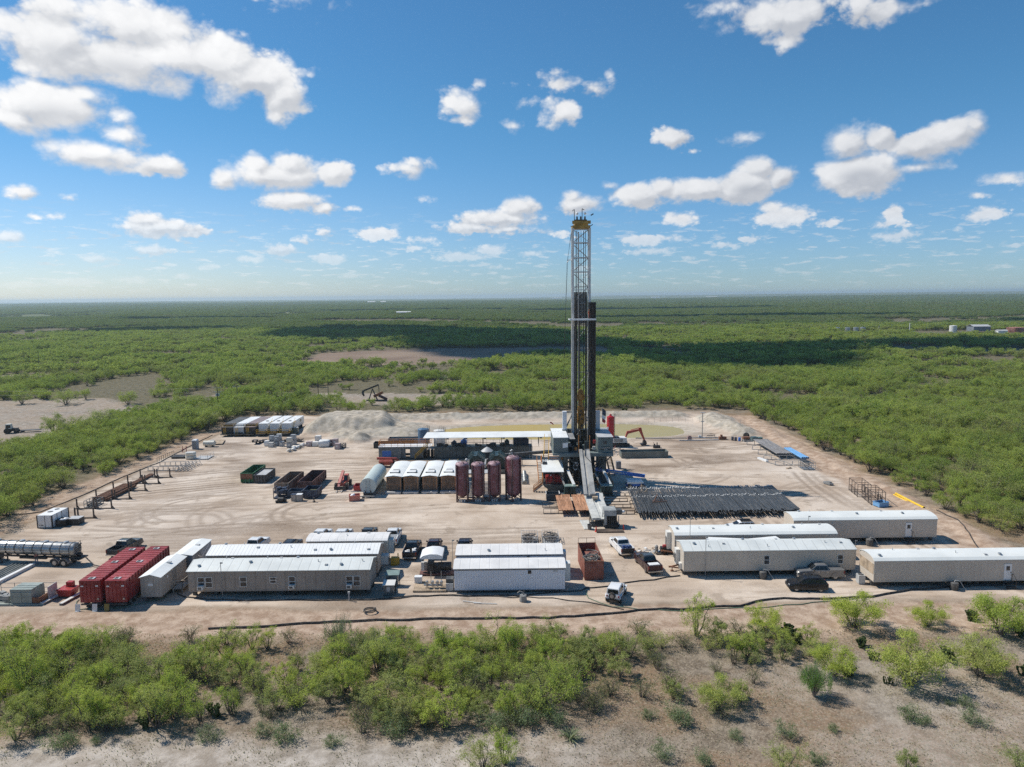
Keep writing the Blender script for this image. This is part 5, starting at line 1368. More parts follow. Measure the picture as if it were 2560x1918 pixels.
# mud pumps between the silos and the mud tank
mp_green = M('pump_dark_green', (.02, .045, .04), .35, 0, .4, 1, .15)
def mud_pump(label, x, y):
    t = thing('mud_pump', label, 'mud pump', (x, y, 0), 0, 'mud pumps')
    MB().box(-1.6, 1.6, -4.4, 4.4, 0, .4).build('skid', black, t, smooth=0)
    b = MB()
    for k in range(3):
        y0 = -1.2 + k * 1.5
        b.prism([(-1.5, .4), (-1.4, 2.1), (-.6, 3.1), (.2, 3.2), (1.5, 2.0), (1.6, .4)], 'y', y0, y0 + 1.1)
    b.build('gear_case', mp_green, t, smooth=30)
    l = MB()
    for k in range(3):
        y0 = -1.2 + k * 1.5
        l.bar((-1.45, y0 + .5, 2.2), (-.6, y0 + .5, 3.2), .08, 1.0); l.bar((.2, y0 + .5, 3.28), (1.6, y0 + .5, 2.05), .08, 1.0)
    l.build('guard', M('pump_guard', (.20, .27, .25), .3, .2, .2, 1, .2), t, smooth=0)
    w2 = MB()
    for k in range(3): w2.cyl((1.75, -2.6 + k * 1.6, 1.5), (2.05, -2.6 + k * 1.6, 1.5), .6, 16)
    w2.cyl((-1.9, -3, .6), (-1.9, -3, 2.6), .25, 12).cyl((-1.4, -3.6, .6), (-1.4, -3.6, 2.9), .12, 10).ico((-1.9, -3, 2.7), .35, 0, 2)
    w2.build('pulley', ltgrey if x < -6 else black, t)
mud_pump('dark green mud pump nearer the generators', -7.6, 145.5)
mud_pump('dark green mud pump nearer the rig', -3.2, 145.5)
b = MB().lathe((0, 0, 2.5), [(1.35, 0), (1.38, .05), (.75, .55), (.1, .95), (0, .97)], 24)
hp = thing('mixing_hopper', 'pale grey conical hopper standing before the mud tank', 'hopper', (-5.6, 151.6, 0)); b.build('cone', ltgrey, hp)
MB().lathe((0, 0, 0), [(.9, .0), (.9, .1), (1.3, 2.48), (1.3, 2.5), (0, 2.5)], 20).build('hopper_body', dkgrey, hp)
fl_ = thing('flow_line', 'grey sloping flow line trough between the rig and the mud tank', 'flow line', (1.0, 149.5, 0))
MB().loft([[(-3.6, -.35, 1.75), (-3.6, .35, 1.75), (-3.6, .35, 2.3), (-3.6, -.35, 2.3)], [(8.4, -2.0, 2.9), (8.4, -1.3, 2.9), (8.4, -1.3, 3.5), (8.4, -2.0, 3.5)]]).build('trough', dkgrey, fl_, smooth=0)
b = MB()
for x, y, z in ((-3.4, 0, 1.75), (1, -.6, 2.1), (5.5, -1.2, 2.6)): b.bar((x, y - .3, 0), (x, y, z), .12); b.bar((x, y + .3, 0), (x, y, z), .12)
b.build('support', dkgrey, fl_, smooth=0)
o = MB().tube([(0, 0, 0), (0, 0, 2.6), (.15, 0, 3.2), (.5, .2, 3.4)], .22, 10).tube([(.5, .6, 0), (.5, .6, 2.2), (.5, .9, 2.8)], .2, 10)
tag(o.build('standpipe', galv, None, (-.6, 148.2, 0)), 'silver bent standpipes behind the tall maroon silo', 'pipe')
o = MB()
for k in range(9): o.lathe((0, k * .85, 0), [(.34, .1), (.38, .3), (.38, .75), (.2, .95), (0, 1.0)], 10)
o.box(-.6, .6, -.5, 7.5, 0, .12).box(-.5, .5, -.5, 0, .12, .6)
tag(o.build('pipe_manifold', M('mixed_galv', (.30, .31, .30), .4, .4, .4, 1.5, .2), None, (2.3, 133.5, 0)), 'row of silver manifold valves right of the tall maroon silo', 'manifold')
o = MB().box(-.9, .9, -.6, .6, 0, 1.35); o.k = 1; o.box(-.88, .88, -.58, .58, 1.352, 1.40); o.k = 0
for x in (-.92, .86): o.box(x, x + .06, -.62, .62, 0, 1.5)
tag(o.build('yellow_crate', [M('dirty_yellow2', (.42, .30, .05), .6, 0, .35, 2, .2), dkgrey], None, (-12.6, 148.2, 0), smooth=0), 'small yellow crate behind the generator roofs', 'crate')

# ------------------------------------------------------------------ machines
def boom_lift(name, label, loc, rz, paint, boom_pts, cover, bw=.42, signs=False, basket=True):
    t = thing(name, label, 'boom lift', loc, rz)
    MB().box(-1.5, 1.5, -.85, .85, .55, .95).box(-1.75, 1.75, -.6, .6, .5, .7).build('chassis', paint, t, smooth=0)
    wheel_set(t, (1.2, -1.2), 1.0, .5, .36)
    MB().loft([[(-1.7, -.9, 1.0), (1.3, -.9, 1.0), (1.3, .9, 1.0), (-1.7, .9, 1.0)], [(-1.75, -.95, 1.35), (1.35, -.95, 1.35), (1.35, .95, 1.35), (-1.75, .95, 1.35)], [(-1.6, -.7, 1.7), (1.0, -.7, 1.7), (1.0, .7, 1.7), (-1.6, .7, 1.7)]]).build('turret_cover', cover, t, smooth=20)
    b = MB()
    for p, q in zip(boom_pts[:-1], boom_pts[1:]): b.bar(p, q, bw, bw * 1.15)
    bo = b.build('boom', paint, t, smooth=0)
    if basket:
        e = Vector(boom_pts[-1]); k = MB().box(e.x - .9, e.x + .3, e.y - .5, e.y + .5, e.z - .4, e.z - .34).rail([(e.x - .9, e.y - .5), (e.x + .3, e.y - .5), (e.x + .3, e.y + .5), (e.x - .9, e.y + .5), (e.x - .9, e.y - .5)], e.z - .34, 1.0, .03)
        k.build('basket', dkgrey, t)
    if signs:
        p, q = Vector(boom_pts[0]), Vector(boom_pts[1]); d = (q - p); ang = math.atan2(d.z, math.hypot(d.x, d.y)); yaw = math.atan2(d.y, d.x)
        c_ = p.lerp(q, .60); n_ = Vector((math.sin(yaw), -math.cos(yaw), 0)) * (1 if math.cos(yaw) > 0 else -1)
        pl = MB().rbox((0, 0, 0), (2.3, .02, .30)).build('name_plate', ltgrey, bo, tuple(c_ + n_ * (bw / 2 + .015)))
        pl.rotation_euler = (0, ang if math.cos(yaw) < 0 else -ang, yaw + (math.pi if math.cos(yaw) < 0 else 0))
        tx = text('lettering', 'Z-80 X', .40, white, bo, tuple(p.lerp(q, .42) + n_ * (bw / 2 + .012)), (N_, ang if math.cos(yaw) < 0 else -ang, yaw + (math.pi if math.cos(yaw) < 0 else 0)))
    return t


boom_lift('boom_lift', 'blue boom lift with white cover, its boom reaching under the rig', (22.9, 129.7, 0), .05, blue, [(1.9, .3, 2.15), (-7.0, 3.2, 3.0)], white, .5, True, False)
boom_lift('boom_lift', 'red boom lift folded down beside the mud house', (-26.8, 148.6, 0), 0, M('lift_red', (.42, .05, .03), .45, 0, .2, 1, .2), [(-2.2, -.3, 1.9), (2.0, -.3, 1.75), (2.3, -.3, 1.3)], M('lift_red2', (.45, .09, .06), .5), .4)
th = thing('telehandler', 'orange red telehandler facing the camera with its boom raised back', 'telehandler', (-32.5, 132.4, 0), -N_)
tr_ = M('handler_red', (.46, .085, .055), .5, 0, .18, 1, .3)
MB().loft([[(1.5, -.7, .7), (1.5, .7, .7), (1.5, .7, 1.25), (1.5, -.7, 1.25)], [(-2.2, -.8, .7), (-2.2, .8, .7), (-2.2, .8, 1.5), (-2.2, -.8, 1.5)]]).build('chassis', tr_, th, smooth=0)
cb = MB().loft([[(-.9, .25, 1.2), (.7, .25, 1.2), (.7, 1.05, 1.2), (-.9, 1.05, 1.2)], [(-.8, .3, 2.5), (.3, .3, 2.5), (.3, 1.0, 2.5), (-.8, 1.0, 2.5)]]).build('cab', tr_, th, smooth=0)
MB().rbox((.56, .65, 1.9), (.03, .6, .9), 0, 0, -.3).build('cab_window', glass, cb, smooth=0); MB().rbox((-.1, 1.05, 1.9), (.9, .03, .8)).build('cab_window', glass, cb, smooth=0)
MB().bar((2.1, -.25, 1.2), (-1.5, -.25, 2.75), .5, .55).bar((2.0, -.25, 1.2), (2.6, -.25, .6), .4).build('boom', M('handler_pink', (.55, .20, .16), .5, 0, .15, 1, .3), th, smooth=0)
MB().rbox((2.7, 0, .55), (.15, 2.2, .6)).build('fork_carriage', black, th, smooth=0)
for y in (-.45, .45): MB().box(2.78, 4.0, y - .07, y + .07, .12, .18).build('fork', ltgrey, th, smooth=0)
wheel_set(th, (1.3, -1.5), 1.05, .62, .42)
# excavator behind the rig
ex = thing('excavator', 'excavator with red boom and grey body digging behind the long bin', 'excavator', (26.0, 167.3, 0), .05)
MB().box(-2.2, 1.8, -1.55, -1.0, 0, .8).box(-2.2, 1.8, 1.0, 1.55, 0, .8).build('track', black, ex, smooth=0)
MB().box(-1.2, 1.2, -1.0, 1.0, .45, .95).build('undercarriage', dkgrey, ex, smooth=0)
MB().loft([[(-2.6, -1.4, 1.0), (1.2, -1.4, 1.0), (1.2, 1.4, 1.0), (-2.6, 1.4, 1.0)], [(-2.6, -1.4, 2.1), (1.1, -1.4, 2.1), (1.1, 1.4, 2.1), (-2.6, 1.4, 2.1)]]).build('body', offwhite, ex, smooth=0)
MB().box(-1.9, .2, -1.42, -1.401, 1.15, 1.95).build('side_grille', grey, ex, smooth=0); MB().box(-2.4, -.6, -1.2, 1.2, 2.1, 2.3).build('engine_cover', dkgrey, ex, smooth=0)
exr = M('boom_red', (.46, .06, .035), .45, 0, .2, 1, .15)
MB().loft([[(1.0, -.2, 1.5), (1.0, .2, 1.5), (1.0, .2, 2.1), (1.0, -.2, 2.1)], [(1.7, -.2, 2.9), (1.7, .2, 2.9), (1.4, .2, 3.5), (1.4, -.2, 3.5)], [(4.6, -.18, 3.6), (4.6, .18, 3.6), (4.6, .18, 4.0), (4.6, -.18, 4.0)]]).build('boom', exr, ex, smooth=0)
MB().loft([[(4.2, -.16, 4.3), (4.2, .16, 4.3), (4.9, .16, 4.3), (4.9, -.16, 4.3)], [(4.4, -.16, 3.4), (4.4, .16, 3.4), (5.1, .16, 3.4), (5.1, -.16, 3.4)], [(5.5, -.14, 1.2), (5.5, .14, 1.2), (5.85, .14, 1.2), (5.85, -.14, 1.2)]]).bar((2.4, 0, 3.8), (4.3, 0, 4.25), .12).build('stick', exr, ex, smooth=0)
MB().prism([(5.4, 1.2), (6.0, 1.15), (6.2, .5), (5.9, 0.02), (5.0, .02), (4.6, .35), (5.3, .5)], 'y', -.55, .55).build('bucket', black, ex, smooth=0)

# open bins and tubs on the left of the pad
def bin_(label, x0, x1, y0, y1, h, m_, cat='bin', name='open_bin', ribs=6, flare=.12, rz=0, inner=None, group='open top bins', fill=None):
    t = thing(name, label, cat, ((x0 + x1) / 2, (y0 + y1) / 2, 0), rz, group)
    open_box(t, x1 - x0, y1 - y0, h, m_, .08, .12, ribs=ribs, flare=flare)
    if inner: MB().box(-(x1 - x0) / 2 + .1, (x1 - x0) / 2 - .1, -(y1 - y0) / 2 + .12, (y1 - y0) / 2 - .12, .22, .3 if fill is None else fill).build('residue', inner, t, smooth=0)
    return t
brn = M('brown_rust_bin', (.22, .155, .115), .75, 0, .3, 1, .2); sand = M('sand_residue', (.30, .20, .13), .9, 0, .3, 1, .3)
grb = M('green_bin', (.03, .15, .055), .5, 0, .2, 1, .2)
g_ = bin_('green roll off bin with rusty front gate', -53.6, -51.2, 136.4, 143.6, 1.9, grb, ribs=5, inner=brn, flare=.05)
MB().box(-1.15, 1.15, -3.68, -3.62, .75, 1.85).build('end_gate', rust, g_, smooth=0)
b = MB()
for x in (-.9, -.2, .6): b.bar((x, -3.9, .05), (x, -3.65, .9), .12)
b.build('lift_arm', grb, g_, smooth=0)
o = bin_('black flatter bin with barred sides beside the green bin', -50.9, -48.5, 136.0, 141.6, 1.6, dkgrey, ribs=9, inner=ltgrey, fill=1.45, flare=.02)
b = MB()
for k in range(5): b.bar((-1.1 + .55 * k, -2.85, .1), (-1.1 + .55 * k, -2.85, 1.6), .12)
b.build('end_bars', black, o, smooth=0)
bin_('long brown open bin with sandy residue', -44.3, -41.7, 128.9, 137.6, 1.85, brn, ribs=7, inner=sand, rz=-.02)
bin_('long brown open bin, empty, farther right', -40.2, -37.5, 129.6, 138.6, 1.85, M('redbrown_bin', (.14, .06, .05), .7, 0, .3, 1, .2), ribs=8, inner=black, rz=-.02)
bin_('slate blue open tub with a cross bar', -41.0, -38.5, 125.6, 127.8, 1.1, M('slate_blue', (.06, .08, .115), .5, 0, .2, 1, .25), ribs=2, flare=.04, name='open_tub', cat='tub', group='blue tubs')
bin_('dark open tub heaped with greenish gear', -38.0, -35.5, 124.9, 128.2, 1.5, navy, ribs=3, flare=.03, name='open_tub', cat='tub', group='blue tubs', inner=M('green_gear', (.07, .075, .03), .8, 0, .6, 3, .1), fill=.9)
nv = thing('navy_engine_skid', 'navy engine skid at the near end of the brown bin', 'engine', (-42.3, 126.0, 0))
b = MB().box(-1.1, 1.1, -1.1, 1.1, 0, .2)
rr = random.Random(3)
for k in range(14): b.rbox((rr.uniform(-.9, .9), rr.uniform(-.9, .9), .3 + rr.uniform(.1, 1.1)), (rr.uniform(.3, .8),) * 3, rr.uniform(0, 1))
for x in (-1.05, 1.05): b.bar((x, -1.05, 0), (x, -1.05, 1.9), .1); b.bar((x, 1.05, 0), (x, 1.05, 1.9), .1); b.bar((x, -1.05, 1.9), (x, 1.05, 1.9), .1)
b.build('engine', navy, nv, smooth=0)
for x, s, tc, lb in ((-39.25, .85, navy, 'tan box with dark lid before the slate tub'), (-38.25, .95, white, 'tan box with white lid before the slate tub')):
    o = MB().box(-s / 2, s / 2, -.45, .45, 0, 1.15); o.k = 1; o.box(-s / 2 - .03, s / 2 + .03, -.48, .48, 1.152, 1.24)
    tag(o.build('tool_cabinet', [M('tan_box', (.42, .36, .30), .6), tc], None, (x, 123.7, 0), smooth=0), lb, 'box', 'tan boxes')
for x, y, lb in ((-41.3, 122.7, 'black hose reel on the ground left of the tan boxes'), (-35.4, 122.6, 'small black valve standing alone right of the tan boxes')):
    o = MB().lathe((0, 0, 0), [(.25, 0), (.25, .2), (.1, .3), (.12, .8), (.2, .85), (0, .9)], 12)
    if x < -40: o.cyl((-.5, 0, .5), (.5, 0, .5), .45, 14).rbox((.6, .3, .25), (.5, .6, .5)).rbox((-.7, -.2, .2), (.4, .5, .4), .5)
    tag(o.build('hose_reel' if x < -40 else 'valve', black, None, (x, y, 0)), lb, 'reel' if x < -40 else 'valve')
cr_ = thing('open_crate', 'salmon red open crate with a white bag inside', 'crate', (-28.4, 123.6, 0), .2); open_box(cr_, 1.9, 1.5, .95, M('salmon_paint', (.55, .19, .14), .6, 0, .15, 1, .3), .05)
tag(MB().ico((0, 0, 0), .5, .2, 2, (1, .8, .9)).build('cement_bag', white, None, (-28.7, 123.6, .75), smooth=60), 'white bag sticking out of the salmon crate', 'bag')
o = thing('red_tool_bin', 'red tool bin half hidden by the green horizontal tank', 'bin', (-29.0, 130.4, 0)); open_box(o, 1.7, 2.2, .95, red, .06); MB().box(-1.3, .9, -1.3, -1.15, 0, .12).build('skid_beam', ltgrey, o, smooth=0)
bn = thing('long_open_tank', 'long low grey green open tank right of the rig', 'tank', (29.2, 155.3, 0), .03); open_box(bn, 10.4, 2.7, 1.35, M('grey_green_tank', (.15, .17, .155), .6, 0, .2, .6, .2, grooves=('D', .5, .3), streak=.35), .08)
o = MB().rbox((0, 0, .85), (1.0, 1.0, 1.3)).box(-.5, .5, -.5, .5, 0, .12)
for x in (-.45, .45): o.box(x - .04, x + .04, -.5, .5, .12, .2)
tag(o.build('grey_tote', M('tote_grey', (.22, .23, .25), .6, 0, .25, 1, .2), None, (22.0, 144.8, 0)), 'grey tote standing right of the brown rig stair', 'tote')
o = MB(); rr = random.Random(8)
for k in range(46):
    a = rr.uniform(0, 3.14); x, y = rr.uniform(-2.2, 2.2), rr.uniform(-3, 3); l = rr.uniform(.5, 1.6)
    o.k = k % 3; z = .06 + rr.uniform(0, .8); o.bar((x, y, z), (x + math.cos(a) * l, y + math.sin(a) * l, z + rr.uniform(-.05, .5)), .09)
tag(o.build('steel_frame_heap', [M('heap_red', (.22, .05, .05), .6), ltgrey, black], None, (22.6, 158.5, 0), smooth=0), 'heap of red and white steel frames between rig and excavator', 'scrap')
o = MB().rbox((0, 0, .3), (1.6, .8, .6)).cyl((.1, 0, .6), (.1, 0, 1.3), .12, 8).rbox((-.5, .1, .7), (.3, .3, .5)).bar((-.6, 0, .5), (-.75, 0, 1.4), .06)
tag(o.build('small_pump', black, None, (34.0, 164.5, 0)), 'small black pump on the ground right of the excavator bucket', 'pump')

# ------------------------------------------------------------------ pipes and racks
def pipe_proto(name, label, group, L, r, m_, band=None, n=7, hollow=True):
    """One pipe along +Y from the origin with collars at the ends."""
    o = MB().cyl((0, 0, 0), (0, L, 0), r, n)
    o.cyl((0, 0, 0), (0, .35, 0), r * 1.22, n); o.cyl((0, L - .28, 0), (0, L, 0), r * 1.22, n)
    mats = [m_]
    if band: mats.append(band); o.k = 1; o.cyl((0, L - .28, 0), (0, L + .02, 0), r * 1.27, n); o.cyl((0, L * .62, 0), (0, L * .62 + .22, 0), r * 1.05, n)
    ob = o.build(name, mats); return tag(ob, label, 'pipe', group)


def pipe_row(proto, pts, label=None, rz=0.0):
    first = True
    for p in pts:
        o = proto if first else proto.copy()
        if not first: COL.objects.link(o)
        first = False
        o.location = p; o.rotation_euler = (0, 0, rz + rng.uniform(-.003, .003))
        if label: o['label'] = label


def rack_bar(label, x0, x1, y, h=.75, m_=None, name='pipe_rack', step_=1.4, group='steel pipe racks'):
    o = MB().bar((x0, y, h), (x1, y, h), .1).bar((x0, y, .06), (x1, y, .06), .1)
    k = max(2, int((x1 - x0) / step_))
    for i in range(k + 1):
        x = x0 + (x1 - x0) * i / k; o.bar((x, y - .25, .02), (x, y, h), .06); o.bar((x, y + .25, .02), (x, y, h), .06)
    return tag(o.build(name, m_ or dkgrey, None, smooth=0), label, 'rack', group)


casing = M('blue_black_casing', (.066, .07, .073), .45, .2, .3, .25, .16, streak=.2)
capw = M('white_thread_cap', (.62, .62, .60), .5)
pr0 = pipe_proto('drill_pipe', 'black drill pipe lying in the wide rack right of the catwalk', 'black pipes in the wide rack', 14.6, .075, casing, capw)
pts = []
xx = 20.0; i = 0
while xx < 46.7:
    if i in (17, 31, 55, 96, 118): xx += .10
    pts.append((xx, 111.5 + rng.uniform(-.75, .55) + .02 * (xx - 20), 1.0 + rng.uniform(-.015, .02))); xx += .178; i += 1
pipe_row(pr0, pts, rz=-.055)
pr1 = pipe_proto('drill_pipe', 'black drill pipe in the lower layer of the wide rack', 'black pipes in the wide rack', 14.6, .075, casing, capw)
pipe_row(pr1, [(20.1 + .36 * k, 111.4 + rng.uniform(-1.15, .4) + .007 * k, .78 + rng.uniform(-.01, .01)) for k in range(74)], rz=-.055)
for y in (114.5, 119.4, 124.2):
    rack_bar('steel rack beam carrying the black pipes, %s of three' % {114.5: 'front', 119.4: 'middle', 124.2: 'rear'}[y], 20.2, 47.4, y, .62, black, step_=2.2)
for x, y, r_ in ((24.6, 117.3, .3), (23.3, 124.0, 1.2)):
    o = MB().bar((-.8, 0, 0), (0, .3, 1.0), .09).bar((.8, .1, 0), (0, .3, 1.0), .09).bar((.1, 1.0, 0), (0, .3, 1.0), .09).bar((-1.3, -.5, .03), (1.4, -.6, .03), .08).bar((-1.0, .2, .04), (1.2, .4, .05), .07)
    tag(o.build('trestle', rust if y < 120 else wood, None, (x, y, 1.12), r_, 0), 'brown trestle frame lying on the %s of the black pipes' % ('near side' if y < 120 else 'far side'), 'trestle')
for y in (113.6, 117.2, 120.8, 124.2):
    o = rack_bar('empty ladder rack between catwalk and black pipes, by %s' % {113.6: 'the power unit', 117.2: 'the middle of the catwalk', 120.8: 'the ramp foot', 124.2: 'the pedestal'}[y], 15.9, 20.0, y, .62, M('brown_black', (.05, .035, .028), .7), step_=1.3)
rp_ = M('orange_rust_pipe', (.47, .24, .13), .75, .0, .3, .4, .15)
pr2 = pipe_proto('rusty_pipe', 'orange rusty pipe in the bundle farther from the catwalk', 'rusty pipes left of the catwalk', 9.2, .075, rp_, None)
pipe_row(pr2, [(7.55 + .165 * k, 112.9 + rng.uniform(-.12, .12), 1.0) for k in range(15)])
pr3 = pipe_proto('rusty_pipe', 'orange rusty pipe in the bundle against the catwalk', 'rusty pipes left of the catwalk', 9.2, .075, rp_, None)
pipe_row(pr3, [(10.35 + .155 * k, 112.8 + rng.uniform(-.12, .12), 1.0) for k in range(14)])
for y in (114.4, 118.0):
    rack_bar('dark ladder shaped rack under the rusty pipes, %s one' % ('near' if y < 116 else 'far'), 5.0, 12.4, y, .85, dkgrey, step_=1.1)

# catwalk with power unit
cw = thing('catwalk', 'pale steel pipe catwalk with worn trough leading to the ramp', 'catwalk', (13.9, 112.5, 0))
cwm = M('worn_deck', (.60, .60, .56), .5, 0, .2, .6, .4, dustcol=(.24, .19, .15), streak=.25)
MB().loft([[(-1.55, y, z) , (-.35, y, z), (-.2, y, z - .18), (.25, y, z - .18), (.4, y, z), (1.5, y, z), (1.5, y, z - .35), (-1.55, y, z - .35)] for y, z in ((-4.8, 1.35), (4.2, 1.35), (6.6, 2.15))]).build('deck', cwm, cw, smooth=0)
b = MB()
for x in (-1.4, 1.35):
    b.box(x - .1, x + .1, -4.7, 6.2, .0, .3)
    for y in (-4.5, -1.5, 1.5, 4.5): b.box(x - .08, x + .08, y - .1, y + .1, .3, .995)
b.build('frame', dkgrey, cw, smooth=0)
MB().box(-.45, .45, 4.3, 5.6, 1.7, 2.05).build('stop_block', wood, cw, smooth=0)
pu = thing('power_unit', 'grey hydraulic power unit at the near end of the catwalk', 'power unit', (15.2, 107.6, 0))
MB().box(-1.2, 1.2, -1.3, 1.3, .25, .55).box(-1.0, 1.0, -.9, 1.2, .55, .7).build('skid', black, pu, smooth=0)
b = MB()
for x, y in ((-1.1, -1.0), (1.1, -1.0), (-1.1, 1.1), (1.1, 1.1)): b.bar((x, y, .55), (x, y, 2.0), .12)
b.box(-1.15, .75, -1.1, 1.15, 2.0, 2.9); b.bar((-.9, -1.1, .6), (-.9, -1.1, 2.0), .25)
b.build('housing', M('unit_grey', (.33, .34, .33), .55, 0, .25, 1, .25), pu, smooth=0)
b = MB()
for k in range(5): b.cyl((-.6 + .32 * k, -.8, .7), (-.6 + .32 * k, -.8, 1.8), .13, 8)
b.box(-.7, .9, -.5, .8, .7, 1.95); b.build('hydraulics', black, pu, smooth=30)
MB().box(.76, 1.7, -.5, .6, 2.1, 2.75).build('oil_tank', dkgrey, pu, smooth=0); MB().ico((1.9, -.3, 2.45), .24, 0, 2, (1.2, 1, 1)).build('motor_cap', white, pu, smooth=60)
tag(MB().box(-2.1, 2.1, -.8, .8, 0, .12).box(-2.1, 2.1, -.85, -.8, .0, .2).build('ground_mat', M('dark_brown_mat', (.085, .06, .045), .8, 0, .3, 1, .2), None, (14.75, 105.3, 0), smooth=0), 'dark brown mat on the ground before the catwalk power unit', 'mat')
tag(MB().box(-.75, .75, -2.2, 2.2, 0, .1).box(-.6, -.4, -2.2, 2.2, .1, .14).build('white_mat', cwm, None, (11.5, 108.4, 0), .08, 0), 'long white board on the ground under the rusty pipe ends', 'board')
pb_ = thing('post_in_bucket', 'thin post standing in a dark bucket at the white board', 'post', (11.75, 106.2, 0)); MB().cyl((0, 0, .1), (0, 0, 2.4), .05, 8).build('post', dkgrey, pb_); MB().lathe((0, 0, 0), [(.28, 0), (.36, .8), (.32, .8), (.25, .1), (0, .1)], 14).build('bucket', dkgrey, pb_)
for x, y, lb in ((12.65, 105.1, 'red cone at the left end of the brown mat'), (16.95, 105.9, 'red cone at the right end of the brown mat')):
    tag(MB().box(-.22, .22, -.22, .22, 0, .04).lathe((0, 0, .04), [(.16, 0), (.05, .8), (0, .8)], 14).build('traffic_cone', M('cone_red', (.6, .05, .03), .5, 0, .1, 2, .05), None, (x, y, 0), smooth=40), lb, 'cone')
o = MB()
for k in range(6): o.bar((-.9, -.15 + .1 * k, .12 * k), (1.0, -.15 + .1 * k, .12 * k + .06), .12)
tag(o.build('steel_step', dkgrey, None, (12.9, 107.5, .08), .3, 0), 'dark folded steel step beside the power unit', 'step')

# left side: stanchion frames, rusty beams, cage and generator
stm = M('stanchion_brown', (.10, .075, .06), .75, 0, .3, 1, .25)
def stanchion(label, x0, x1, y):
    t = thing('pipe_stanchion', label, 'stanchion', ((x0 + x1) / 2, y, 0), 0, 'row of pipe stanchions'); w2 = (x1 - x0) / 2
    MB().box(-w2 - .3, w2 + .5, -.09, .09, .0, .16).build('base_beam', stm, t, smooth=0)
    for x in (-w2, w2):
        p = MB().cyl((x, 0, .16), (x, 0, 1.85), .13, 10); p.prism([(x + (.12), .16), (x + .45, .16), (x + .12, .6)], 'y', -.05, .05); p.build('post', stm, t, smooth=30)
for i, (y, where) in enumerate(((114.7, 'behind the white generator box'), (120.0, 'around the pipe cage'), (125.8, 'at the near end of the rusty beams'), (131.4, 'at the middle of the rusty beams'), (136.5, 'at the far end of the rusty beams'), (141.3, 'last of the row towards the rig'))):
    stanchion('brown steel stanchion frame %s, forest side' % where, -75.9, -73.0, y)
    stanchion('brown steel stanchion frame %s, pad side' % where, -72.5, -69.9, y)
rb_ = M('rust_brown_beam', (.20, .095, .05), .8, 0, .3, .6, .1)
pb0 = pipe_proto('rusty_pipe', 'brown rusty pipe in the stack on the left stanchions', 'brown pipes on the stanchions', 9.6, .11, rb_, None, 8)
pipe_row(pb0, [(-75.6 + .245 * k, 124.6 + rng.uniform(-.25, .2), .28 + .215 * l) for l in range(3) for k in range(11 if l < 2 else 9)], rz=-.02)
pb1 = pipe_proto('rusty_pipe', 'long brown pipe trailing beyond the rusty stack', 'brown pipes on the stanchions', 9.5, .11, rb_, None, 8)
pipe_row(pb1, [(-75.2 + .245 * k, 133.8 + rng.uniform(-.2, .3), .28) for k in range(5)], rz=-.01)
def cage(label, loc, sx, sy, h, rz=0, m_=None, pipes=8, name='pipe_cage', nx_=3, mesh=False):
    t = thing(name, label, 'cage', loc, rz, 'steel cages'); m_ = m_ or grey
    b = MB().box(-sx / 2, sx / 2, -sy / 2, sy / 2, .08, .14)
    for x in (-sx / 2, sx / 2):
        for k in range(nx_ + 1):
            y = -sy / 2 + sy * k / nx_; b.bar((x, y, 0), (x, y, h), .07)
        for z in (h, h * .55): b.bar((x, -sy / 2, z), (x, sy / 2, z), .06)
    for y in (-sy / 2, sy / 2):
        for z in (h, h * .55): b.bar((-sx / 2, y, z), (sx / 2, y, z), .06)
        for k in (1, 2): b.bar((-sx / 2 + sx * k / 3, y, 0), (-sx / 2 + sx * k / 3, y, h), .05)
    b.build('cage_frame', m_, t, smooth=0)
    p = MB(); rr = random.Random(int(loc[0] * 7))
    for k in range(pipes): a = rr.uniform(-.25, .25); x = rr.uniform(-.35, .35) * sx; z = .2 + rr.uniform(0, h * .55); p.tube([(x, -sy * .48, z), (x + a, sy * .5, z + rr.uniform(-.1, .3))], .07, 6)
    if pipes: p.build('rods', dkgrey, t)
    return t
cage('small grey cage filled with rods near the stanchions', (-74.1, 121.9, 0), 1.9, 2.6, 1.2, pipes=12)
wg = thing('generator_box', 'white box generator with black corners at the left edge', 'generator', (-74.75, 111.9, 0))
MB().box(-1.15, 1.15, -2.2, 2.0, .12, 2.1).build('housing', white, wg, smooth=0)
b = MB().box(-1.15, 1.15, -2.2, 2.0, 0, .118)
for x, y in ((1.16, -2.21), (1.16, 2.01), (-1.16, -2.21)): b.box(x - .11, x + .04, y - .04, y + .18, .0, 2.09)
b.box(.0, .06, -2.225, -2.201, .12, 2.08); b.box(1.151, 1.17, -.9, -.8, .12, 2.05); b.box(1.151, 1.17, .3, .4, .12, 2.05)
b.build('corner_frame', black, wg, smooth=0)
MB().cyl((-.3, -.2, 2.101), (-.3, -.2, 2.13), .42, 18).cyl((-.1, 1.2, 2.101), (-.1, 1.2, 2.13), .36, 18).build('fan_grille', dkgrey, wg)
MB().box(-.95, -.80, -2.222, -2.201, .4, .55).box(-.7, -.25, -2.222, -2.201, .38, .58).build('logo_mark', grey, wg, smooth=0)
for x, y, s, fill, lb in ((-72.7, 111.1, (1.5, 1.5, 1.0), True, 'black open box full of white bags beside the white generator'), (-71.2, 111.9, (1.9, 1.6, 1.0), False, 'black box with grey lid beside the open black box')):
    t = thing('black_container', lb, 'box', (x, y, 0))
    if fill:
        open_box(t, s[0], s[1], s[2], black, .06)
    else: MB().box(-s[0] / 2, s[0] / 2, -s[1] / 2, s[1] / 2, 0, s[2]).build('box_body', black, t, smooth=0); MB().box(-s[0] / 2 - .03, s[0] / 2 + .03, -s[1] / 2 - .03, s[1] / 2 + .03, s[2] + .001, s[2] + .06).build('lid', ltgrey, t, smooth=0)
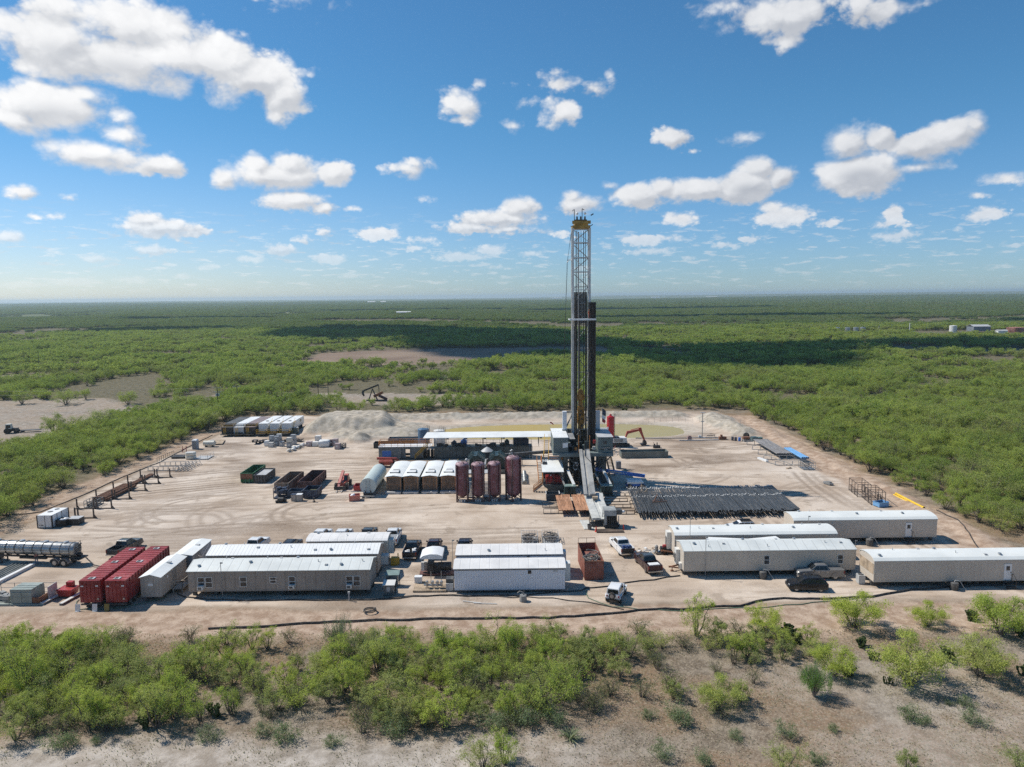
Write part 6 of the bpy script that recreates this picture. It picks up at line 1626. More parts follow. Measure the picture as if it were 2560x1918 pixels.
for x, y, z in ((-72.9, 110.9, .9), (-72.4, 111.4, .95), (-72.3, 112.9, .25)): tag(MB().ico((0, 0, 0), .42, .2, 2, (1.1, .9, .6)).build('white_sack', white, None, (x, y, z), smooth=60), 'white sack in the open black box' if z > .5 else 'white sack on the ground behind the black boxes', 'sack', 'white sacks')
# trestles further back on the left
for x0, x1, y, lb in ((-77.4, -71.0, 147.3, 'near'), (-77.0, -71.3, 151.6, 'far')): rack_bar('grey trestle rack along the left edge of the pad, %s one' % lb, x0, x1, y, .9, galv, step_=1.0)
for k in range(4):
    o = MB().bar((0, 0, .85), (0, 6.0, .85), .08).bar((0, 0, .05), (0, 6.0, .05), .09)
    for q in range(5): o.bar((-.3, q * 1.5, 0), (0, q * 1.5, .85), .06); o.bar((.3, q * 1.5, 0), (0, q * 1.5, .85), .06)
    tag(o.build('pipe_rack', galv, None, (-71.2 + .75 * k, 146.3 + .15 * k, 0), -.03, 0), 'grey triangular trestle in the group lying side by side', 'rack', 'side by side trestles')
tb = thing('stock_tub', 'two cream round ended tubs stacked on the left of the pad', 'tub', (-73.2, 158.2, 0))
cream = M('cream_plastic', (.66, .62, .52), .5, 0, .08, 1, .15)
for z in (0.05, .85):
    MB().loft([[(1.15 * (abs(math.cos(a)) ** .6) * math.copysign(1, math.cos(a)) * s, .75 * math.sin(a) * s, z + h) for a in [k * math.pi / 10 for k in range(20)]] for h, s in ((0, .9), (.08, 1), (.62, 1.04), (.72, .98))]).build('tub', cream, tb, smooth=40)
MB().box(-.9, .9, -.5, .5, 1.573, 1.6).build('tub_lid', offwhite, tb, smooth=0)
tag(MB().box(-2.0, 1.0, -1.2, 1.4, .35, .42).box(-1.9, .9, -1.1, -.9, 0, .349).box(-1.9, .9, 1.0, 1.2, 0, .349).build('dark_platform', black, None, (-75.9, 159.6, 0), smooth=0), 'dark low platform beside the stacked cream tubs', 'platform')
rk = MB().rail([(0, 0), (3.2, 0), (3.2, 3.5)], 0, 1.1, .03).box(0, 3.2, 0, 3.5, .1, .16)
tag(rk.build('railed_skid', ltgrey, None, (-72.2, 157.2, 0)), 'white railed skid right of the stacked cream tubs', 'skid')
pp_ = thing('portable_toilet', 'grey portable toilet with white roof at the left edge of the pad', 'toilet', (-76.9, 169.0, 0))
MB().box(-.58, .58, -.58, .58, .06, 2.1).box(-.6, .6, -.6, .6, 0, .059).build('cabin', M('toilet_grey', (.30, .34, .38), .5, 0, .1, 1, .1), pp_, smooth=0)
MB().loft([[(-.62, -.62, 2.1), (.62, -.62, 2.1), (.62, .62, 2.1), (-.62, .62, 2.1)], [(-.45, -.45, 2.35), (.45, -.45, 2.35), (.45, .45, 2.35), (-.45, .45, 2.35)]]).build('roof', white, pp_, smooth=0)
dd = MB().box(-.4, .4, -.615, -.581, .15, 1.95).build('door', grey, pp_, smooth=0); MB().box(.25, .33, -.64, -.616, 1.0, 1.12).build('door_handle', black, dd, smooth=0)
t = thing('water_tank', 'cream horizontal tank beside the portable toilet', 'tank', (-74.6, 171.5, 0)); MB().cyl((-1.3, 0, .85), (1.3, 0, .85), .65, 20).build('tank_shell', cream, t, smooth=40); MB().box(-.9, -.7, -.5, .5, 0, .35).box(.7, .9, -.5, .5, 0, .35).build('cradle', dkgrey, t, smooth=0)
t = thing('timber_pallet', 'tan timber platform with grey slabs by the left forest edge', 'pallet', (-74.7, 175.8, 0), .25)
MB().box(-1.8, 1.8, -2.6, 2.6, .2, .28).box(-1.7, -1.5, -2.6, 2.6, 0, .199).box(1.5, 1.7, -2.6, 2.6, 0, .199).build('deck', wood, t, smooth=0); MB().rbox((-.7, -1.0, .52), (1.2, 1.8, .22), .1).rbox((-.8, -.8, .76), (1.0, 1.6, .24), .25).build('slab', grey, t, smooth=0)
o = MB().bar((-.4, 0, 0), (-.4, 0, 1.5), .14).bar((.4, 0, 0), (.4, 0, 1.5), .14).bar((-.4, 0, .8), (.4, 0, .8), .12)
tag(o.build('red_gate_frame', red, None, (-77.9, 165.3, 0), .4, 0), 'small red H shaped frame near the portable toilet', 'frame')
o = MB()
for k in range(9): o.bar((k * .7, 0, 0), (k * .7, 0, 1.0 + .05 * k), .06)
o.bar((0, 0, .9), (5.6, 0, 1.3), .06)
tag(o.build('panel_fence', dkgrey, None, (-79.6, 155.6, 0), 1.35, 0), 'dark post and rail fence piece by the left forest edge', 'fence')

# totes, sacks and bagged pallets before the trailers (surveyed from the photo, standing on the ground)
def tote(label, a, b_, py, m_, h=1.15, z=0.0, soft=False, name='bulk_tote', back=0.0, cat='tote', group='totes and bagged pallets', y_=None):
    p, q = gp(a, py), gp(b_, py); w_ = max(.9, (q.x - p.x) * .92); c_ = (p + q) / 2; yy = c_.y + w_ / 2 + back if y_ is None else y_
    t = thing(name, label, cat, (c_.x * yy / c_.y if back else c_.x, yy, z), rng.uniform(-.08, .08), group)
    hx = w_ / 2
    if soft:
        n_ = 6; rr = random.Random(int(a))
        MB().loft([[(hx * s * x * (1 + rr.uniform(-.05, .05)), hx * s * y * (1 + rr.uniform(-.05, .05)), zz) for x, y in ((-1, -1), (-.3, -1.06), (.4, -1.05), (1, -.95), (1.05, 0), (1, 1), (0, 1.06), (-1, 1), (-1.06, .1))] for zz, s in ((.10, .9), (.4, 1.0), (h * .8, 1.0), (h, .86), (h + .06, .5))]).build('bag', m_, t, smooth=50)
    else: MB().box(-hx, hx, -hx, hx, .13, h).box(-hx * .94, hx * .94, -hx * .94, hx * .94, h, h + .04).build('tote_body', m_, t, smooth=0); MB().rbox((-hx * .1, -hx - .008, h * .6), (hx * .8, .012, h * .22)).build('label_plate', offwhite, t, smooth=0)
    b = MB()
    for x in (-hx * .8, 0, hx * .8): b.box(x - .08, x + .08, -hx * .95, hx * .95, 0, .09)
    b.box(-hx, hx, -hx, hx, .091, .125)
    b.build('pallet', woodgrey, t, smooth=0)
    return t
gt = M('grey_tote_plastic', (.30, .31, .32), .5, 0, .15, 1, .15); gtl = M('light_tote', (.50, .49, .46), .5, 0, .12, 1, .15); cw2 = M('canvas_white', (.68, .67, .64), .7, 0, .08, 1, .1); pink = M('pinkish_wrap', (.42, .33, .32), .6, 0, .15, 2, .15); dkp = M('dark_wrap', (.13, .09, .09), .6, 0, .2, 1, .15); crm = M('cream_bag', (.58, .54, .46), .7, 0, .1, 1, .1)
tote('white bulk bag at the left end beside the black frames', 660, 673, 1116, cw2, 1.3, soft=True)
tote('short pale grey tote in the front left of the group', 670, 683, 1119, gtl, 1.1)
o1 = tote('lower grey tote of the left double stack', 673, 685, 1114, gt, 1.15); tote('upper grey tote of the left double stack', 673, 685, 1114, gt, 1.15, z=1.2)
tote('lower dark grey tote of the middle double stack', 685, 697, 1116, gt, 1.15); tote('upper grey tote with pale top of the middle double stack', 685, 697, 1116, gt, 1.2, z=1.2)
tote('lower grey tote of the double stack standing behind', 693, 705, 1113, gt, 1.15, back=1.4); tote('upper grey tote of the double stack standing behind', 693, 705, 1113, gtl, 1.2, z=1.2, back=1.4)
tote('single grey tote right of the double stacks', 697, 709, 1117, gt, 1.15)
tote('grey tote under the cream bag', 716, 729, 1120, gt, 1.2); tote('cream bulk bag on top of a grey tote', 716, 729, 1120, crm, 1.2, z=1.25, soft=True)
tote('lower grey tote behind the cream bag', 728, 741, 1114, gt, 1.2, back=.8); tote('upper grey tote behind the cream bag', 728, 741, 1114, gt, 1.2, z=1.25, back=.8)
tote('pinkish wrapped pallet at the right end of the sack heap', 765, 779, 1117, pink, 1.15)
tote('white tote with dark label left of the big wrapped block', 780, 794, 1117, cw2, 1.1)
tote('white tote with dark mark standing alone behind', 787, 801, 1103, cw2, 1.25)
big_ = tote('big white shrink wrapped block of sacks', 794, 822, 1119, cw2, 1.55, soft=True)
tote('dark red wrapped pallet behind the big block', 822, 834, 1115, dkp, 1.4)
tote('pink pallet with white cap right of the dark one', 833, 846, 1117, pink, 1.7, back=.6); tote('pinkish grey tote with rounded cap at the front right', 836, 850, 1124, pink, 1.35)
cage('dark wire cage at the right end of the totes', (-41.0, 168.4, 0), 1.2, 1.3, 1.1, m_=dkgrey, pipes=6)
rr = random.Random(12)
for k in range(19):
    f = k / 18; p = gp(724 + 42 * f + rr.uniform(-4, 4), 1129 - 17 * f + rr.uniform(-2, 2)); zz = .16 if k % 3 else .5
    tag(MB().ico((0, 0, 0), .55, .16, 2, (1.15, .85, .5), rr).build('white_sack', cw2 if k % 4 else crm, None, (p.x, p.y, zz), rr.uniform(0, 3), 60), 'sagging white sack in the heap before the grey totes', 'sack', 'heap of white sacks')
for k in range(4):
    p = gp(636 + 8 * k, 1112 - 2 * k); o = MB().box(-.6, .6, -.6, .6, .5, .56).box(-.6, .6, -.6, .6, .0, .06)
    for x in (-.55, .55): o.box(x - .05, x + .05, -.55, .55, .061, .499)
    o.cyl((-.3, -.62, .3), (-.3, -.5, .3), .18, 12)
    tag(o.build('black_pallet', black, None, (p.x, p.y + .6, 0 if k % 2 else .55 if k == 0 else 0), .1 * k, 0), 'black plastic pallet in the loose pile left of the totes', 'pallet', 'black pallets')
o = MB(); rr = random.Random(4)
for k in range(10): o.tube([(rr.uniform(-3, 3), rr.uniform(-1.5, 1.5), rr.uniform(.1, .6)) for _ in range(4)], .09, 6)
tag(o.build('hose_pile', hosemat, None, (-55.6, 176.5, 0)), 'pile of black hoses at the foot of the spoil heap', 'hoses')

# six equipment trailers parked side by side at the back
def eq_trailer(label, x0, x1, body, topm, style, y0=184.2, y1=197.6):
    w_ = (x1 - x0) / 2; L = y1 - y0; t = thing('equipment_trailer', label, 'trailer', ((x0 + x1) / 2, y0, 0), 0, 'equipment trailers at the back of the pad')
    MB().box(-w_ * .75, w_ * .75, .0, L, .75, 1.0).box(-w_, w_, -.9, 1.4, .55, .7).build('frame', black, t, smooth=0)
    for y in (L - 3.2, L - 1.9): 
        for s in (-1, 1): MB().wheel((s * w_ * .75, y, .5), .5, .45, 'x').build('wheel', tyre, t)
    if style == 'white':
        MB().box(-w_, w_, 1.2, L, 1.1, 3.1).build('body', body, t, smooth=0)
        MB().box(-w_ - .02, w_ + .02, 1.15, L + .02, 3.101, 3.16).build('roof', topm, t, smooth=0)
        q = MB().rail([(-w_, -.8), (w_, -.8)], .7, 1.1, .05).rail([(w_, -.8), (w_, 1.15)], .7, 1.1, .05); q.bar((w_ + .2, 1.3, .7), (w_ + .2, 4.8, 3.1), .1); q.bar((w_ + .2, 1.3, 1.7), (w_ + .2, 4.8, 4.0), .06)
        q.build('stair_rail', yellow, t)
        MB().box(-.3, .3, 4.4, 5.0, 3.161, 3.3).build('roof_vent', dkgrey, t, smooth=0)
    else:
        MB().box(-w_, w_, .2, 1.6, .72, 2.35).box(-w_, w_, 1.6, L, 1.05, 2.85).build('body', body, t, smooth=0)
        MB().box(-w_ - .04, w_ + .04, 2.6, L, 2.852, 2.98).box(-w_, w_, .2, 1.58, 2.352, 2.42).build('roof', topm, t, smooth=0)
        q = MB()
        for k in range(8): q.bar((-w_ * .55, -.1 - .02 * k, .3 + .26 * k), (-w_ * .1, -.1 - .02 * k, .3 + .26 * k), .05)
        q.bar((-w_ * .55, -.05, .1), (-w_ * .55, -.25, 2.5), .06); q.bar((-w_ * .1, -.05, .1), (-w_ * .1, -.25, 2.5), .06)
        q.build('ladder', yellow, t)
        MB().rail([(-w_, .3), (w_, .3)], 2.42, .8, .03).rail([(w_, .3), (w_, 2.5)], 2.42, .8, .03).build('railing', yellow if style == 'black' else ltgrey, t)
    return t
eq_trailer('black equipment trailer with grey roof at the left end', -76.8, -73.9, black, dkgrey, 'black')
eq_trailer('grey fronted equipment trailer with white roof between two black ones', -73.6, -70.9, ltgrey, white, 'grey')
eq_trailer('black equipment trailer with brownish roof beside the white ones', -70.7, -67.9, M('black_brown', (.028, .02, .02), .5), M('brown_roof', (.22, .17, .17), .6), 'black')
eq_trailer('white equipment trailer nearest the black ones', -67.3, -64.9, white, white, 'white')
eq_trailer('white equipment trailer in the middle of the three', -64.3, -61.9, white, white, 'white')
l3 = eq_trailer('white equipment trailer at the right end with dark side window', -61.2, -58.8, white, white, 'white')
MB().box(1.2, 1.215, 9.4, 10.9, 2.0, 2.7).build('window', glass, l3, smooth=0)
o = MB().box(-.8, .8, -.6, .6, .2, 1.7); o.k = 1; o.box(-.82, .82, -.62, .62, 1.701, 1.76); o.k = 0
for x in (-.7, .7): o.bar((x, -.6, 0), (x, -.6, .2), .1); o.bar((x, .6, 0), (x, .6, .2), .1)
tag(o.build('transformer', [M('transformer_green', (.10, .12, .10), .5), ltgrey], None, (-58.1, 187.0, 0), smooth=0), 'dark transformer cabinet beside the right white equipment trailer', 'cabinet')

# tanker trailer, pipes and stacked steel at the left front
tn = thing('tanker_trailer', 'long silver tanker trailer with black bands at the left edge', 'tanker trailer', (-66.4, 94.7, 0), -.12)
MB().loft([[(x, r_ * math.cos(k * PI / 14), r_ * math.sin(k * PI / 14) + 2.15) for k in range(28)] for x, r_ in ((-8.3, .5), (-8.2, .92), (6.35, .95), (6.55, .85), (6.62, .4))]).build('tank_shell', M('tanker_aluminium', (.34, .355, .36), .34, .7, .12, .4, .2), tn, smooth=40)
b = MB()
for k in range(11):
    x = -7.6 + 1.36 * k; b.loft([[(x + d, 1.0 * math.cos(a * PI / 12), 1.0 * math.sin(a * PI / 12) + 2.15) for a in range(24)] for d in (-.04, .04)])
b.build('band', black, tn, smooth=40)
for x in (-5.2, -1.6, 2.0, 5.0): MB().lathe((x, 0, 3.05), [(.36, 0), (.36, .12), (.28, .2), (0, .22)], 16).build('manhole', galv, tn)
MB().rail([(-7.5, -.95, 2.0), (6.2, -.95, 2.0)], 2.0, .7, .02, 0).box(-8, 6.2, -1.05, -.85, 2.0, 2.06).build('catwalk_rail', galv, tn)
MB().box(-7.8, 6.6, -.55, -.4, 1.0, 1.25).box(-7.8, 6.6, .4, .55, 1.0, 1.25).box(6.4, 7.4, -.9, .9, .9, 1.05).box(-1.5, 2.5, -.9, -.6, .9, 1.15).build('frame', black, tn, smooth=0)
for x in (3.9, 5.25):
    for s in (-1, 1):
        wh = MB().wheel((0, 0, 0), .53, .5).build('wheel', tyre, tn, (x, s * .9, .53)); MB().cyl((0, s * .2, 0), (0, s * .27, 0), .30, 14).build('rim', rim, wh)
    MB().prism([(x + .72 * math.cos(a), .53 + .66 * math.sin(a)) for a in [k * PI / 8 for k in range(9)]] + [(x + .68 * math.cos(a), .53 + .62 * math.sin(a)) for a in [k * PI / 8 for k in range(8, -1, -1)]], 'y', -1.2, -.65).build('mudguard', galv, tn)
b = MB()
for y in (-.5, .5): b.bar((-4.6, y, 1.0), (-4.6, y, .1), .14).rbox((-4.6, y, .06), (.4, .4, .1)); b.bar((-4.6, y, .5), (-3.8, y, 1.0), .06)
b.build('landing_leg', dkgrey, tn)
b = MB()
for y in (-.5, .5): b.bar((6.7, y, 1.1), (6.7, y, 3.3), .05)
for k in range(7): b.bar((6.7, -.5, 1.3 + .3 * k), (6.7, .5, 1.3 + .3 * k), .05)
b.cyl((6.6, 0, 1.5), (7.2, 0, 1.5), .2, 10).cyl((6.6, .4, 2.6), (6.9, .4, 2.9), .1, 8).build('rear_ladder', dkgrey, tn)
tt = thing('truck_tractor', 'dark truck tractor under the front of the tanker trailer', 'truck', (-74.4, 95.65, 0), -.12)
MB().box(-3.0, 2.6, -.45, .45, .7, 1.0).box(-2.9, -1.1, -1.2, 1.2, 1.0, 3.1).build('chassis', black, tt, smooth=0)
for x in (.6, 1.95):
    for s in (-1, 1):
        wh = MB().wheel((0, 0, 0), .52, .5).build('wheel', tyre, tt, (x, s * .9, .52)); MB().cyl((0, s * .2, 0), (0, s * .27, 0), .30, 14).build('rim', rim, wh)
pg0 = pipe_proto('steel_pipe', 'grey steel pipe in the row at the left front edge', 'grey pipes at the left front', 9.0, .15, M('grey_green_pipe', (.22, .24, .23), .5, .2, .25, .5, .25), None, 10)
pipe_row(pg0, [(-69.3 + .52 * k, 84.8 + .15 * k, .2) for k in range(5)], rz=-.07)
o = MB().box(-.22, .22, 0, 8.6, .0, .36); o.box(-.26, .26, 0, 8.6, .36, .40)
tag(o.build('white_beam', white, None, (-66.5, 85.0, 0), -.08, 0), 'white steel beam beside the grey pipes', 'beam')
ss_ = thing('stacked_tanks', 'stack of pale green steel boxes inside a railed skid at the lower left', 'skid', (-58.6, 82.2, 0))
pgm = M('pale_green_steel', (.27, .315, .285), .55, 0, .15, .6, .2)
MB().box(-4.6, 2.4, -1.4, 1.5, 0, .16).build('skid_base', pgm, ss_, smooth=0)
b = MB().box(-1.5, 1.0, -1.25, 1.2, .161, 1.55)
for k in range(4): b.box(-1.55, 1.05, -1.2 + .6 * k, -.72 + .6 * k, 1.552, 1.9 - (.0 if k < 3 else .05))
b.box(-.3, -.2, -1.3, -1.25, .17, 1.55); b.box(-1.5, 1.0, -1.29, -1.25, .95, 1.0)
b.build('steel_box', pgm, ss_, smooth=0)
b = MB().box(1.02, 1.9, -1.2, -1.12, .161, .9).box(1.9, 1.98, -1.2, 1.3, .161, .9).box(1.02, 1.9, -1.1, 1.3, .161, .25); b.build('rusty_bin', rust, ss_, smooth=0)
MB().rail([(-4.5, 1.4), (2.3, 1.4), (2.3, .2)], .16, 1.5, .03).rail([(-4.5, -1.3), (-1.7, -1.3)], .16, 1.0, .03).build('railing', grey, ss_)
MB().box(2.28, 2.36, -.2, 1.5, .17, 1.75).build('end_plate', ltgrey, ss_, smooth=0)
b = MB(); rr = random.Random(2)
for k in range(7): b.rbox((-2.0 - .35 * k, rr.uniform(-.8, .6), .4 + rr.uniform(0, .3)), (.5, .8, .5), rr.uniform(0, 2))
b.build('loose_parts', grey, ss_, smooth=0)
rh = thing('red_hopper', 'red steel hopper on white runners left of the red tanks', 'hopper', (-54.9, 83.6, 0), -.05)
MB().loft([[(-.75, -.7, .15), (.75, -.7, .15), (.75, .7, .15), (-.75, .7, .15)], [(-.95, -.8, 1.0), (.95, -.8, 1.0), (.95, .8, 1.0), (-.95, .8, 1.0)]]).box(-.35, .4, .2, .8, 1.001, 1.6).build('hopper_body', red, rh, smooth=0)
for x0, y0, x1, y1, lb in ((-56.4, 80.9, -55.3, 86.0, 'white channel beam running along the left of the red hopper'), (-54.0, 80.7, -53.1, 87.0, 'white channel beam between the red hopper and the red tank')):
    o = MB().bar((x0, y0, .22), (x1, y1, .22), .42, .10).bar((x0 - .2, y0, .08), (x1 - .2, y1, .08), .06, .26)
    tag(o.build('channel_beam', offwhite, None, smooth=0), lb, 'beam')
for k, (x, y) in enumerate(((-52.9, 85.2), (-52.4, 85.8))):
    o = MB().bar((0, 0, .7), (.6, 4.5, .7), .22, .22).bar((0, 0, 0), (0, 0, .7), .12).bar((.6, 4.5, 0), (.6, 4.5, .7), .12)
    tag(o.build('red_beam', [red, white][k], None, (x, y, 0), smooth=0), ('red' if k == 0 else 'white') + ' beam on trestles beside the left red tank', 'beam')

# centre front: generators, skid, container, baskets
cg = thing('engine_skid', 'black engine generator on a skid under the white canopy', 'generator', (-10.4, 89.4, 0))
MB().box(-1.9, 3.4, -.9, 1.0, .05, .25).build('skid', M('skid_brown', (.14, .06, .05), .7, 0, .2, 1, .3), cg, smooth=0)
MB().box(-.9, -.1, -.7, .7, .25, 1.6).box(-.1, .9, -.5, .5, .25, 1.3).build('engine', MATS['dark_machinery'], cg, smooth=0); MB().cyl((.5, 0, .95), (2.2, 0, .95), .55, 18).build('alternator', black, cg, smooth=40)
MB().rbox((-1.5, -.3, 1.1), (.4, .5, 1.1)).rbox((-1.2, .5, .8), (.3, .3, 1.2)).build('control_box', ltgrey, cg, smooth=0)
for x in (-1.6, .9): MB().bar((x, .3, .25), (x, .3, 2.4), .09).build('post', dkgrey, cg, smooth=0)
cnp = MB().loft([[(-1.75 + u, y, z) for u, y, z in [(0, -1.2, 2.35), (0, 1.6, 2.5), (0, 1.6, 2.62), (0, -1.2, 2.5)]]] + [[(x, -1.2 + dy, 2.35), (x, 1.6 - dy, 2.5), (x, 1.6 - dy, 2.5 + h), (x, -1.2 + dy, 2.4 + h)] for x, h, dy in ((-1.3, .42, 0), (-.4, .62, 0), (.5, .58, 0), (1.15, .36, 0))])
cnp.build('canopy', white, cg, smooth=50)
wd_ = thing('timber_deck', 'brown timber deck with valves between trailer and white building', 'deck', (-10.35, 84.7, 0))
MB().box(-2.1, 2.0, -1.3, 1.6, .12, .2).box(-2.1, 2.0, -1.4, -1.3, 0, .24).box(-2.0, 1.9, -1.2, 1.5, 0, .119).build('deck', wood, wd_, smooth=0)
o = MB().tube([(-1.2, -.1, .35), (.9, -.2, .35)], .12, 8)
for x in (-.8, -.1, .5, 1.0): o.cyl((x, -.2, .2), (x, -.2, .9), .14, 10).cyl((x, -.5, .75), (x, -.2, .75), .2, 12)
o.bar((-.35, .3, .2), (-.35, .3, 1.9), .06).bar((.95, .2, .2), (.95, .2, 2.0), .06)
tag(o.build('valve_manifold', galv, None, (-10.0, 84.4, .201)), 'silver valve manifold standing on the timber deck', 'valves')
tag(MB().box(-.45, .45, -.35, .35, 0, .75).box(-.47, .47, -.37, .37, .75, .8).build('white_tote', white, None, (-12.1, 86.0, .201), smooth=0), 'white box on the left of the timber deck', 'box')
for x, y, s, lb in ((-15.3, 82.9, 1.0, 'grey transformer with open white lid nearest the taupe trailer corner'), (-15.3, 85.5, 1.15, 'grey transformer with white top behind the nearer one')):
    t = thing('transformer', lb, 'transformer', (x, y, 0), 0, 'small transformers'); MB().box(-.6 * s, .6 * s, -.5, .5, .12, 1.35 * s).box(-.5 * s, .5 * s, -.4, .4, 0, .119).build('cabinet', M('trafo_grey', (.13, .145, .145), .5, 0, .2, 1, .2), t, smooth=0)
    MB().box(-.2, .2, -.515, -.501, .5, 1.1).build('name_plate', ltgrey, t, smooth=0); MB().rbox((0.05, .05, 1.45 * s), (1.5 * s, 1.15, .06), 0, .22).build('lid', lgreen if s > 1.1 else offwhite, t, smooth=0)
    MB().bar((.75 * s, .3, 0), (.75 * s, .3, 1.3), .08).build('post', black, t, smooth=0)
o = MB().box(-.45, .45, -.5, .5, .1, 1.5); o.k = 1; o.box(-.45, .45, -.7, -.52, .1, 1.0); o.k = 0
tag(o.build('dark_cabinet', [dkgrey, ltgrey], None, (-7.95, 84.2, 0), smooth=0), 'dark equipment cabinet at the left wall of the white building', 'cabinet')
tag(MB().box(-.45, .45, -.4, .4, 0, 1.0).bar((.5, 0, 0), (.5, 0, 1.6), .12).rbox((.5, .1, .5), (.3, .4, .9)).build('yellow_bin', yellow, None, (-16.2, 92.6, 0), smooth=0), 'yellow bin at the end of the cream roofed trailer', 'bin')
rc = thing('hose_container', 'rusty red open top container standing right of the white buildings', 'container', (10.05, 89.9, 0), .035)
rcm = M('container_red', (.26, .08, .055), .65, 0, .25, .7, .2, grooves=('D', .3, .55), streak=.25)
b = MB().box(-1.2, 1.2, -3.4, -3.32, .15, 2.45).box(-1.2, 1.2, 3.32, 3.4, .15, 2.45).box(-1.2, -1.12, -3.32, 3.32, .15, 2.45).box(1.12, 1.2, -3.32, 3.32, .15, 2.45).box(-1.2, 1.2, -3.4, 3.4, 0, .149)
b.build('container_body', rcm, rc, smooth=0)
b = MB()
for x in (-1.2, 1.2):
    b.bar((x, -3.4, 2.49), (x, 3.4, 2.49), .09)
for y in (-3.4, 3.4): b.bar((-1.15, y, 2.49), (1.15, y, 2.49), .09)
for x in (-1.15, 0, 1.15): b.bar((x, 3.38, 2.5), (x, 3.38, 3.2), .05)
b.bar((-1.15, 3.38, 3.2), (1.15, 3.38, 3.2), .05)
for x in (-1.25, 1.22): b.box(x, x + .03, -3.43, -3.4, .2, 2.45)
b.build('rim_frame', rust, rc, smooth=0)
def hose_coils(name, label, n_, sx, sy, z0, loc, r_=.055, seed=1, zr=.5, m_=None):
    o = MB(); rr = random.Random(seed)
    for k in range(n_):
        cx_, cy_ = rr.uniform(-.22, .22) * sx, rr.uniform(-.25, .25) * sy; ra, rb2 = rr.uniform(.22, .42) * sx, rr.uniform(.18, .34) * min(sy, sx * 1.6); a0 = rr.uniform(0, 6); z = z0 + rr.uniform(0, zr)
        o.tube([(cx_ + ra * math.cos(a0 + j * .45), cy_ + rb2 * math.sin(a0 + j * .45), z + .10 * math.sin(j * .8 + k)) for j in range(rr.randint(7, 14))], r_, 6)
    return tag(o.build(name, m_ or M('dusty_hose', (.16, .145, .13), .7, 0, .4, 1, .3), None, loc), label, 'hoses')
tag(MB().box(-1.1, 1.1, -3.2, 3.2, 0, 1.3).build('container_load', M('dusty_red_load', (.30, .12, .09), .8, 0, .2, 1, .4), None, (10.05, 89.9, .151), .035, 0), 'dusty red load filling the rusty container below the hoses', 'load')
hose_coils('hose_pile', 'tangle of grey hoses piled on the rusty container', 16, 2.3, 3.4, 1.75, (10.1, 88.6, 0), .07, 3, .9)
for x, lb, sd in ((2.35, 'left wire basket packed with grey hoses', 5), (5.4, 'right wire basket packed with dark hoses', 6)):
    t = thing('hose_basket', lb.replace('packed', 'holding'), 'basket', (x, 101.4, 0), 0, 'wire baskets'); b = MB()
    for sx_ in (-1.2, 1.2):
        for k in range(9): y = -1.5 + 3.0 * k / 8; b.bar((sx_, y, 0), (sx_, y, 1.1), .03)
        for z in (.1, .6, 1.1): b.bar((sx_, -1.5, z), (sx_, 1.5, z), .045)
    for y in (-1.5, 1.5):
        for k in range(7): b.bar((-1.2 + .4 * k, y, 0), (-1.2 + .4 * k, y, 1.1), .03)
        for z in (.1, .6, 1.1): b.bar((-1.2, y, z), (1.2, y, z), .045)
    b.box(-1.2, 1.2, -1.5, 1.5, .02, .05); b.build('wire_frame', ltgrey, t, smooth=0)
    hose_coils('hose_pile', 'hoses and rods heaped in the %s wire basket' % lb.split()[0], 22, 2.1, 2.7, .15, (x, 101.4, 0), .055, sd, .8)
# clutter by the cream trailers
o = MB(); rr = random.Random(6)
for k in range(22): o.k = k % 3; o.rbox((rr.uniform(-1.8, 1.8), rr.uniform(-.9, .9), .08 + rr.uniform(0, .2)), (rr.uniform(.2, .7), rr.uniform(.1, .4), .1), rr.uniform(0, 3))
tag(o.build('scrap_timber', [white, wood, ltgrey], None, (19.2, 96.3, 0), smooth=0), 'litter of white and tan scraps on the ground left of the cream trailers', 'scrap')
o = MB().box(-1.1, 1.1, -.6, .6, .05, .18); o.box(-.4, .9, -.4, .4, .18, .95); o.k = 1; o.box(-.1, .4, -.2, .2, .951, 1.25); o.k = 2; o.lathe((-.9, .3, .18), [(.25, 0), (.25, .8), (.1, .95), (0, .95)], 12)
tag(o.build('compressor', [black, red, grey], None, (20.9, 95.6, 0), smooth=30), 'small dark compressor with red top beside the cream trailer hitch', 'compressor')

# right side: pipe racks, cages, junk, yellow pipes, light pole
pw2 = M('weathered_pipe', (.27, .255, .245), .5, .25, .25, .4, .3)
pq = pipe_proto('steel_pipe', 'grey brown pipe on the racks along the right edge', 'grey pipes on the right racks', 15.5, .13, pw2, None, 8)
pipe_row(pq, [(57.9 + .29 * k, 152.0 + rng.uniform(-.2, .3), 1.08) for k in range(12)], rz=.0)
bpm = M('light_blue_pipe', (.16, .36, .62), .45, 0, .1, .5, .1)
pq2 = pipe_proto('blue_pipe', 'light blue pipe beside the grey pipes', 'light blue pipes', 9.8, .2, bpm, None, 10)
pipe_row(pq2, [(61.5 + .42 * k, 147.6 + rng.uniform(-.1, .1), 1.14) for k in range(4)])
for y, x0, x1, lb in ((146.0, 55.2, 62.4, 'nearest trestle rack under the blue pipe ends'), (151.2, 54.6, 63.0, 'second trestle rack under the blue and grey pipes'), (156.5, 55.2, 63.0, 'third trestle rack under grey pipes'), (161.5, 55.6, 61.4, 'farthest trestle rack but one under grey pipes'), (166.5, 56.0, 61.4, 'farthest trestle rack under grey pipes')): rack_bar(lb, x0, x1, y, .92, galv, step_=1.6)
for (x0, y0, x1, y1, lb) in ((54.9, 152.5, 58.6, 144.3, 'loose grey pole lying over the racks on the right'), (54.3, 149.0, 55.7, 146.0, 'loose grey pole on the sand beside the right racks')):
    tag(MB().cyl((x0, y0, 1.0 if x1 > 57 else .1), (x1, y1, .35 if x1 > 57 else .1), .07, 8).build('loose_pole', grey, None), lb, 'pole')
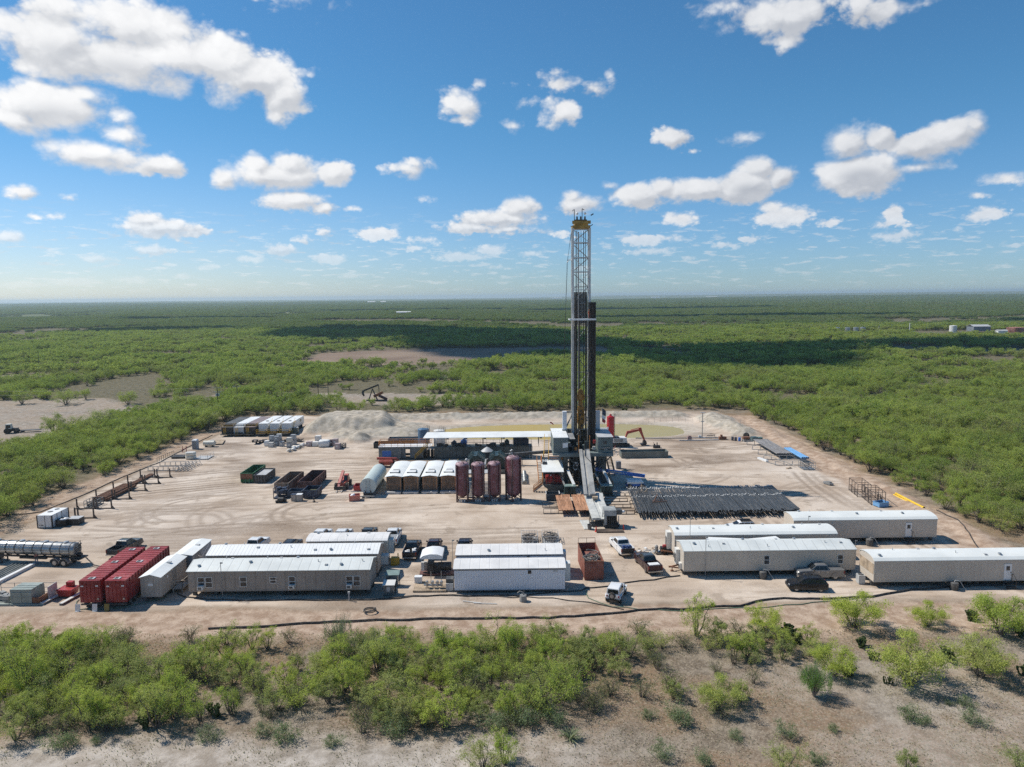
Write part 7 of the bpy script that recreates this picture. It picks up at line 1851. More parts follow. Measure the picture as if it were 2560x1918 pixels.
tag(MB().box(-.3, .3, -1.6, 1.6, 0, .35).build('white_duct', white, None, (54.2, 150.6, 0), .25, 0), 'short white duct lying left of the right racks', 'duct')
cage('small grey cage with slats at the near end of the blue pipes', (60.6, 143.0, 0), 2.4, 2.6, 1.6, pipes=5, m_=galv)
tag(MB().rbox((0, 0, .1), (1.2, .5, .12), .4).rbox((.3, .3, .2), (.7, .2, .12), 1.2).build('wood_scrap', wood, None, (57.0, 143.2, 0), smooth=0), 'small brown wood scraps near the grey cage', 'scrap')
for y0, lb in ((124.2, 'far skeletal steel frame cage on the right slope'), (119.3, 'near skeletal steel frame cage beside the blue tub')):
    t = thing('frame_cage', lb, 'cage', (62.3, y0, 0), -.14, 'steel cages'); b = MB()
    for x in (-1.1, 1.1):
        for y in (-2.3, -.8, .8, 2.3): b.bar((x, y, 0), (x, y, 2.3), .08)
        for z in (.15, 1.2, 2.3): b.bar((x, -2.3, z), (x, 2.3, z), .07)
        for k in range(12): b.bar((x, -2.2 + .4 * k, .15), (x, -2.2 + .4 * k, 1.2), .03)
    for y in (-2.3, -.8, .8, 2.3): b.bar((-1.1, y, 2.3), (1.1, y, 2.3), .07); b.bar((-1.1, y, .15), (1.1, y, .15), .07)
    b.build('cage_frame', stm, t, smooth=0)
tb2 = thing('blue_tub', 'light blue plastic tub with tools at the end of the frame cages', 'tub', (62.2, 116.6, 0), .3); open_box(tb2, 2.0, 1.4, .75, bpm, .06)
tag(MB().bar((-.5, 0, 0), (-.3, .2, 1.7), .07).bar((0, .1, 0), (.1, 0, 1.9), .07).bar((.4, -.2, 0), (.2, .2, 1.4), .07).rbox((.3, 0, .2), (.5, .4, .4)).build('tool_bundle', black, None, (62.1, 116.8, .25), smooth=0), 'dark tools standing in the light blue tub', 'tools')
yp = pipe_proto('yellow_pipe', 'bright yellow pipe lying on the reddish soil at the right', 'yellow pipes', 8.6, .19, M('bright_yellow', (.78, .50, .03), .4, 0, .08, 1, .03), None, 10)
pipe_row(yp, [(67.5, 113.7, .2), (67.98, 113.9, .2), (68.46, 113.6, .2), (67.75, 113.6, .52)], rz=-.0)
for n_, x, y, z, m_, s, lb in (('drum', 54.9, 171.6, 0, navy, 0, 'navy drum in the junk pile beyond the right racks'), ('drum', 55.7, 171.1, 0, blue, 0, 'blue drum in the junk pile beyond the right racks'), ('drum', 54.3, 172.2, 0, MATS['slate_blue'], 0, 'slate drum at the left end of the junk pile')):
    tag(MB().lathe((0, 0, 0), [(.28, 0), (.30, .03), (.30, .3), (.32, .32), (.30, .6), (.30, .88), (.28, .9), (0, .9)], 14).build(n_, m_, None, (x, y, z)), lb, 'drum')
for x, y, s, m_, lb in ((57.3, 170.8, (1.8, 1.2, .45), grey, 'grey slab box in the junk pile under the brown one'), (59.4, 171.5, (1.4, 1.2, .9), M('teal_crate', (.06, .12, .13), .5), 'dark teal crate in the junk pile'), (60.9, 172.4, (1.5, 1.0, .6), M('teal_crate2', (.08, .16, .15), .5), 'teal box at the right end of the junk pile')):
    o = MB().rbox((0, 0, s[2] / 2), s).rbox((0, 0, s[2] + .03), (s[0] * 1.03, s[1] * 1.03, .06)); tag(o.build('junk_box', m_, None, (x, y, 0), .1, 0), lb, 'box')
tag(MB().rbox((0, 0, .3), (1.5, 1.0, .6)).build('brown_crate', rust, None, (57.2, 170.9, .521), .1, 0), 'brown crate on top of the grey slab in the junk pile', 'crate')
tag(MB().wheel((0, 0, 0), .75, .5, 'x').wheel((.7, .2, -.2), .6, .4, 'x').build('old_tyre', tyre, None, (58.3, 174.0, .8), .9), 'old black tyres behind the brown crate', 'tyres')
tag(MB().rbox((0, 0, .25), (.9, 1.8, .3), .3).rbox((.1, -.2, .5), (.5, .8, .25), .3).build('grey_motor', grey, None, (59.5, 130.6, 0), smooth=0), 'small grey motor lying alone on the right of the pad', 'motor')
lp = thing('light_pole', 'tall thin light pole on a skid at the pit end', 'light pole', (47.7, 175.5, 0))
MB().cyl((0, 0, .2), (0, 0, 6.4), .09, 10).build('pole', grey, lp); MB().box(-.8, .8, -.3, .3, 0, .2).rbox((-.6, 0, .45), (.7, .4, .5)).build('base', offwhite, lp, smooth=0)
MB().rbox((0, 0, 6.45), (1.3, .4, .14)).rbox((0, 0, 4.2), (.8, .3, .16)).build('lamp_head', ltgrey, lp, smooth=0)
for pts, r_, nm, lb, m_ in (([(31, 175.8, .12), (36, 175.2, .12), (42, 175.0, .12), (52, 175.4, .12)], .10, 'pipeline', 'long grey pipeline along the near edge of the pit', galv), ([(41.2, 172.4, .1), (46, 172.2, .1), (51, 172.6, .1)], .13, 'pipeline', 'short pale pipeline before the light pole', ltgrey)):
    tag(MB().tube(pts, r_, 8).build(nm, m_, None), lb, 'pipeline')
tag(MB().box(-.5, .5, -.4, .4, 0, .8).rbox((0, 0, .9), (.6, .5, .2)).build('pink_pump', M('pinkish_pump', (.36, .24, .22), .6), None, (44.0, 173.6, 0), smooth=0), 'small pinkish pump box on the pipelines by the pit', 'pump')
tag(MB().box(-.9, .9, -.4, .4, 0, .7).cyl((-.3, 0, .7), (-.3, 0, 1.2), .3, 10).build('brown_pump', rust, None, (52.2, 173.4, 0), smooth=0), 'brown pump at the right end of the pit pipelines', 'pump')
tag(MB().tube([(1.0 * math.cos(a * .5), .9 * math.sin(a * .5), .12 + .03 * a) for a in range(17)], .06, 6).build('hose_coil', hosemat, None, (50.2, 176.4, .1)), 'black hose coil on the sand near the light pole', 'hose')
rr = random.Random(21)
for k in range(16):
    a = k / 15; x = 35 + 26 * a; y = 196 + 7 * math.sin(a * 3) - 10 * a
    tag(MB().cyl((0, 0, -.2), (0, 0, 1.3), .03, 5).build('fence_post', grey, None, (x, y, hz(x, y))), 'thin fence post on the bank around the pit', 'fence post', 'fence posts around the pit')

# hoses and lines on the ground
def ground_line(name, label, pix, r_, m_, z=.05, cat='hose', sag=.25):
    pts = [gp(*p) for p in pix]; out = []
    for i in range(len(pts) - 1):
        n_ = max(2, int((pts[i + 1] - pts[i]).length / 1.5))
        for k in range(n_): out.append(pts[i].lerp(pts[i + 1], k / n_))
    out.append(pts[-1]); rr = random.Random(len(pix) * 7)
    out = [Vector((p.x + rr.uniform(-sag, sag) * .35, p.y + rr.uniform(-sag, sag), hz(p.x, p.y) + r_ + z * .3)) for p in out]
    return tag(MB().tube(out, r_, 6).build(name, m_, None), label, cat)
ground_line('water_hose', 'thick black line along the whole front edge of the pad', [(520, 1575), (630, 1568), (760, 1561), (870, 1553), (1060, 1550), (1180, 1549), (1370, 1547), (1500, 1537), (1560, 1530), (1700, 1524), (1850, 1517), (1890, 1508), (1930, 1499), (2060, 1500), (2180, 1494), (2250, 1482), (2310, 1472), (2560, 1462)], .11, hosemat)
ground_line('power_cable', 'black cable bundle running before the trailers and white building', [(440, 1487), (520, 1500), (650, 1503), (800, 1502), (960, 1498), (1100, 1490), (1300, 1490), (1440, 1480), (1465, 1473), (1500, 1470), (1600, 1455), (1700, 1442)], .07, hosemat)
ground_line('power_cable', 'thin black cable under the front of the white building', [(970, 1494), (1100, 1487), (1280, 1493), (1380, 1495), (1470, 1507), (1560, 1527)], .05, hosemat)
ground_line('garden_hose', 'green hose looping in front of the red tanks', [(196, 1500), (187, 1512), (195, 1524), (240, 1526), (300, 1521), (360, 1507), (410, 1497), (420, 1488)], .045, greenhose)
ground_line('garden_hose', 'green hose passing the white jeep along the front edge', [(1463, 1474), (1470, 1498), (1530, 1516), (1600, 1526), (1700, 1527), (1890, 1520), (2000, 1510), (2150, 1498)], .045, greenhose)
ground_line('boundary_pipe', 'long dark pipe along the forest edge on the left', [(0, 1290), (100, 1279), (200, 1241), (300, 1196), (400, 1156), (480, 1113), (530, 1088)], .08, hosemat)
ground_line('power_cable', 'dark cable over the reddish soil right of the cream trailers', [(2340, 1277), (2395, 1306), (2425, 1340), (2445, 1372)], .08, hosemat)
tag(MB().tube([(-59.1, 93.6, 1.5), (-58.5, 93.4, 1.2), (-57.2, 92.9, .3), (-55.5, 92.4, .1), (-52.5, 91.6, .12), (-51.4, 91.0, .9)], .08, 8).build('suction_hose', hosemat, None), 'black suction hose between tanker and red tank', 'hose')
o = MB().lathe((0, 0, 0), [(.42, 0), (.46, .05), (.40, .75), (.2, .8), (0, .8)], 16).tube([(0, 0, .8), (0, 0, 1.1), (-.4, 0, 1.25), (-.7, 0, 1.0)], .05, 6).bar((.1, 0, .8), (.1, 0, 1.3), .05)
tag(o.build('water_pump', grey, None, (gp(1308, 1503).x, gp(1308, 1503).y, 0)), 'small grey pump pot on the ground before the white building', 'pump')
tag(MB().tube([(.75 * math.cos(k * .45) * (1 - .004 * k), .62 * math.sin(k * .45), .1 + .012 * k) for k in range(30)], .06, 6).build('hose_coil', hosemat, None, (gp(925, 1531).x, gp(925, 1531).y, hz(gp(925, 1531).x, gp(925, 1531).y))), 'coiled black hose lying on the reddish strip', 'hose')
for a, b_, lb in (((1157, 1504), (1202, 1509), 'pale stick on the reddish soil, left one'), ((1183, 1509), (1242, 1511), 'pale stick on the reddish soil, right one')):
    p, q = gp(*a), gp(*b_); tag(MB().cyl((p.x, p.y, hz(p.x, p.y) + .08), (q.x, q.y, hz(q.x, q.y) + .08), .05, 6).build('stick', offwhite, None), lb, 'stick')
tag(MB().cyl((0, 0, 0), (0, 0, 1.1), .06, 8).rbox((0, 0, 1.0), (.25, .2, .25)).build('water_tap', ltgrey, None, (gp(873, 1502).x, gp(873, 1502).y, 0)), 'pale standpipe tap before the taupe trailer', 'tap')
for x, y, h, lb in ((24.4, 86.9, 5.4, 'thin antenna mast before the front cream trailer'), (23.9, 92.9, 6.0, 'thin antenna mast before the bow roofed cream trailer'), (-35.3, 82.1, 4.6, 'thin antenna mast before the taupe trailer'), (-8.1, 90.3, 4.2, 'thin lamp pole left of the rear white building'), (46.4, 92.9, 2.6, 'thin pole in the gap between the cream trailers'), (42.0, 97.8, 4.5, 'thin mast behind the right end of the front cream trailer')):
    tag(MB().cyl((0, 0, 0), (0, 0, h), .035, 6).rbox((.1, 0, h - .1), (.3, .1, .14)).build('antenna_mast', grey, None, (x, y, 0)), lb, 'mast')
for x, y, lb in ((31.6, 86.5, 'front cream trailer'), (53.4, 82.4, 'right edge cream trailer'), (50.9, 97.9, 'farthest cream trailer')):
    t = thing('water_barrel', 'dark barrel with white hose before the ' + lb, 'barrel', (x, y, 0)); MB().lathe((0, 0, 0), [(.45, 0), (.48, .1), (.48, .9), (.3, 1.0), (0, 1.0)], 16).build('barrel', dkgrey, t); MB().tube([(0, 0, 1.0), (.1, 0, 1.2), (.6, -.1, 1.1), (1.0, -.3, .4), (1.3, -.4, .05)], .04, 6).build('hose', ltgrey, t)

# ------------------------------------------------------------------ far things
pj = thing('pump_jack', 'black pumpjack with orange crank standing in the clearing behind the pit', 'pumpjack', (-49.0, 247.0, hz(-49, 247)))
MB().box(-2.2, 5.0, -.7, .7, 0, .35).build('base', black, pj, smooth=0)
b = MB()
for y in (-.6, .6): b.bar((-1.4, y, .35), (.0, y * .3, 4.3), .2); b.bar((1.6, y, .35), (.0, y * .3, 4.3), .2)
b.build('samson_post', black, pj, smooth=0)
MB().bar((-2.9, 0, 3.7), (2.2, 0, 5.7), .35, .55).build('walking_beam', black, pj, smooth=0)
MB().prism([(-2.8, 3.9), (-3.5, 3.8), (-3.8, 3.0), (-3.6, 2.2), (-3.1, 1.6), (-2.8, 2.0), (-3.1, 2.7), (-2.9, 3.4)], 'y', -.25, .25).build('horse_head', black, pj, smooth=0)
MB().bar((2.2, 0, 5.6), (2.3, 0, 3.2), .2).build('pitman_arm', black, pj, smooth=0)
MB().rbox((1.9, .5, 2.2), (3.6, .3, .9), 0, 0, -.42).build('crank_weight', M('crank_orange', (.38, .12, .03), .6), pj, smooth=0)
MB().rbox((3.6, 0, 1.2), (3.2, .9, .8), 0, 0, .45).build('gear_box', M('pump_dark_red', (.06, .02, .02), .6), pj, smooth=0)


def power_pole(label, x, y, h, arms=1):
    t = thing('power_pole', label, 'power pole', (x, y, hz(x, y)), .2, 'power poles'); b = MB().cyl((0, 0, 0), (0, 0, h), .15, 8, .10).build('pole', M('creosote_pole', (.045, .035, .028), .8), t)
    a = MB()
    for k in range(arms): a.box(-1.2, 1.2, -.06, .06, h - .5 - k * 1.3, h - .36 - k * 1.3)
    a.build('crossarm', woodgrey, t, smooth=0)
    i = MB()
    for k in range(arms):
        for q in (-1.1, -.6, .6, 1.1): i.lathe((q, 0, h - .36 - k * 1.3), [(.05, 0), (.09, .08), (.05, .2), (0, .22)], 8)
    if arms > 1: i.cyl((.35, 0, h - 3.0), (.35, 0, h - 2.2), .25, 10).cyl((-.35, 0, h - 3.0), (-.35, 0, h - 2.2), .25, 10)
    i.build('insulator', ltgrey, t)
power_pole('dark power pole with two crossarms and transformers at the left forest edge', -93.0, 222, 8.6, 2)
power_pole('dark power pole with one crossarm farther back', -94.2, 241, 6.6, 1)
for x, y, h, lb in ((-72.2, 262, 6, 'left of a pair of short dark poles near the clearing'), (-68.5, 262, 5.6, 'right of a pair of short dark poles near the clearing'), (-262, 392, 9, 'lone dark pole in the woods at far left'), (-196, 470, 9, 'lone dark pole in the woods on the left'), (-185, 640, 9, 'lone dark pole in the distant woods')):
    tag(MB().cyl((0, 0, 0), (0, 0, h), .14, 7, .1).build('utility_pole', MATS['creosote_pole'], None, (x, y, hz(x, y))), lb, 'pole')
for k, (z, o_) in enumerate(((8.2, -1.1), (8.2, 1.1), (6.9, -1.0), (6.9, 1.0))):
    pts = [(-93 + o_ + (-170) * s, 222 + 22 * s, z + hz(-93, 222) - 1.6 * math.sin(s * PI)) for s in [j / 14 for j in range(15)]]
    tag(MB().tube(pts, .022, 4).build('power_line', black, None), 'thin power line sagging leftwards from the two armed pole', 'power line', 'power lines')
gr_ = thing('tractor', 'small dark tractor with cream cab parked in the clearing at far left', 'tractor', (-137.6, 191.8, hz(-137.6, 191.8)), .3)
MB().box(-1.2, 1.8, -.5, .5, .6, 1.4).build('body', black, gr_, smooth=0); MB().loft([[(-1.1, -.7, 1.3), (.4, -.7, 1.3), (.4, .7, 1.3), (-1.1, .7, 1.3)], [(-1.0, -.6, 2.6), (.2, -.6, 2.6), (.2, .6, 2.6), (-1.0, .6, 2.6)]]).build('cab', cream, gr_, smooth=0)
MB().rbox((-.35, -.70, 1.95), (1.0, .04, .8)).build('cab_window', glass, gr_, smooth=0)
for x, r_ in ((-.7, .75), (1.4, .5)):
    for s in (-1, 1): MB().wheel((x, s * .85, r_), r_, .4).build('wheel', tyre, gr_)
tag(MB().box(-2.5, 2.5, -.7, .7, .5, .65).wheel((-1.8, .6, .3), .3, .2).wheel((-1.8, -.6, .3), .3, .2).bar((2.5, 0, .5), (3.6, 0, .4), .1).build('flat_trailer', dkgrey, None, (-133.5, 193.4, hz(-133.5, 193.4)), .2, 0), 'low flat trailer behind the small tractor', 'trailer')
for label, x, y, w_, d_, h, wm, rm in (('white roofed metal shed far off in the woods left of the mast', -226, 1500, 30, 12, 4.5, ltgrey, white), ('grey open sided metal shed in the distance at the right', 405, 616, 14.5, 10, 5.2, M('blue_grey_shed', (.18, .20, .23), .6), ltgrey)):
    t = thing('metal_shed', label, 'shed', (x, y, hz(x, y))); MB().box(-w_ / 2, w_ / 2, -d_ / 2, d_ / 2, 1.2 if y < 1000 else 0, h).build('wall', wm, t, smooth=0)
    MB().prism([(-d_ / 2 - .4, h), (0, h + 1.5), (d_ / 2 + .4, h), (d_ / 2 + .4, h + .15), (0, h + 1.65), (-d_ / 2 - .4, h + .15)], 'x', -w_ / 2 - .4, w_ / 2 + .4).build('roof', rm, t, smooth=0)
    q = MB()
    for k in range(4): q.box(-w_ / 2 + .2 + (w_ - .6) * k / 3, -w_ / 2 + .4 + (w_ - .6) * k / 3, -d_ / 2, -d_ / 2 + .2, 0, 1.2)
    q.build('post', dkgrey, t, smooth=0)
vtank('oil_tank', 'white storage tank left of the distant grey shed', 383, 616, 2.9, 6.2, offwhite, .4, False)
rtk = M('rust_white_tank', (.35, .15, .11), .7, 0, .6, .15, .2)
vtank('oil_tank', 'rust streaked storage tank at the right edge of the distance', 423, 596, 6.5, 5.2, rtk, .5, False)
for x, y, lb in ((291, 634, 'left grey tank of the distant tank battery'), (299, 632, 'second grey tank of the distant tank battery'), (305.5, 630, 'third grey tank of the distant tank battery'), (311, 629, 'right grey tank of the distant tank battery')): vtank('oil_tank', lb, x, y, 2.2, 5.0, galv, .3, False)
t = thing('white_cabin', 'small white cabin beside the rust streaked distant tank', 'cabin', (410, 594, hz(410, 594))); MB().box(-4, 4, -2, 2, 0, 2.6).build('wall', white, t, smooth=0); MB().prism([(-2.2, 2.6), (0, 3.5), (2.2, 2.6)], 'x', -4.2, 4.2).build('roof', ltgrey, t, smooth=0)
for x, y, lb in ((345, 640, 'left small white vehicle parked by the distant tanks'), (358, 634, 'right small white vehicle parked by the distant tanks'), (392, 630, 'small white vehicle between the distant tank and shed')): suv(lb, pw_, (x, y, hz(x, y)), .2, name='parked_car')
tag(MB().cyl((0, 0, 0), (0, 0, 8.5), .35, 8).build('white_mast', white, None, (352, 628, hz(352, 628))), 'white post standing in the distance by dark trees', 'post')
tag(MB().lathe((0, 0, 0), [(1.0, 0), (1.0, 4.2), (.5, 4.8), (.3, 6.5), (0, 6.6)], 12).build('flare_stack', dkgrey, None, (325, 628, hz(325, 628))), 'dark flare stack in the distance left of the white post', 'stack')
for x, y, w_, lb in ((-820, 4200, 45, 'tiny pale building on the far plain at the left'), (-760, 4250, 30, 'tiny white building on the far plain at the left'), (480, 7600, 120, 'tiny white buildings on the far ridge right of the mast'), (1500, 7400, 90, 'tiny white building on the far ridge at the right'), (2050, 7300, 110, 'tiny white farm on the far ridge at far right')):
    t = thing('far_building', lb, 'building', (x, y, hz(x, y))); MB().box(-w_ / 2, w_ / 2, -10, 10, -2, 9).build('wall', white, t, smooth=0); MB().prism([(-11, 9), (0, 13), (11, 9)], 'x', -w_ / 2 - 1, w_ / 2 + 1).build('roof', offwhite, t, smooth=0)

# ------------------------------------------------------------------ vegetation
def leaf_mat(key, c1, c2, c3, trans=.35, patch=0.0):
    m = bpy.data.materials.new(key); m.use_nodes = True; MATS[key] = m; q = NT(m.node_tree); q.n.clear()
    info = q.n.new('ShaderNodeObjectInfo'); oc = q.n.new('ShaderNodeTexCoord').outputs['Object']
    p = q.vec('ADD', oc, q.vec('MULTIPLY', info.outputs['Random'], (91., 47., 13.)))
    rnd_ = info.outputs['Random']
    c = q.mix(q.step(rnd_, .15, .85, False), c1, c2)
    c = q.mix(q.math('MULTIPLY', q.step(q.math('FRACT', q.math('MULTIPLY', rnd_, 7.31)), .72, .95), .75), c, c3)
    lc = q.noise(q.vec('MULTIPLY', info.outputs['Location'], (.011, .019, 0)), 1.0, 6, .78)
    c = q.mix(q.step(lc, .50, .64, True, 0, patch), c, (.23, .205, .125)); c = q.mix(q.step(lc, .49, .37, True, 0, patch * .85), c, (.11, .17, .05))
    n_ = q.noise(p, .9, 3, .6)
    c = q.mix(q.step(n_, .35, .68, True, 0, .55), c, tuple(v * 1.3 for v in c1))
    c = q.mix(q.step(q.noise(p, 7.0, 2, .6), .48, .75, True, 0, .5), c, tuple(v * .6 for v in c2))
    d = q.n.new('ShaderNodeBsdfDiffuse'); q.put(d.inputs[0], c); tr_2 = q.n.new('ShaderNodeBsdfTranslucent'); q.put(tr_2.inputs[0], q.mix(.5, c, (.30, .42, .05)))
    mx = q.n.new('ShaderNodeMixShader'); mx.inputs[0].default_value = trans; q.l.new(d.outputs[0], mx.inputs[1]); q.l.new(tr_2.outputs[0], mx.inputs[2])
    q.l.new(mx.outputs[0], q.n.new('ShaderNodeOutputMaterial').inputs[0])
    return m


lf_bright = leaf_mat('mesquite_leaf', (.49, .54, .115), (.33, .42, .095), (.46, .45, .19), .5)
lf_wood = leaf_mat('woodland_leaf', (.41, .46, .115), (.21, .29, .08), (.34, .31, .18), .5, .85)
lf_olive = leaf_mat('olive_leaf', (.38, .40, .15), (.26, .30, .12), (.33, .29, .16), .45)
lf_grey = leaf_mat('grey_sage_leaf', (.20, .245, .14), (.16, .205, .11), (.24, .25, .17), .4)
lf_broom = leaf_mat('broom_leaf', (.17, .31, .07), (.15, .25, .075), (.18, .21, .10), .4)
lf_cact = leaf_mat('cactus_pad', (.055, .075, .03), (.045, .065, .03), (.09, .11, .045), .0)
lf_far = leaf_mat('far_leaf', (.19, .235, .085), (.10, .145, .065), (.19, .18, .115), .35, .9)
lf_brush = leaf_mat('brush_leaf', (.20, .21, .10), (.15, .16, .085), (.22, .18, .11), .35)
bark = M('mesquite_bark', (.135, .11, .092), .9, 0, .35, 2, .1)
twig = M('grey_twig', (.24, .215, .19), .9, 0, .3, 2, .1)


def leaf_cloud(verts, faces, cen, rad, n_, size, rs, asp=.32, shell=.55, droop=.25):
    """Scatter n_ small narrow leaves through an ellipsoid."""
    d = rs.normal(size=(n_, 3)); d /= np.linalg.norm(d, axis=1)[:, None]
    u = shell + (1 - shell) * rs.rand(n_, 1) ** .7; u = np.where(rs.rand(n_, 1) < .25, rs.rand(n_, 1), u)
    p = np.array(cen) + d * u * np.array(rad)
    nm = rs.normal(size=(n_, 3)) * .75; nm[:, 2] += 1.0; nm /= np.linalg.norm(nm, axis=1)[:, None]
    a = np.cross(nm, rs.normal(size=(n_, 3))); a /= np.linalg.norm(a, axis=1)[:, None] + 1e-6; a = a + d * .5; a[:, 2] -= droop; a /= np.linalg.norm(a, axis=1)[:, None]
    b_ = np.cross(a, nm); b_ /= np.linalg.norm(b_, axis=1)[:, None] + 1e-6
    L = size * (.6 + .8 * rs.rand(n_, 1)); W = L * asp
    q = np.stack([p - a * L / 2, p + b_ * W / 2, p + a * L / 2, p - b_ * W / 2], 1).reshape(-1, 3)
    o = sum(len(v) for v in verts); verts.append(q); faces.append(np.arange(o, o + 4 * n_).reshape(-1, 4))


def np_mesh(name, verts, faces, mat):
    v = np.concatenate(verts).astype(np.float32); f = np.concatenate(faces).astype(np.int32); me = bpy.data.meshes.new(name)
    me.vertices.add(len(v)); me.vertices.foreach_set('co', v.ravel()); me.loops.add(f.size); me.loops.foreach_set('vertex_index', f.ravel())
    me.polygons.add(len(f)); me.polygons.foreach_set('loop_start', np.arange(0, f.size, 4, dtype=np.int32)); me.update(); me.materials.append(mat)
    return me


def plant(seed, H, Rr, nst, nleaf, size, base_frac=.3, flat=1.0, clump=.22, nb=5, asp=.3):
    """Stems with side branches carrying small feathery clumps; returns (stem MB, leaf verts, leaf faces)."""
    rr = random.Random(seed); rs = np.random.RandomState(seed); st = MB(); V, F = [], []; tips = []
    for k in range(nst):
        a = 2 * PI * (k + rr.uniform(-.45, .45)) / nst; ro_ = Rr * rr.uniform(.1, .85); h = H * rr.uniform(.55, .95) * (1 - .3 * (ro_ / Rr) ** 2)
        p0 = Vector((.12 * math.cos(a), .12 * math.sin(a), -.1)); p3 = Vector((math.cos(a) * ro_, math.sin(a) * ro_, h))
        p1 = p0.lerp(p3, .33) + Vector((rr.uniform(-.2, .2), rr.uniform(-.2, .2), H * .03)); p2 = p0.lerp(p3, .68) + Vector((rr.uniform(-.3, .3), rr.uniform(-.3, .3), H * .04))
        r0 = .019 * H * rr.uniform(.7, 1.3); st.tube([p0, p1, p2, p3], [r0, r0 * .7, r0 * .45, r0 * .15], 5); tips.append(p3)
        for q in range(nb):
            tq = rr.uniform(.25, 1); c = p1.lerp(p2, tq * 2 - .5) if tq < .75 else p2.lerp(p3, tq * 2 - 1.2); an = a + rr.uniform(-1.9, 1.9); l = Rr * rr.uniform(.2, .62)
            e = c + Vector((math.cos(an) * l, math.sin(an) * l, H * rr.uniform(.0, .26))); st.tube([c, c.lerp(e, .55) + Vector((0, 0, .06 * H)), e], [r0 * .35, r0 * .2, r0 * .07], 3); tips.append(e)
    per = nleaf / len(tips)
    for tpt in tips:
        c_r = Rr * clump * rr.uniform(.6, 1.45); z = max(tpt.z, H * base_frac)
        leaf_cloud(V, F, (tpt.x, tpt.y, min(z, H - c_r * flat * .6)), (c_r * rr.uniform(.8, 1.3), c_r * rr.uniform(.8, 1.3), c_r * flat * rr.uniform(.7, 1.2)), max(6, int(per * rr.uniform(.45, 1.55))), size, rs, asp, .3)
    return st, V, F


def proto(name, label, cat, group, seed, leafm, **kw):
    st, V, F = plant(seed, **kw); t = thing(name, label, cat, (0, 0, -500), 0, group)
    st.build('trunk', bark, t, smooth=0); cr = bpy.data.objects.new('crown', np_mesh('crown', V, F, leafm)); COL.objects.link(cr); cr.parent = t
    return t


GF = 'mesquite shrubs in the foreground thicket'; GW = 'mesquite trees around the pad'
P_SH = [proto('mesquite_shrub', 'light green feathery mesquite shrub in the foreground thicket', 'shrub', GF, 100 + i, lf_olive if i in (1, 3) else lf_bright, H=H * (1.12 if i != 2 else 1.3), Rr=r_ * 1.08, nst=ns + 2, nleaf=4200, size=.14, base_frac=.24, clump=.22, flat=1.05)
        for i, (H, r_, ns) in enumerate(((2.9, 1.6, 5), (2.6, 1.9, 6), (3.3, 1.7, 5), (2.3, 1.5, 5), (3.0, 2.1, 7)))]
P_TR = [proto('mesquite_tree', 'mesquite tree in the scrub woodland around the pad', 'tree', GW, 200 + i, lf_wood, H=H, Rr=r_, nst=ns + 2, nleaf=5200, size=.21, base_frac=.26, clump=.24, flat=.9)
        for i, (H, r_, ns) in enumerate(((4.6, 2.7, 6), (4.0, 3.0, 7), (5.2, 2.9, 6), (3.6, 2.4, 6), (4.4, 3.3, 8)))]
P_BG = [proto('mesquite_shrub', 'large dense shrub on the right foreground', 'shrub', 'single shrubs of the foreground', 150 + i, lf_bright, H=3.0, Rr=2.0, nst=10, nleaf=13000, size=.13, base_frac=.2, clump=.25, flat=.95, nb=6) for i in range(2)]
P_SG = [proto('sage_bush', 'low grey green bush on the dry foreground', 'bush', 'low grey green bushes', 300 + i, lf_grey, H=1.0, Rr=.8, nst=6, nleaf=1500, size=.11, base_frac=.25, clump=.42) for i in range(2)]

P_BR = [proto('thorn_brush', 'low twiggy brush under the mesquite thicket', 'bush', 'low twiggy brush', 330 + i, lf_brush, H=1.7, Rr=1.25, nst=15, nleaf=900, size=.12, base_frac=.2, clump=.26, nb=6) for i in range(3)]


def broom(seed, H, r_, n_):
    rr = random.Random(seed); rs = np.random.RandomState(seed); st = MB(); V, F = [], []
    for k in range(n_):
        a = rr.uniform(0, 2 * PI); q = r_ * rr.uniform(.15, 1); h = H * rr.uniform(.65, 1); p = Vector((math.cos(a) * q, math.sin(a) * q, h)); m_2 = p * .5 + Vector((-math.cos(a) * q * .15, -math.sin(a) * q * .15, .1))
        st.tube([(0, 0, -.1), m_2, p], [.03, .018, .005], 4); leaf_cloud(V, F, (p.x * .85, p.y * .85, h * .72), (.22, .22, h * .33), 90, .16, rs, .12, .1, -1.2)
    return st, V, F


def add_broom(label, seed, H, r_, n_, loc, mt_):
    st, V, F = broom(seed, H, r_, n_); t = thing('broom_shrub', label, 'shrub', loc); st.build('trunk', twig, t, smooth=0)
    cr = bpy.data.objects.new('crown', np_mesh('crown', V, F, mt_)); COL.objects.link(cr); cr.parent = t


def at_ground(px, py):
    p = gp(px, py); p.z = hz(p.x, p.y); return tuple(p)


add_broom('tall grey green broom like shrub standing above the thicket', 1, 4.4, 1.7, 60, at_ground(850, 1640), lf_grey)
add_broom('rounded olive broom shrub right of the tall one', 2, 2.9, 2.0, 60, at_ground(955, 1650), lf_grey)
add_broom('bright green dense broom shrub leaning on the right foreground', 3, 3.0, 1.7, 110, at_ground(2035, 1742), lf_broom)
used = {}


def put(protos, k, loc, rz, s, label, group):
    src = protos[k % len(protos)]
    if src.name not in used: used[src.name] = 1; o = src; o.location = loc; o.rotation_euler = (0, 0, rz); o['label'] = label; o['group'] = group
    else: o = copy_tree(src, label, loc, rz, group)
    o.scale = (s * rng.uniform(.9, 1.1), s * rng.uniform(.9, 1.1), s * rng.uniform(.9, 1.12))
    return o


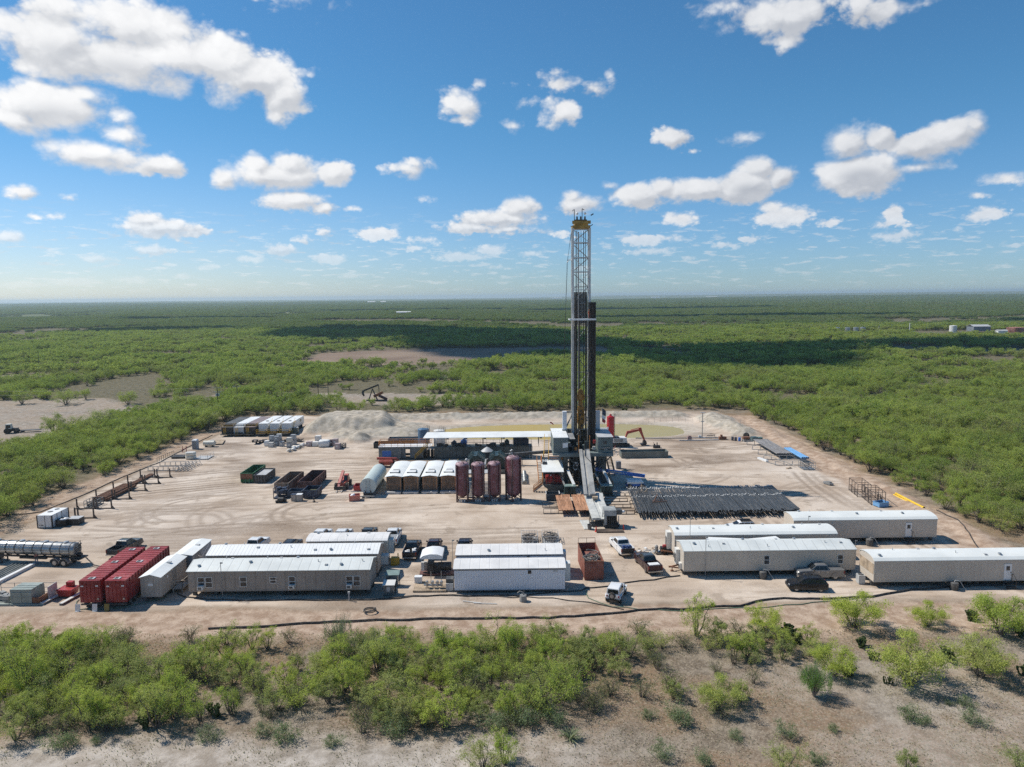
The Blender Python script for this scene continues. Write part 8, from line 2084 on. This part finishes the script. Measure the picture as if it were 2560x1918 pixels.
# stray single plants on the right of the foreground, surveyed from the photo: base pixel, scale, kind
solo = [(2135, 1570, 1.35, 2, 'sparse tall shrub before the right edge trailer, left of its door'), (2318, 1567, 1.05, 0, 'yellowish shrub on the reddish strip at the right'), (2500, 1590, 1.75, 4, 'large sparse shrub at the right edge before the trailer door'), (2085, 1690, 1.1, 0, 'open shrub beside the cactus on the right foreground'),
        (2275, 1712, 1.75, 4, 'large round grey green shrub on the right foreground'), (2452, 1694, 1.35, 1, 'broad yellow green shrub at the right of the foreground'), (1740, 1596, 1.0, 2, 'slim shrub at the right end of the thicket by the black line'), (1795, 1606, .9, 3, 'pale shrub right of the slim one by the black line'), (1912, 1585, 1.05, 2, 'thin upright sapling crossing the black line'), (1880, 1628, .75, 3, 'small pale bush left of the dark cactus'),
        (1955, 1650, .8, 3, 'small dark green shrub under the cactus on the right'), (1795, 1770, 1.05, 0, 'green shrub at the lower right end of the thicket'), (1850, 1752, .7, 3, 'small feathery bush right of the thicket end'), (1208, 1925, .85, 1, 'bright yellow green shrub cut by the bottom edge of the frame'), (1262, 1912, .8, 0, 'taller yellow green shrub at the bottom edge'), (1960, 1932, .8, 1, 'green shrub cut by the bottom edge on the right'), (2265, 1926, .6, 3, 'small green shrub at the bottom right edge'), (2548, 1928, .7, 1, 'dark green shrub in the bottom right corner'), (40, 1850, 1.0, 1, 'green shrub at the lower left edge')]
taken = []
for px_, py_, s, k, lb in solo:
    p = at_ground(px_, py_); put(P_BG if s > 1 else P_SH, k, p, rng.uniform(0, 6), s * (.86 if s > 1 else 1), lb, 'single shrubs of the foreground'); taken.append((p[0], p[1], 1.6 * s))
for px_, py_, s, lb in ((2272, 1800, 1.0, 'dark low bush pair right of the bright broom shrub, left one'), (2310, 1812, .7, 'dark low bush pair right of the bright broom shrub, right one'), (2412, 1766, .75, 'small dark round bush on the right foreground'), (2430, 1810, .95, 'grey green leafy bush low on the right foreground'), (2372, 1764, .4, 'tiny dark bush left of the small round one'), (1965, 1838, .85, 'grey green low bush near the bottom right of centre'), (2082, 1825, .5, 'tiny pale bush in the dry grass on the right'), (1838, 1840, .6, 'small green tuft bush below the thicket end'), (1312, 1815, 1.3, 'grey green bush at the thicket front left of the yucca'), (1240, 1822, 1.25, 'pale green bush at the thicket front centre'), (1385, 1812, 1.15, 'silvery green bush right beside the yucca'), (985, 1842, 1.3, 'grey green bush at the lower front of the thicket'), (1010, 1800, .9, 'olive bush behind the lower front bush'), (160, 1872, 1.15, 'light green round bush alone on pale soil at lower left'), (520, 1848, 1.0, 'round green bush at the pale soil edge'), (710, 1852, 1.15, 'grey green bush at the pale soil edge, right one'), (660, 1836, .9, 'low green bush beside the grey green one'), (240, 1862, .5, 'tiny yellow green bush on pale soil'), (1700, 1800, 1.2, 'pale grey bush right of the dry grass gap'), (1620, 1790, .6, 'small yellowish bush in the dry grass gap'), (830, 1866, .7, 'tiny green weed bush on the bare soil'), (1655, 1890, .9, 'dull green weed bush near the bottom edge'), (2040, 1905, .7, 'pale weed bush near the bottom right edge'), (1760, 1905, .8, 'pale feathery weed bush near the bottom edge')):
    p = at_ground(px_, py_); put(P_SG, int(px_), p, rng.uniform(0, 6), s * 1.25, lb, 'low grey green bushes'); taken.append((p[0], p[1], .8 * s))
# thicket in front of the pad
cand = []
gxs = np.arange(-66, 30, 1.95)
for gx_ in gxs:
    for gy_ in np.arange(53.5, 75, 1.95):
        x, y = gx_ + rng.uniform(-.8, .8), gy_ + rng.uniform(-.8, .8)
        nn = float(fbm(np.array([x]), np.array([y]), 5.5, 91, 3)[0])
        front = 56.3 + 1.6 * math.sin(x * .23) + (max(0, x - 2) * .30 if x > 2 else 0); back = 70.4 + .9 * math.sin(x * .4) - (3.2 if -24 < x < -16 and nn < .55 else 0)
        if not (front < y < back): continue
        if nn < .37 + (.03 if x > 8 else 0) + (.06 if y > 68.5 else 0) + (.07 if x > 17 else 0): continue
        if any((x - a) ** 2 + (y - b_) ** 2 < r_ * r_ for a, b_, r_ in taken): continue
        cand.append((x, y, nn))
rng.shuffle(cand)
cand = cand[:280]
for x, y, nn in cand:
    side = 'left part' if x < -24 else 'middle part' if x < 2 else 'right part'
    depth = 'front rows' if y < 62 else 'middle rows' if y < 68 else 'rear rows'
    s = rng.uniform(.55, 1.12) * (.82 if y > 68 else 1)
    put(P_SH, rng.randrange(5), (x, y, hz(x, y)), rng.uniform(0, 6), s, 'light green feathery mesquite shrub in the %s of the foreground thicket, %s' % (side, depth), GF)
for i in range(150):
    x, y = rng.uniform(-62, 24), rng.uniform(55.0, 71.5)
    if x > 2 and y < 56 + (x - 2) * .3: continue
    put(P_BR, i, (x, y, hz(x, y)), rng.uniform(0, 6), rng.uniform(.55, 1.15), 'low twiggy grey brown brush under the mesquite shrubs, %s part' % ('left' if x < -24 else 'middle' if x < 2 else 'right'), 'low twiggy brush')
# prickly pears, yucca
def pear(label, loc, s, seed):
    rr = random.Random(seed); t = MB()
    def pad_(p, d, size, dep):
        a, b_ = t.frame(d); tw = rr.uniform(0, 3); u = a * math.cos(tw) + b_ * math.sin(tw); w2 = d.cross(u); c = p + d * size * .5; n_ = 9
        ring_ = [c + d * (math.cos(k * 2 * PI / n_) * size * .55) + u * (math.sin(k * 2 * PI / n_) * size * .42) for k in range(n_)]
        t.add([q + w2 * .03 for q in ring_] + [q - w2 * .03 for q in ring_], [tuple(range(n_)), tuple(range(2 * n_ - 1, n_ - 1, -1))] + [(k, n_ + k, n_ + (k + 1) % n_, (k + 1) % n_) for k in range(n_)])
        if dep:
            for _ in range(rr.randint(1, 3)): pad_(c + d * size * .45, (d + Vector((rr.uniform(-.8, .8), rr.uniform(-.8, .8), .4))).normalized(), size * .88, dep - 1)
    for k in range(7): pad_(Vector((rr.uniform(-.5, .5), rr.uniform(-.5, .5), -.05)), Vector((rr.uniform(-.7, .7), rr.uniform(-.7, .7), 1)).normalized(), .36, 3)
    o = t.build('prickly_pear', lf_cact, None, loc, 0, 0); o.scale = (s, s, s); tag(o, label, 'cactus', 'prickly pear cacti')
for i, (px_, py_, s, lb) in enumerate(((1965, 1598, 1.25, 'dark prickly pear clump standing above the small dark shrub'), (1990, 1606, 1.0, 'prickly pear clump right beside the other on the pale soil'), (2155, 1620, .9, 'prickly pear clump left of the large round shrub'), (2180, 1650, .7, 'low prickly pear clump in front of the large round shrub'), (2372, 1650, 1.2, 'dark prickly pear between the two large right shrubs'), (2430, 1552, 1.0, 'prickly pear before the large sparse right shrub'), (2540, 1590, 1.2, 'dark prickly pear at the right edge'), (2120, 1690, .8, 'prickly pear low in front of the open shrub'), (2220, 1712, .6, 'small prickly pear on dry grass at the right'), (365, 1820, 1.0, 'dark prickly pear under the left thicket shrubs'), (542, 1790, 1.0, 'dark prickly pear in the thicket left of centre'), (150, 1620, 1.1, 'dark prickly pear in the upper left of the thicket'), (2170, 1152, 1.3, 'pale prickly pear in the brush right of the pad'), (2230, 1180, 1.3, 'tall prickly pear in the brush right of the pad'), (2250, 1175, 1.1, 'second tall prickly pear in the brush right of the pad'), (1560, 1030, 1.2, 'prickly pear in the brush behind the pit bank'), (2560, 1690, .9, 'prickly pear at the far right of the foreground'))): pear(lb, at_ground(px_, py_), s, i)
rr = random.Random(17); V, F = [], []
for k in range(46):
    a = rr.uniform(0, 2 * PI); L = rr.uniform(.8, 1.25); up = rr.uniform(.25, 1.1); d = np.array([math.cos(a) * L, math.sin(a) * L, 0]); s = np.array([-math.sin(a), math.cos(a), 0]) * .05
    V.append(np.array([s, -s, d * .6 + [0, 0, up * .75] - s * .7, d * .6 + [0, 0, up * .75] + s * .7, d + [0, 0, up * .7], d + [0, 0, up * .7 + .01]]) + [0, 0, .02]); o = sum(len(v) for v in V[:-1]); F.append(np.array([[o, o + 1, o + 2, o + 3], [o + 3, o + 2, o + 4, o + 5]]))
yu = bpy.data.objects.new('yucca_plant', np_mesh('yucca_plant', V, F, lf_grey)); COL.objects.link(yu); yu.location = at_ground(1425, 1848); tag(yu, 'spiky strap leaved plant on the dry ground below the thicket', 'plant')

for px_, py_, s, k in ((135, 1088, 1.15, 2), (188, 1086, 1.2, 4), (262, 1078, 1.3, 4), (55, 1010, 1.1, 1), (165, 1012, 1.25, 4), (320, 1012, 1.2, 1), (215, 1000, .9, 0), (10, 1000, 1.0, 2), (110, 1000, .8, 3), (930, 1012, .6, 3), (1120, 1018, .7, 3), (1060, 1006, .6, 0), (740, 1008, .7, 1), (1010, 1012, .55, 3)):
    p = at_ground(px_, py_); put(P_TR, k, p, rng.uniform(0, 6), s, 'mesquite tree standing alone in the sandy clearing %s' % ('left of the pad' if px_ < 400 else 'behind the pit'), 'lone trees in the clearings')
# woodland: nearest trees one by one, the rest as one mass
step0 = 3.7
pts = []
def allowed(x, y):
    ok = np.ones(len(x), bool)
    ok &= ~((x > -84.5) & (x < 71.5) & (y < 219)); ok &= ~((x > -62) & (x < 54) & (y < 221.5)); ok &= ~((np.abs(x) < 120) & (y < 76)); ok &= ~((x > 66) & (x < 76) & (y < 100))
    jx, jy = x + (fbm(x, y, 8, 3, 2) - .5) * 8, y + (fbm(x, y, 8, 6, 2) - .5) * 8
    for P_ in (CLEAR_L, CLEAR_B, CLEAR_C, CLEAR_D, LAKE): ok &= ~polym(jx, jy, P_)
    ok &= ~((x > 325) & (x < 440) & (y > 545) & (y < 655)); ok &= ~((x > 280) & (x < 330) & (y > 596) & (y < 645)); ok &= ~((x > -250) & (x < -200) & (y > 1360) & (y < 1520))
    ok &= ~((np.abs(x + 49) < 8) & (y > 226) & (y < 262)); ok &= ~((np.abs(x + 137) < 9) & (y > 172) & (y < 200)); ok &= ~(np.hypot(x + 93, y - 216) < 6)
    return ok
def field(y0, y1, stp, keep, seed):
    rs = np.random.RandomState(seed); ys = np.arange(y0, y1, stp); half = y1 * .80 + 40; xs = np.arange(-half, half, stp)
    gx_, gy_ = np.meshgrid(xs, ys); x = (gx_ + rs.uniform(-.48, .48, gx_.shape) * stp).ravel(); y = (gy_ + rs.uniform(-.48, .48, gx_.shape) * stp).ravel()
    ok = (np.abs(x) < y * .78 + 28) & allowed(x, y)
    dn = fbm(x, y, 42, 77, 3) * .62 + fbm(x, y, 12, 79, 2) * .38; dn = np.where(y > 700, fbm(x, y, 260, 83, 4) * .7 + .3 * dn, dn)
    ok &= dn > keep
    return np.stack([x[ok], y[ok], dn[ok]], 1)
near = field(84, 330, 3.7, .42, 1); mid = field(330, 760, 5.0, .41, 2); far = field(760, 1700, 8.6, .38, 4); vfar = field(1700, 5600, 27.0, .36, 5)
dist = np.hypot(near[:, 0], near[:, 1]); infr = np.abs(near[:, 0]) < near[:, 1] * .735 + 1
order = np.argsort(np.where(infr, dist, 1e9)); NI = 270
ind = set(order[:NI].tolist())
for i in sorted(ind):
    x, y, dn = near[i]
    where = 'the wood left of the pad' if x < -70 else 'the wood right of the pad' if x > 66 else 'the row of trees behind the spoil bank'
    dep = 'near' if math.hypot(x, y) < 150 else 'farther'
    s = rng.uniform(.72, 1.18) * (.8 if abs(x + 88) < 4 or abs(x - 76) < 4 else 1)
    put(P_TR, rng.randrange(5), (x, y, hz(x, y)), rng.uniform(0, 6), s, 'mesquite tree in %s, %s part' % (where, dep), GW)
lod = bpy.data.collections.new('woodland_kinds')
def lod_obj(name, parts_, mats):
    V, F, mi = [], [], []
    for (vs, fs, k) in parts_:
        o = sum(len(v) for v in V); V.append(np.array(vs, dtype=np.float32)); F += [tuple(i + o for i in f) for f in fs]; mi += [k] * len(fs)
    me = bpy.data.meshes.new(name); me.from_pydata(np.concatenate(V).tolist(), [], F)
    for m in mats: me.materials.append(m)
    me.polygons.foreach_set('material_index', mi); o = bpy.data.objects.new(name, me); lod.objects.link(o); return o
def combined(seed, **kw):
    st, V, F = plant(seed, **kw); return [(st.v, st.f, 0), (np.concatenate(V), np.concatenate(F).tolist(), 1)]
LK = dict(base_frac=.28, clump=.25, flat=.9)
for i, (H, r_, ns) in enumerate(((4.6, 2.7, 6), (4.0, 3.1, 7), (5.2, 2.9, 6), (3.4, 2.4, 6), (4.4, 3.3, 7))): lod_obj('kind_%02d_near' % i, combined(400 + i, H=H, Rr=r_, nst=ns, nleaf=4200, size=.25, **LK), [bark, lf_wood])
lod_obj('kind_05_grey', combined(431, H=2.6, Rr=2.0, nst=7, nleaf=900, size=.3, **LK), [twig, lf_grey])
for i, (H, r_, ns) in enumerate(((4.8, 3.2, 5), (4.2, 3.5, 5), (5.4, 3.3, 5), (3.6, 2.9, 5))): lod_obj('kind_%02d_mid' % (6 + i), combined(440 + i, H=H, Rr=r_, nst=ns, nleaf=900, size=.62, **LK), [bark, lf_wood])
for i in range(3):
    rs_ = np.random.RandomState(60 + i); V, F = [], []
    for k in range(6): leaf_cloud(V, F, (rs_.uniform(-4, 4), rs_.uniform(-4, 4), rs_.uniform(2.4, 3.6)), (rs_.uniform(2.4, 3.6),) * 2 + (rs_.uniform(1.4, 2.1),), 130, 1.15, rs_, .5)
    lod_obj('kind_%02d_far' % (10 + i), [(np.concatenate(V), np.concatenate(F).tolist(), 0)], [lf_far])
for i in range(2):
    rs_ = np.random.RandomState(80 + i); V, F = [], []
    for k in range(22): leaf_cloud(V, F, (rs_.uniform(-13, 13), rs_.uniform(-13, 13), rs_.uniform(2.0, 4.2)), (rs_.uniform(3.0, 5.5),) * 2 + (rs_.uniform(1.5, 2.6),), 46, 2.6, rs_, .6)
    lod_obj('kind_%02d_vast' % (13 + i), [(np.concatenate(V), np.concatenate(F).tolist(), 0)], [lf_far])
rs_ = np.random.RandomState(5)
rest = near[[i for i in range(len(near)) if i not in ind]]
def arr(a, ids, slo, shi):
    n_ = len(a); k = rs_.choice(ids, n_); s = rs_.uniform(slo, shi, n_) * (.72 + 1.3 * (a[:, 2] - .4)); return np.column_stack([a[:, 0], a[:, 1], k, s])
allp = np.concatenate([arr(rest, [0, 1, 2, 3, 4, 0, 1, 2, 4, 5], .72, 1.2), arr(mid, [6, 7, 8, 9], .75, 1.3), arr(far, [10, 11, 12], .8, 1.35), arr(vfar, [13, 14], .9, 1.3)])
hz_all = height(allp[:, 0], allp[:, 1])
wm_ = bpy.data.meshes.new('scrub_woodland'); wm_.vertices.add(len(allp)); wm_.vertices.foreach_set('co', np.column_stack([allp[:, 0], allp[:, 1], hz_all - .05]).astype(np.float32).ravel())
for nme, dat, ty_ in (('kind_no', allp[:, 2].astype(np.int32), 'INT'), ('size', allp[:, 3].astype(np.float32), 'FLOAT'), ('turn', rs_.uniform(0, 6.28, len(allp)).astype(np.float32), 'FLOAT')): wm_.attributes.new(nme, ty_, 'POINT').data.foreach_set('value', dat)
wo = bpy.data.objects.new('scrub_woodland', wm_); COL.objects.link(wo); tag(wo, 'green mesquite scrub woodland stretching from the pad to the horizon', 'woodland', kind='stuff')
ng = bpy.data.node_groups.new('woodland', 'GeometryNodeTree'); ng.interface.new_socket('Geometry', in_out='INPUT', socket_type='NodeSocketGeometry'); ng.interface.new_socket('Geometry', in_out='OUTPUT', socket_type='NodeSocketGeometry')
gi, go = ng.nodes.new('NodeGroupInput'), ng.nodes.new('NodeGroupOutput'); ci = ng.nodes.new('GeometryNodeCollectionInfo'); ci.inputs['Collection'].default_value = lod; ci.inputs['Separate Children'].default_value = True; ci.inputs['Reset Children'].default_value = True
ip = ng.nodes.new('GeometryNodeInstanceOnPoints'); ip.inputs['Pick Instance'].default_value = True
def na(nm, ty_):
    a = ng.nodes.new('GeometryNodeInputNamedAttribute'); a.data_type = ty_; a.inputs[0].default_value = nm; return [s for s in a.outputs if s.enabled and s.name == 'Attribute'][0]
cx_ = ng.nodes.new('ShaderNodeCombineXYZ'); er = ng.nodes.new('FunctionNodeEulerToRotation'); L_ = ng.links.new
L_(na('turn', 'FLOAT'), cx_.inputs[2]); L_(cx_.outputs[0], er.inputs[0]); L_(er.outputs[0], ip.inputs['Rotation']); L_(na('size', 'FLOAT'), ip.inputs['Scale']); L_(na('kind_no', 'INT'), ip.inputs['Instance Index'])
L_(gi.outputs[0], ip.inputs['Points']); L_(ci.outputs[0], ip.inputs['Instance']); L_(ip.outputs[0], go.inputs[0])
wo.modifiers.new('woodland', 'NODES').node_group = ng
# dry grass tufts and weeds on the foreground soil, in one object
rs_ = np.random.RandomState(31); n_ = 70000
x = rs_.uniform(-52, 62, n_); y = rs_.uniform(46, 78, n_); dn = fbm(x, y, 4.5, 95, 3); ok = (dn > .40) & ~((y > 72.5)) ; x, y = x[ok], y[ok]; n_ = len(x)
z = height(x, y); a = rs_.uniform(0, 6.28, n_); L = rs_.uniform(.08, .26, n_); ln = rs_.uniform(-.9, .9, n_); c_, s_ = np.cos(a), np.sin(a); p = np.stack([x, y, z - .02], 1); side = np.stack([-s_, c_, 0 * a], 1) * (L * .18)[:, None]; tip = p + np.stack([c_ * L * ln, s_ * L * ln, L * .7], 1)
gq = np.stack([p - side, p + side, tip + side * .2, tip - side * .2], 1).reshape(-1, 3)
grm = leaf_mat('dry_grass', (.40, .34, .24), (.33, .27, .18), (.22, .22, .10), .3)
gob = bpy.data.objects.new('dry_grass', np_mesh('dry_grass', [gq], [np.arange(4 * n_).reshape(-1, 4)], grm)); COL.objects.link(gob); tag(gob, 'dry grass and litter on the foreground soil', 'grass', kind='stuff')
for src in P_SH + P_BG + P_TR + P_SG + P_BR:
    if src.name not in used: src.location.z = -500

# ------------------------------------------------------------------ clouds overhead (outside the frame) that shade parts of the woodland
clm = bpy.data.materials.new('cloud_white'); clm.use_nodes = True; clm.node_tree.nodes['Principled BSDF'].inputs['Base Color'].default_value = (.85, .85, .86, 1); clm.node_tree.nodes['Principled BSDF'].inputs['Roughness'].default_value = 1
def sky_cloud(gx_, gy_, sx, sy, seed, zc=1300.0):
    off = (zc) / math.tan(SUN_EL); cx_, cy_ = gx_ + math.sin(SUN_AZ) * off, gy_ + math.cos(SUN_AZ) * off; rr = random.Random(seed); o = MB()
    for k in range(9):
        r_ = rr.uniform(.28, .5); bm = bmesh.new(); bmesh.ops.create_icosphere(bm, subdivisions=4, radius=1); px_, py_ = rr.uniform(-.62, .62) * sx, rr.uniform(-.5, .5) * sy
        co_ = np.array([v.co[:] for v in bm.verts]); n2_ = 1 + .9 * (fbm(co_[:, 0] * 3 + k * 5, co_[:, 1] * 3 + co_[:, 2], 1.0, seed + k, 4) - .5)
        o.add([(px_ + c[0] * r_ * sx * q, py_ + c[1] * r_ * sy * q, (c[2] * 70 * q if c[2] > 0 else c[2] * 12)) for c, q in zip(co_, n2_)], [tuple(v.index for v in f.verts) for f in bm.faces]); bm.free()
    tag(o.build('sky_cloud', clm, None, (cx_, cy_, zc), 0, 60), kind='structure')
for i, a in enumerate(((-85, 620, 150, 230), (-10, 520, 80, 70), (125, 425, 85, 105), (290, 455, 150, 58), (30, 445, 60, 55), (340, 1080, 250, 55), (300, 1650, 320, 90), (-560, 1250, 260, 90), (-250, 1900, 300, 100), (650, 800, 150, 60), (-420, 800, 130, 40))): sky_cloud(*a, 40 + i)
# ------------------------------------------------------------------ haze
hm = bpy.data.materials.new('haze'); hm.use_nodes = True; hn = hm.node_tree; hn.nodes.clear(); pv = hn.nodes.new('ShaderNodeVolumePrincipled'); pv.inputs['Color'].default_value = (.74, .90, .98, 1); pv.inputs['Density'].default_value = 1.1e-4; pv.inputs['Anisotropy'].default_value = .3
hn.links.new(pv.outputs[0], hn.nodes.new('ShaderNodeOutputMaterial').inputs['Volume'])
hb = MB().box(-16500, 16500, -400, 15500, -40, 58).build('haze', hm, None, smooth=0); tag(hb, 'thin blue haze over the distant scrub', 'haze', kind='stuff')
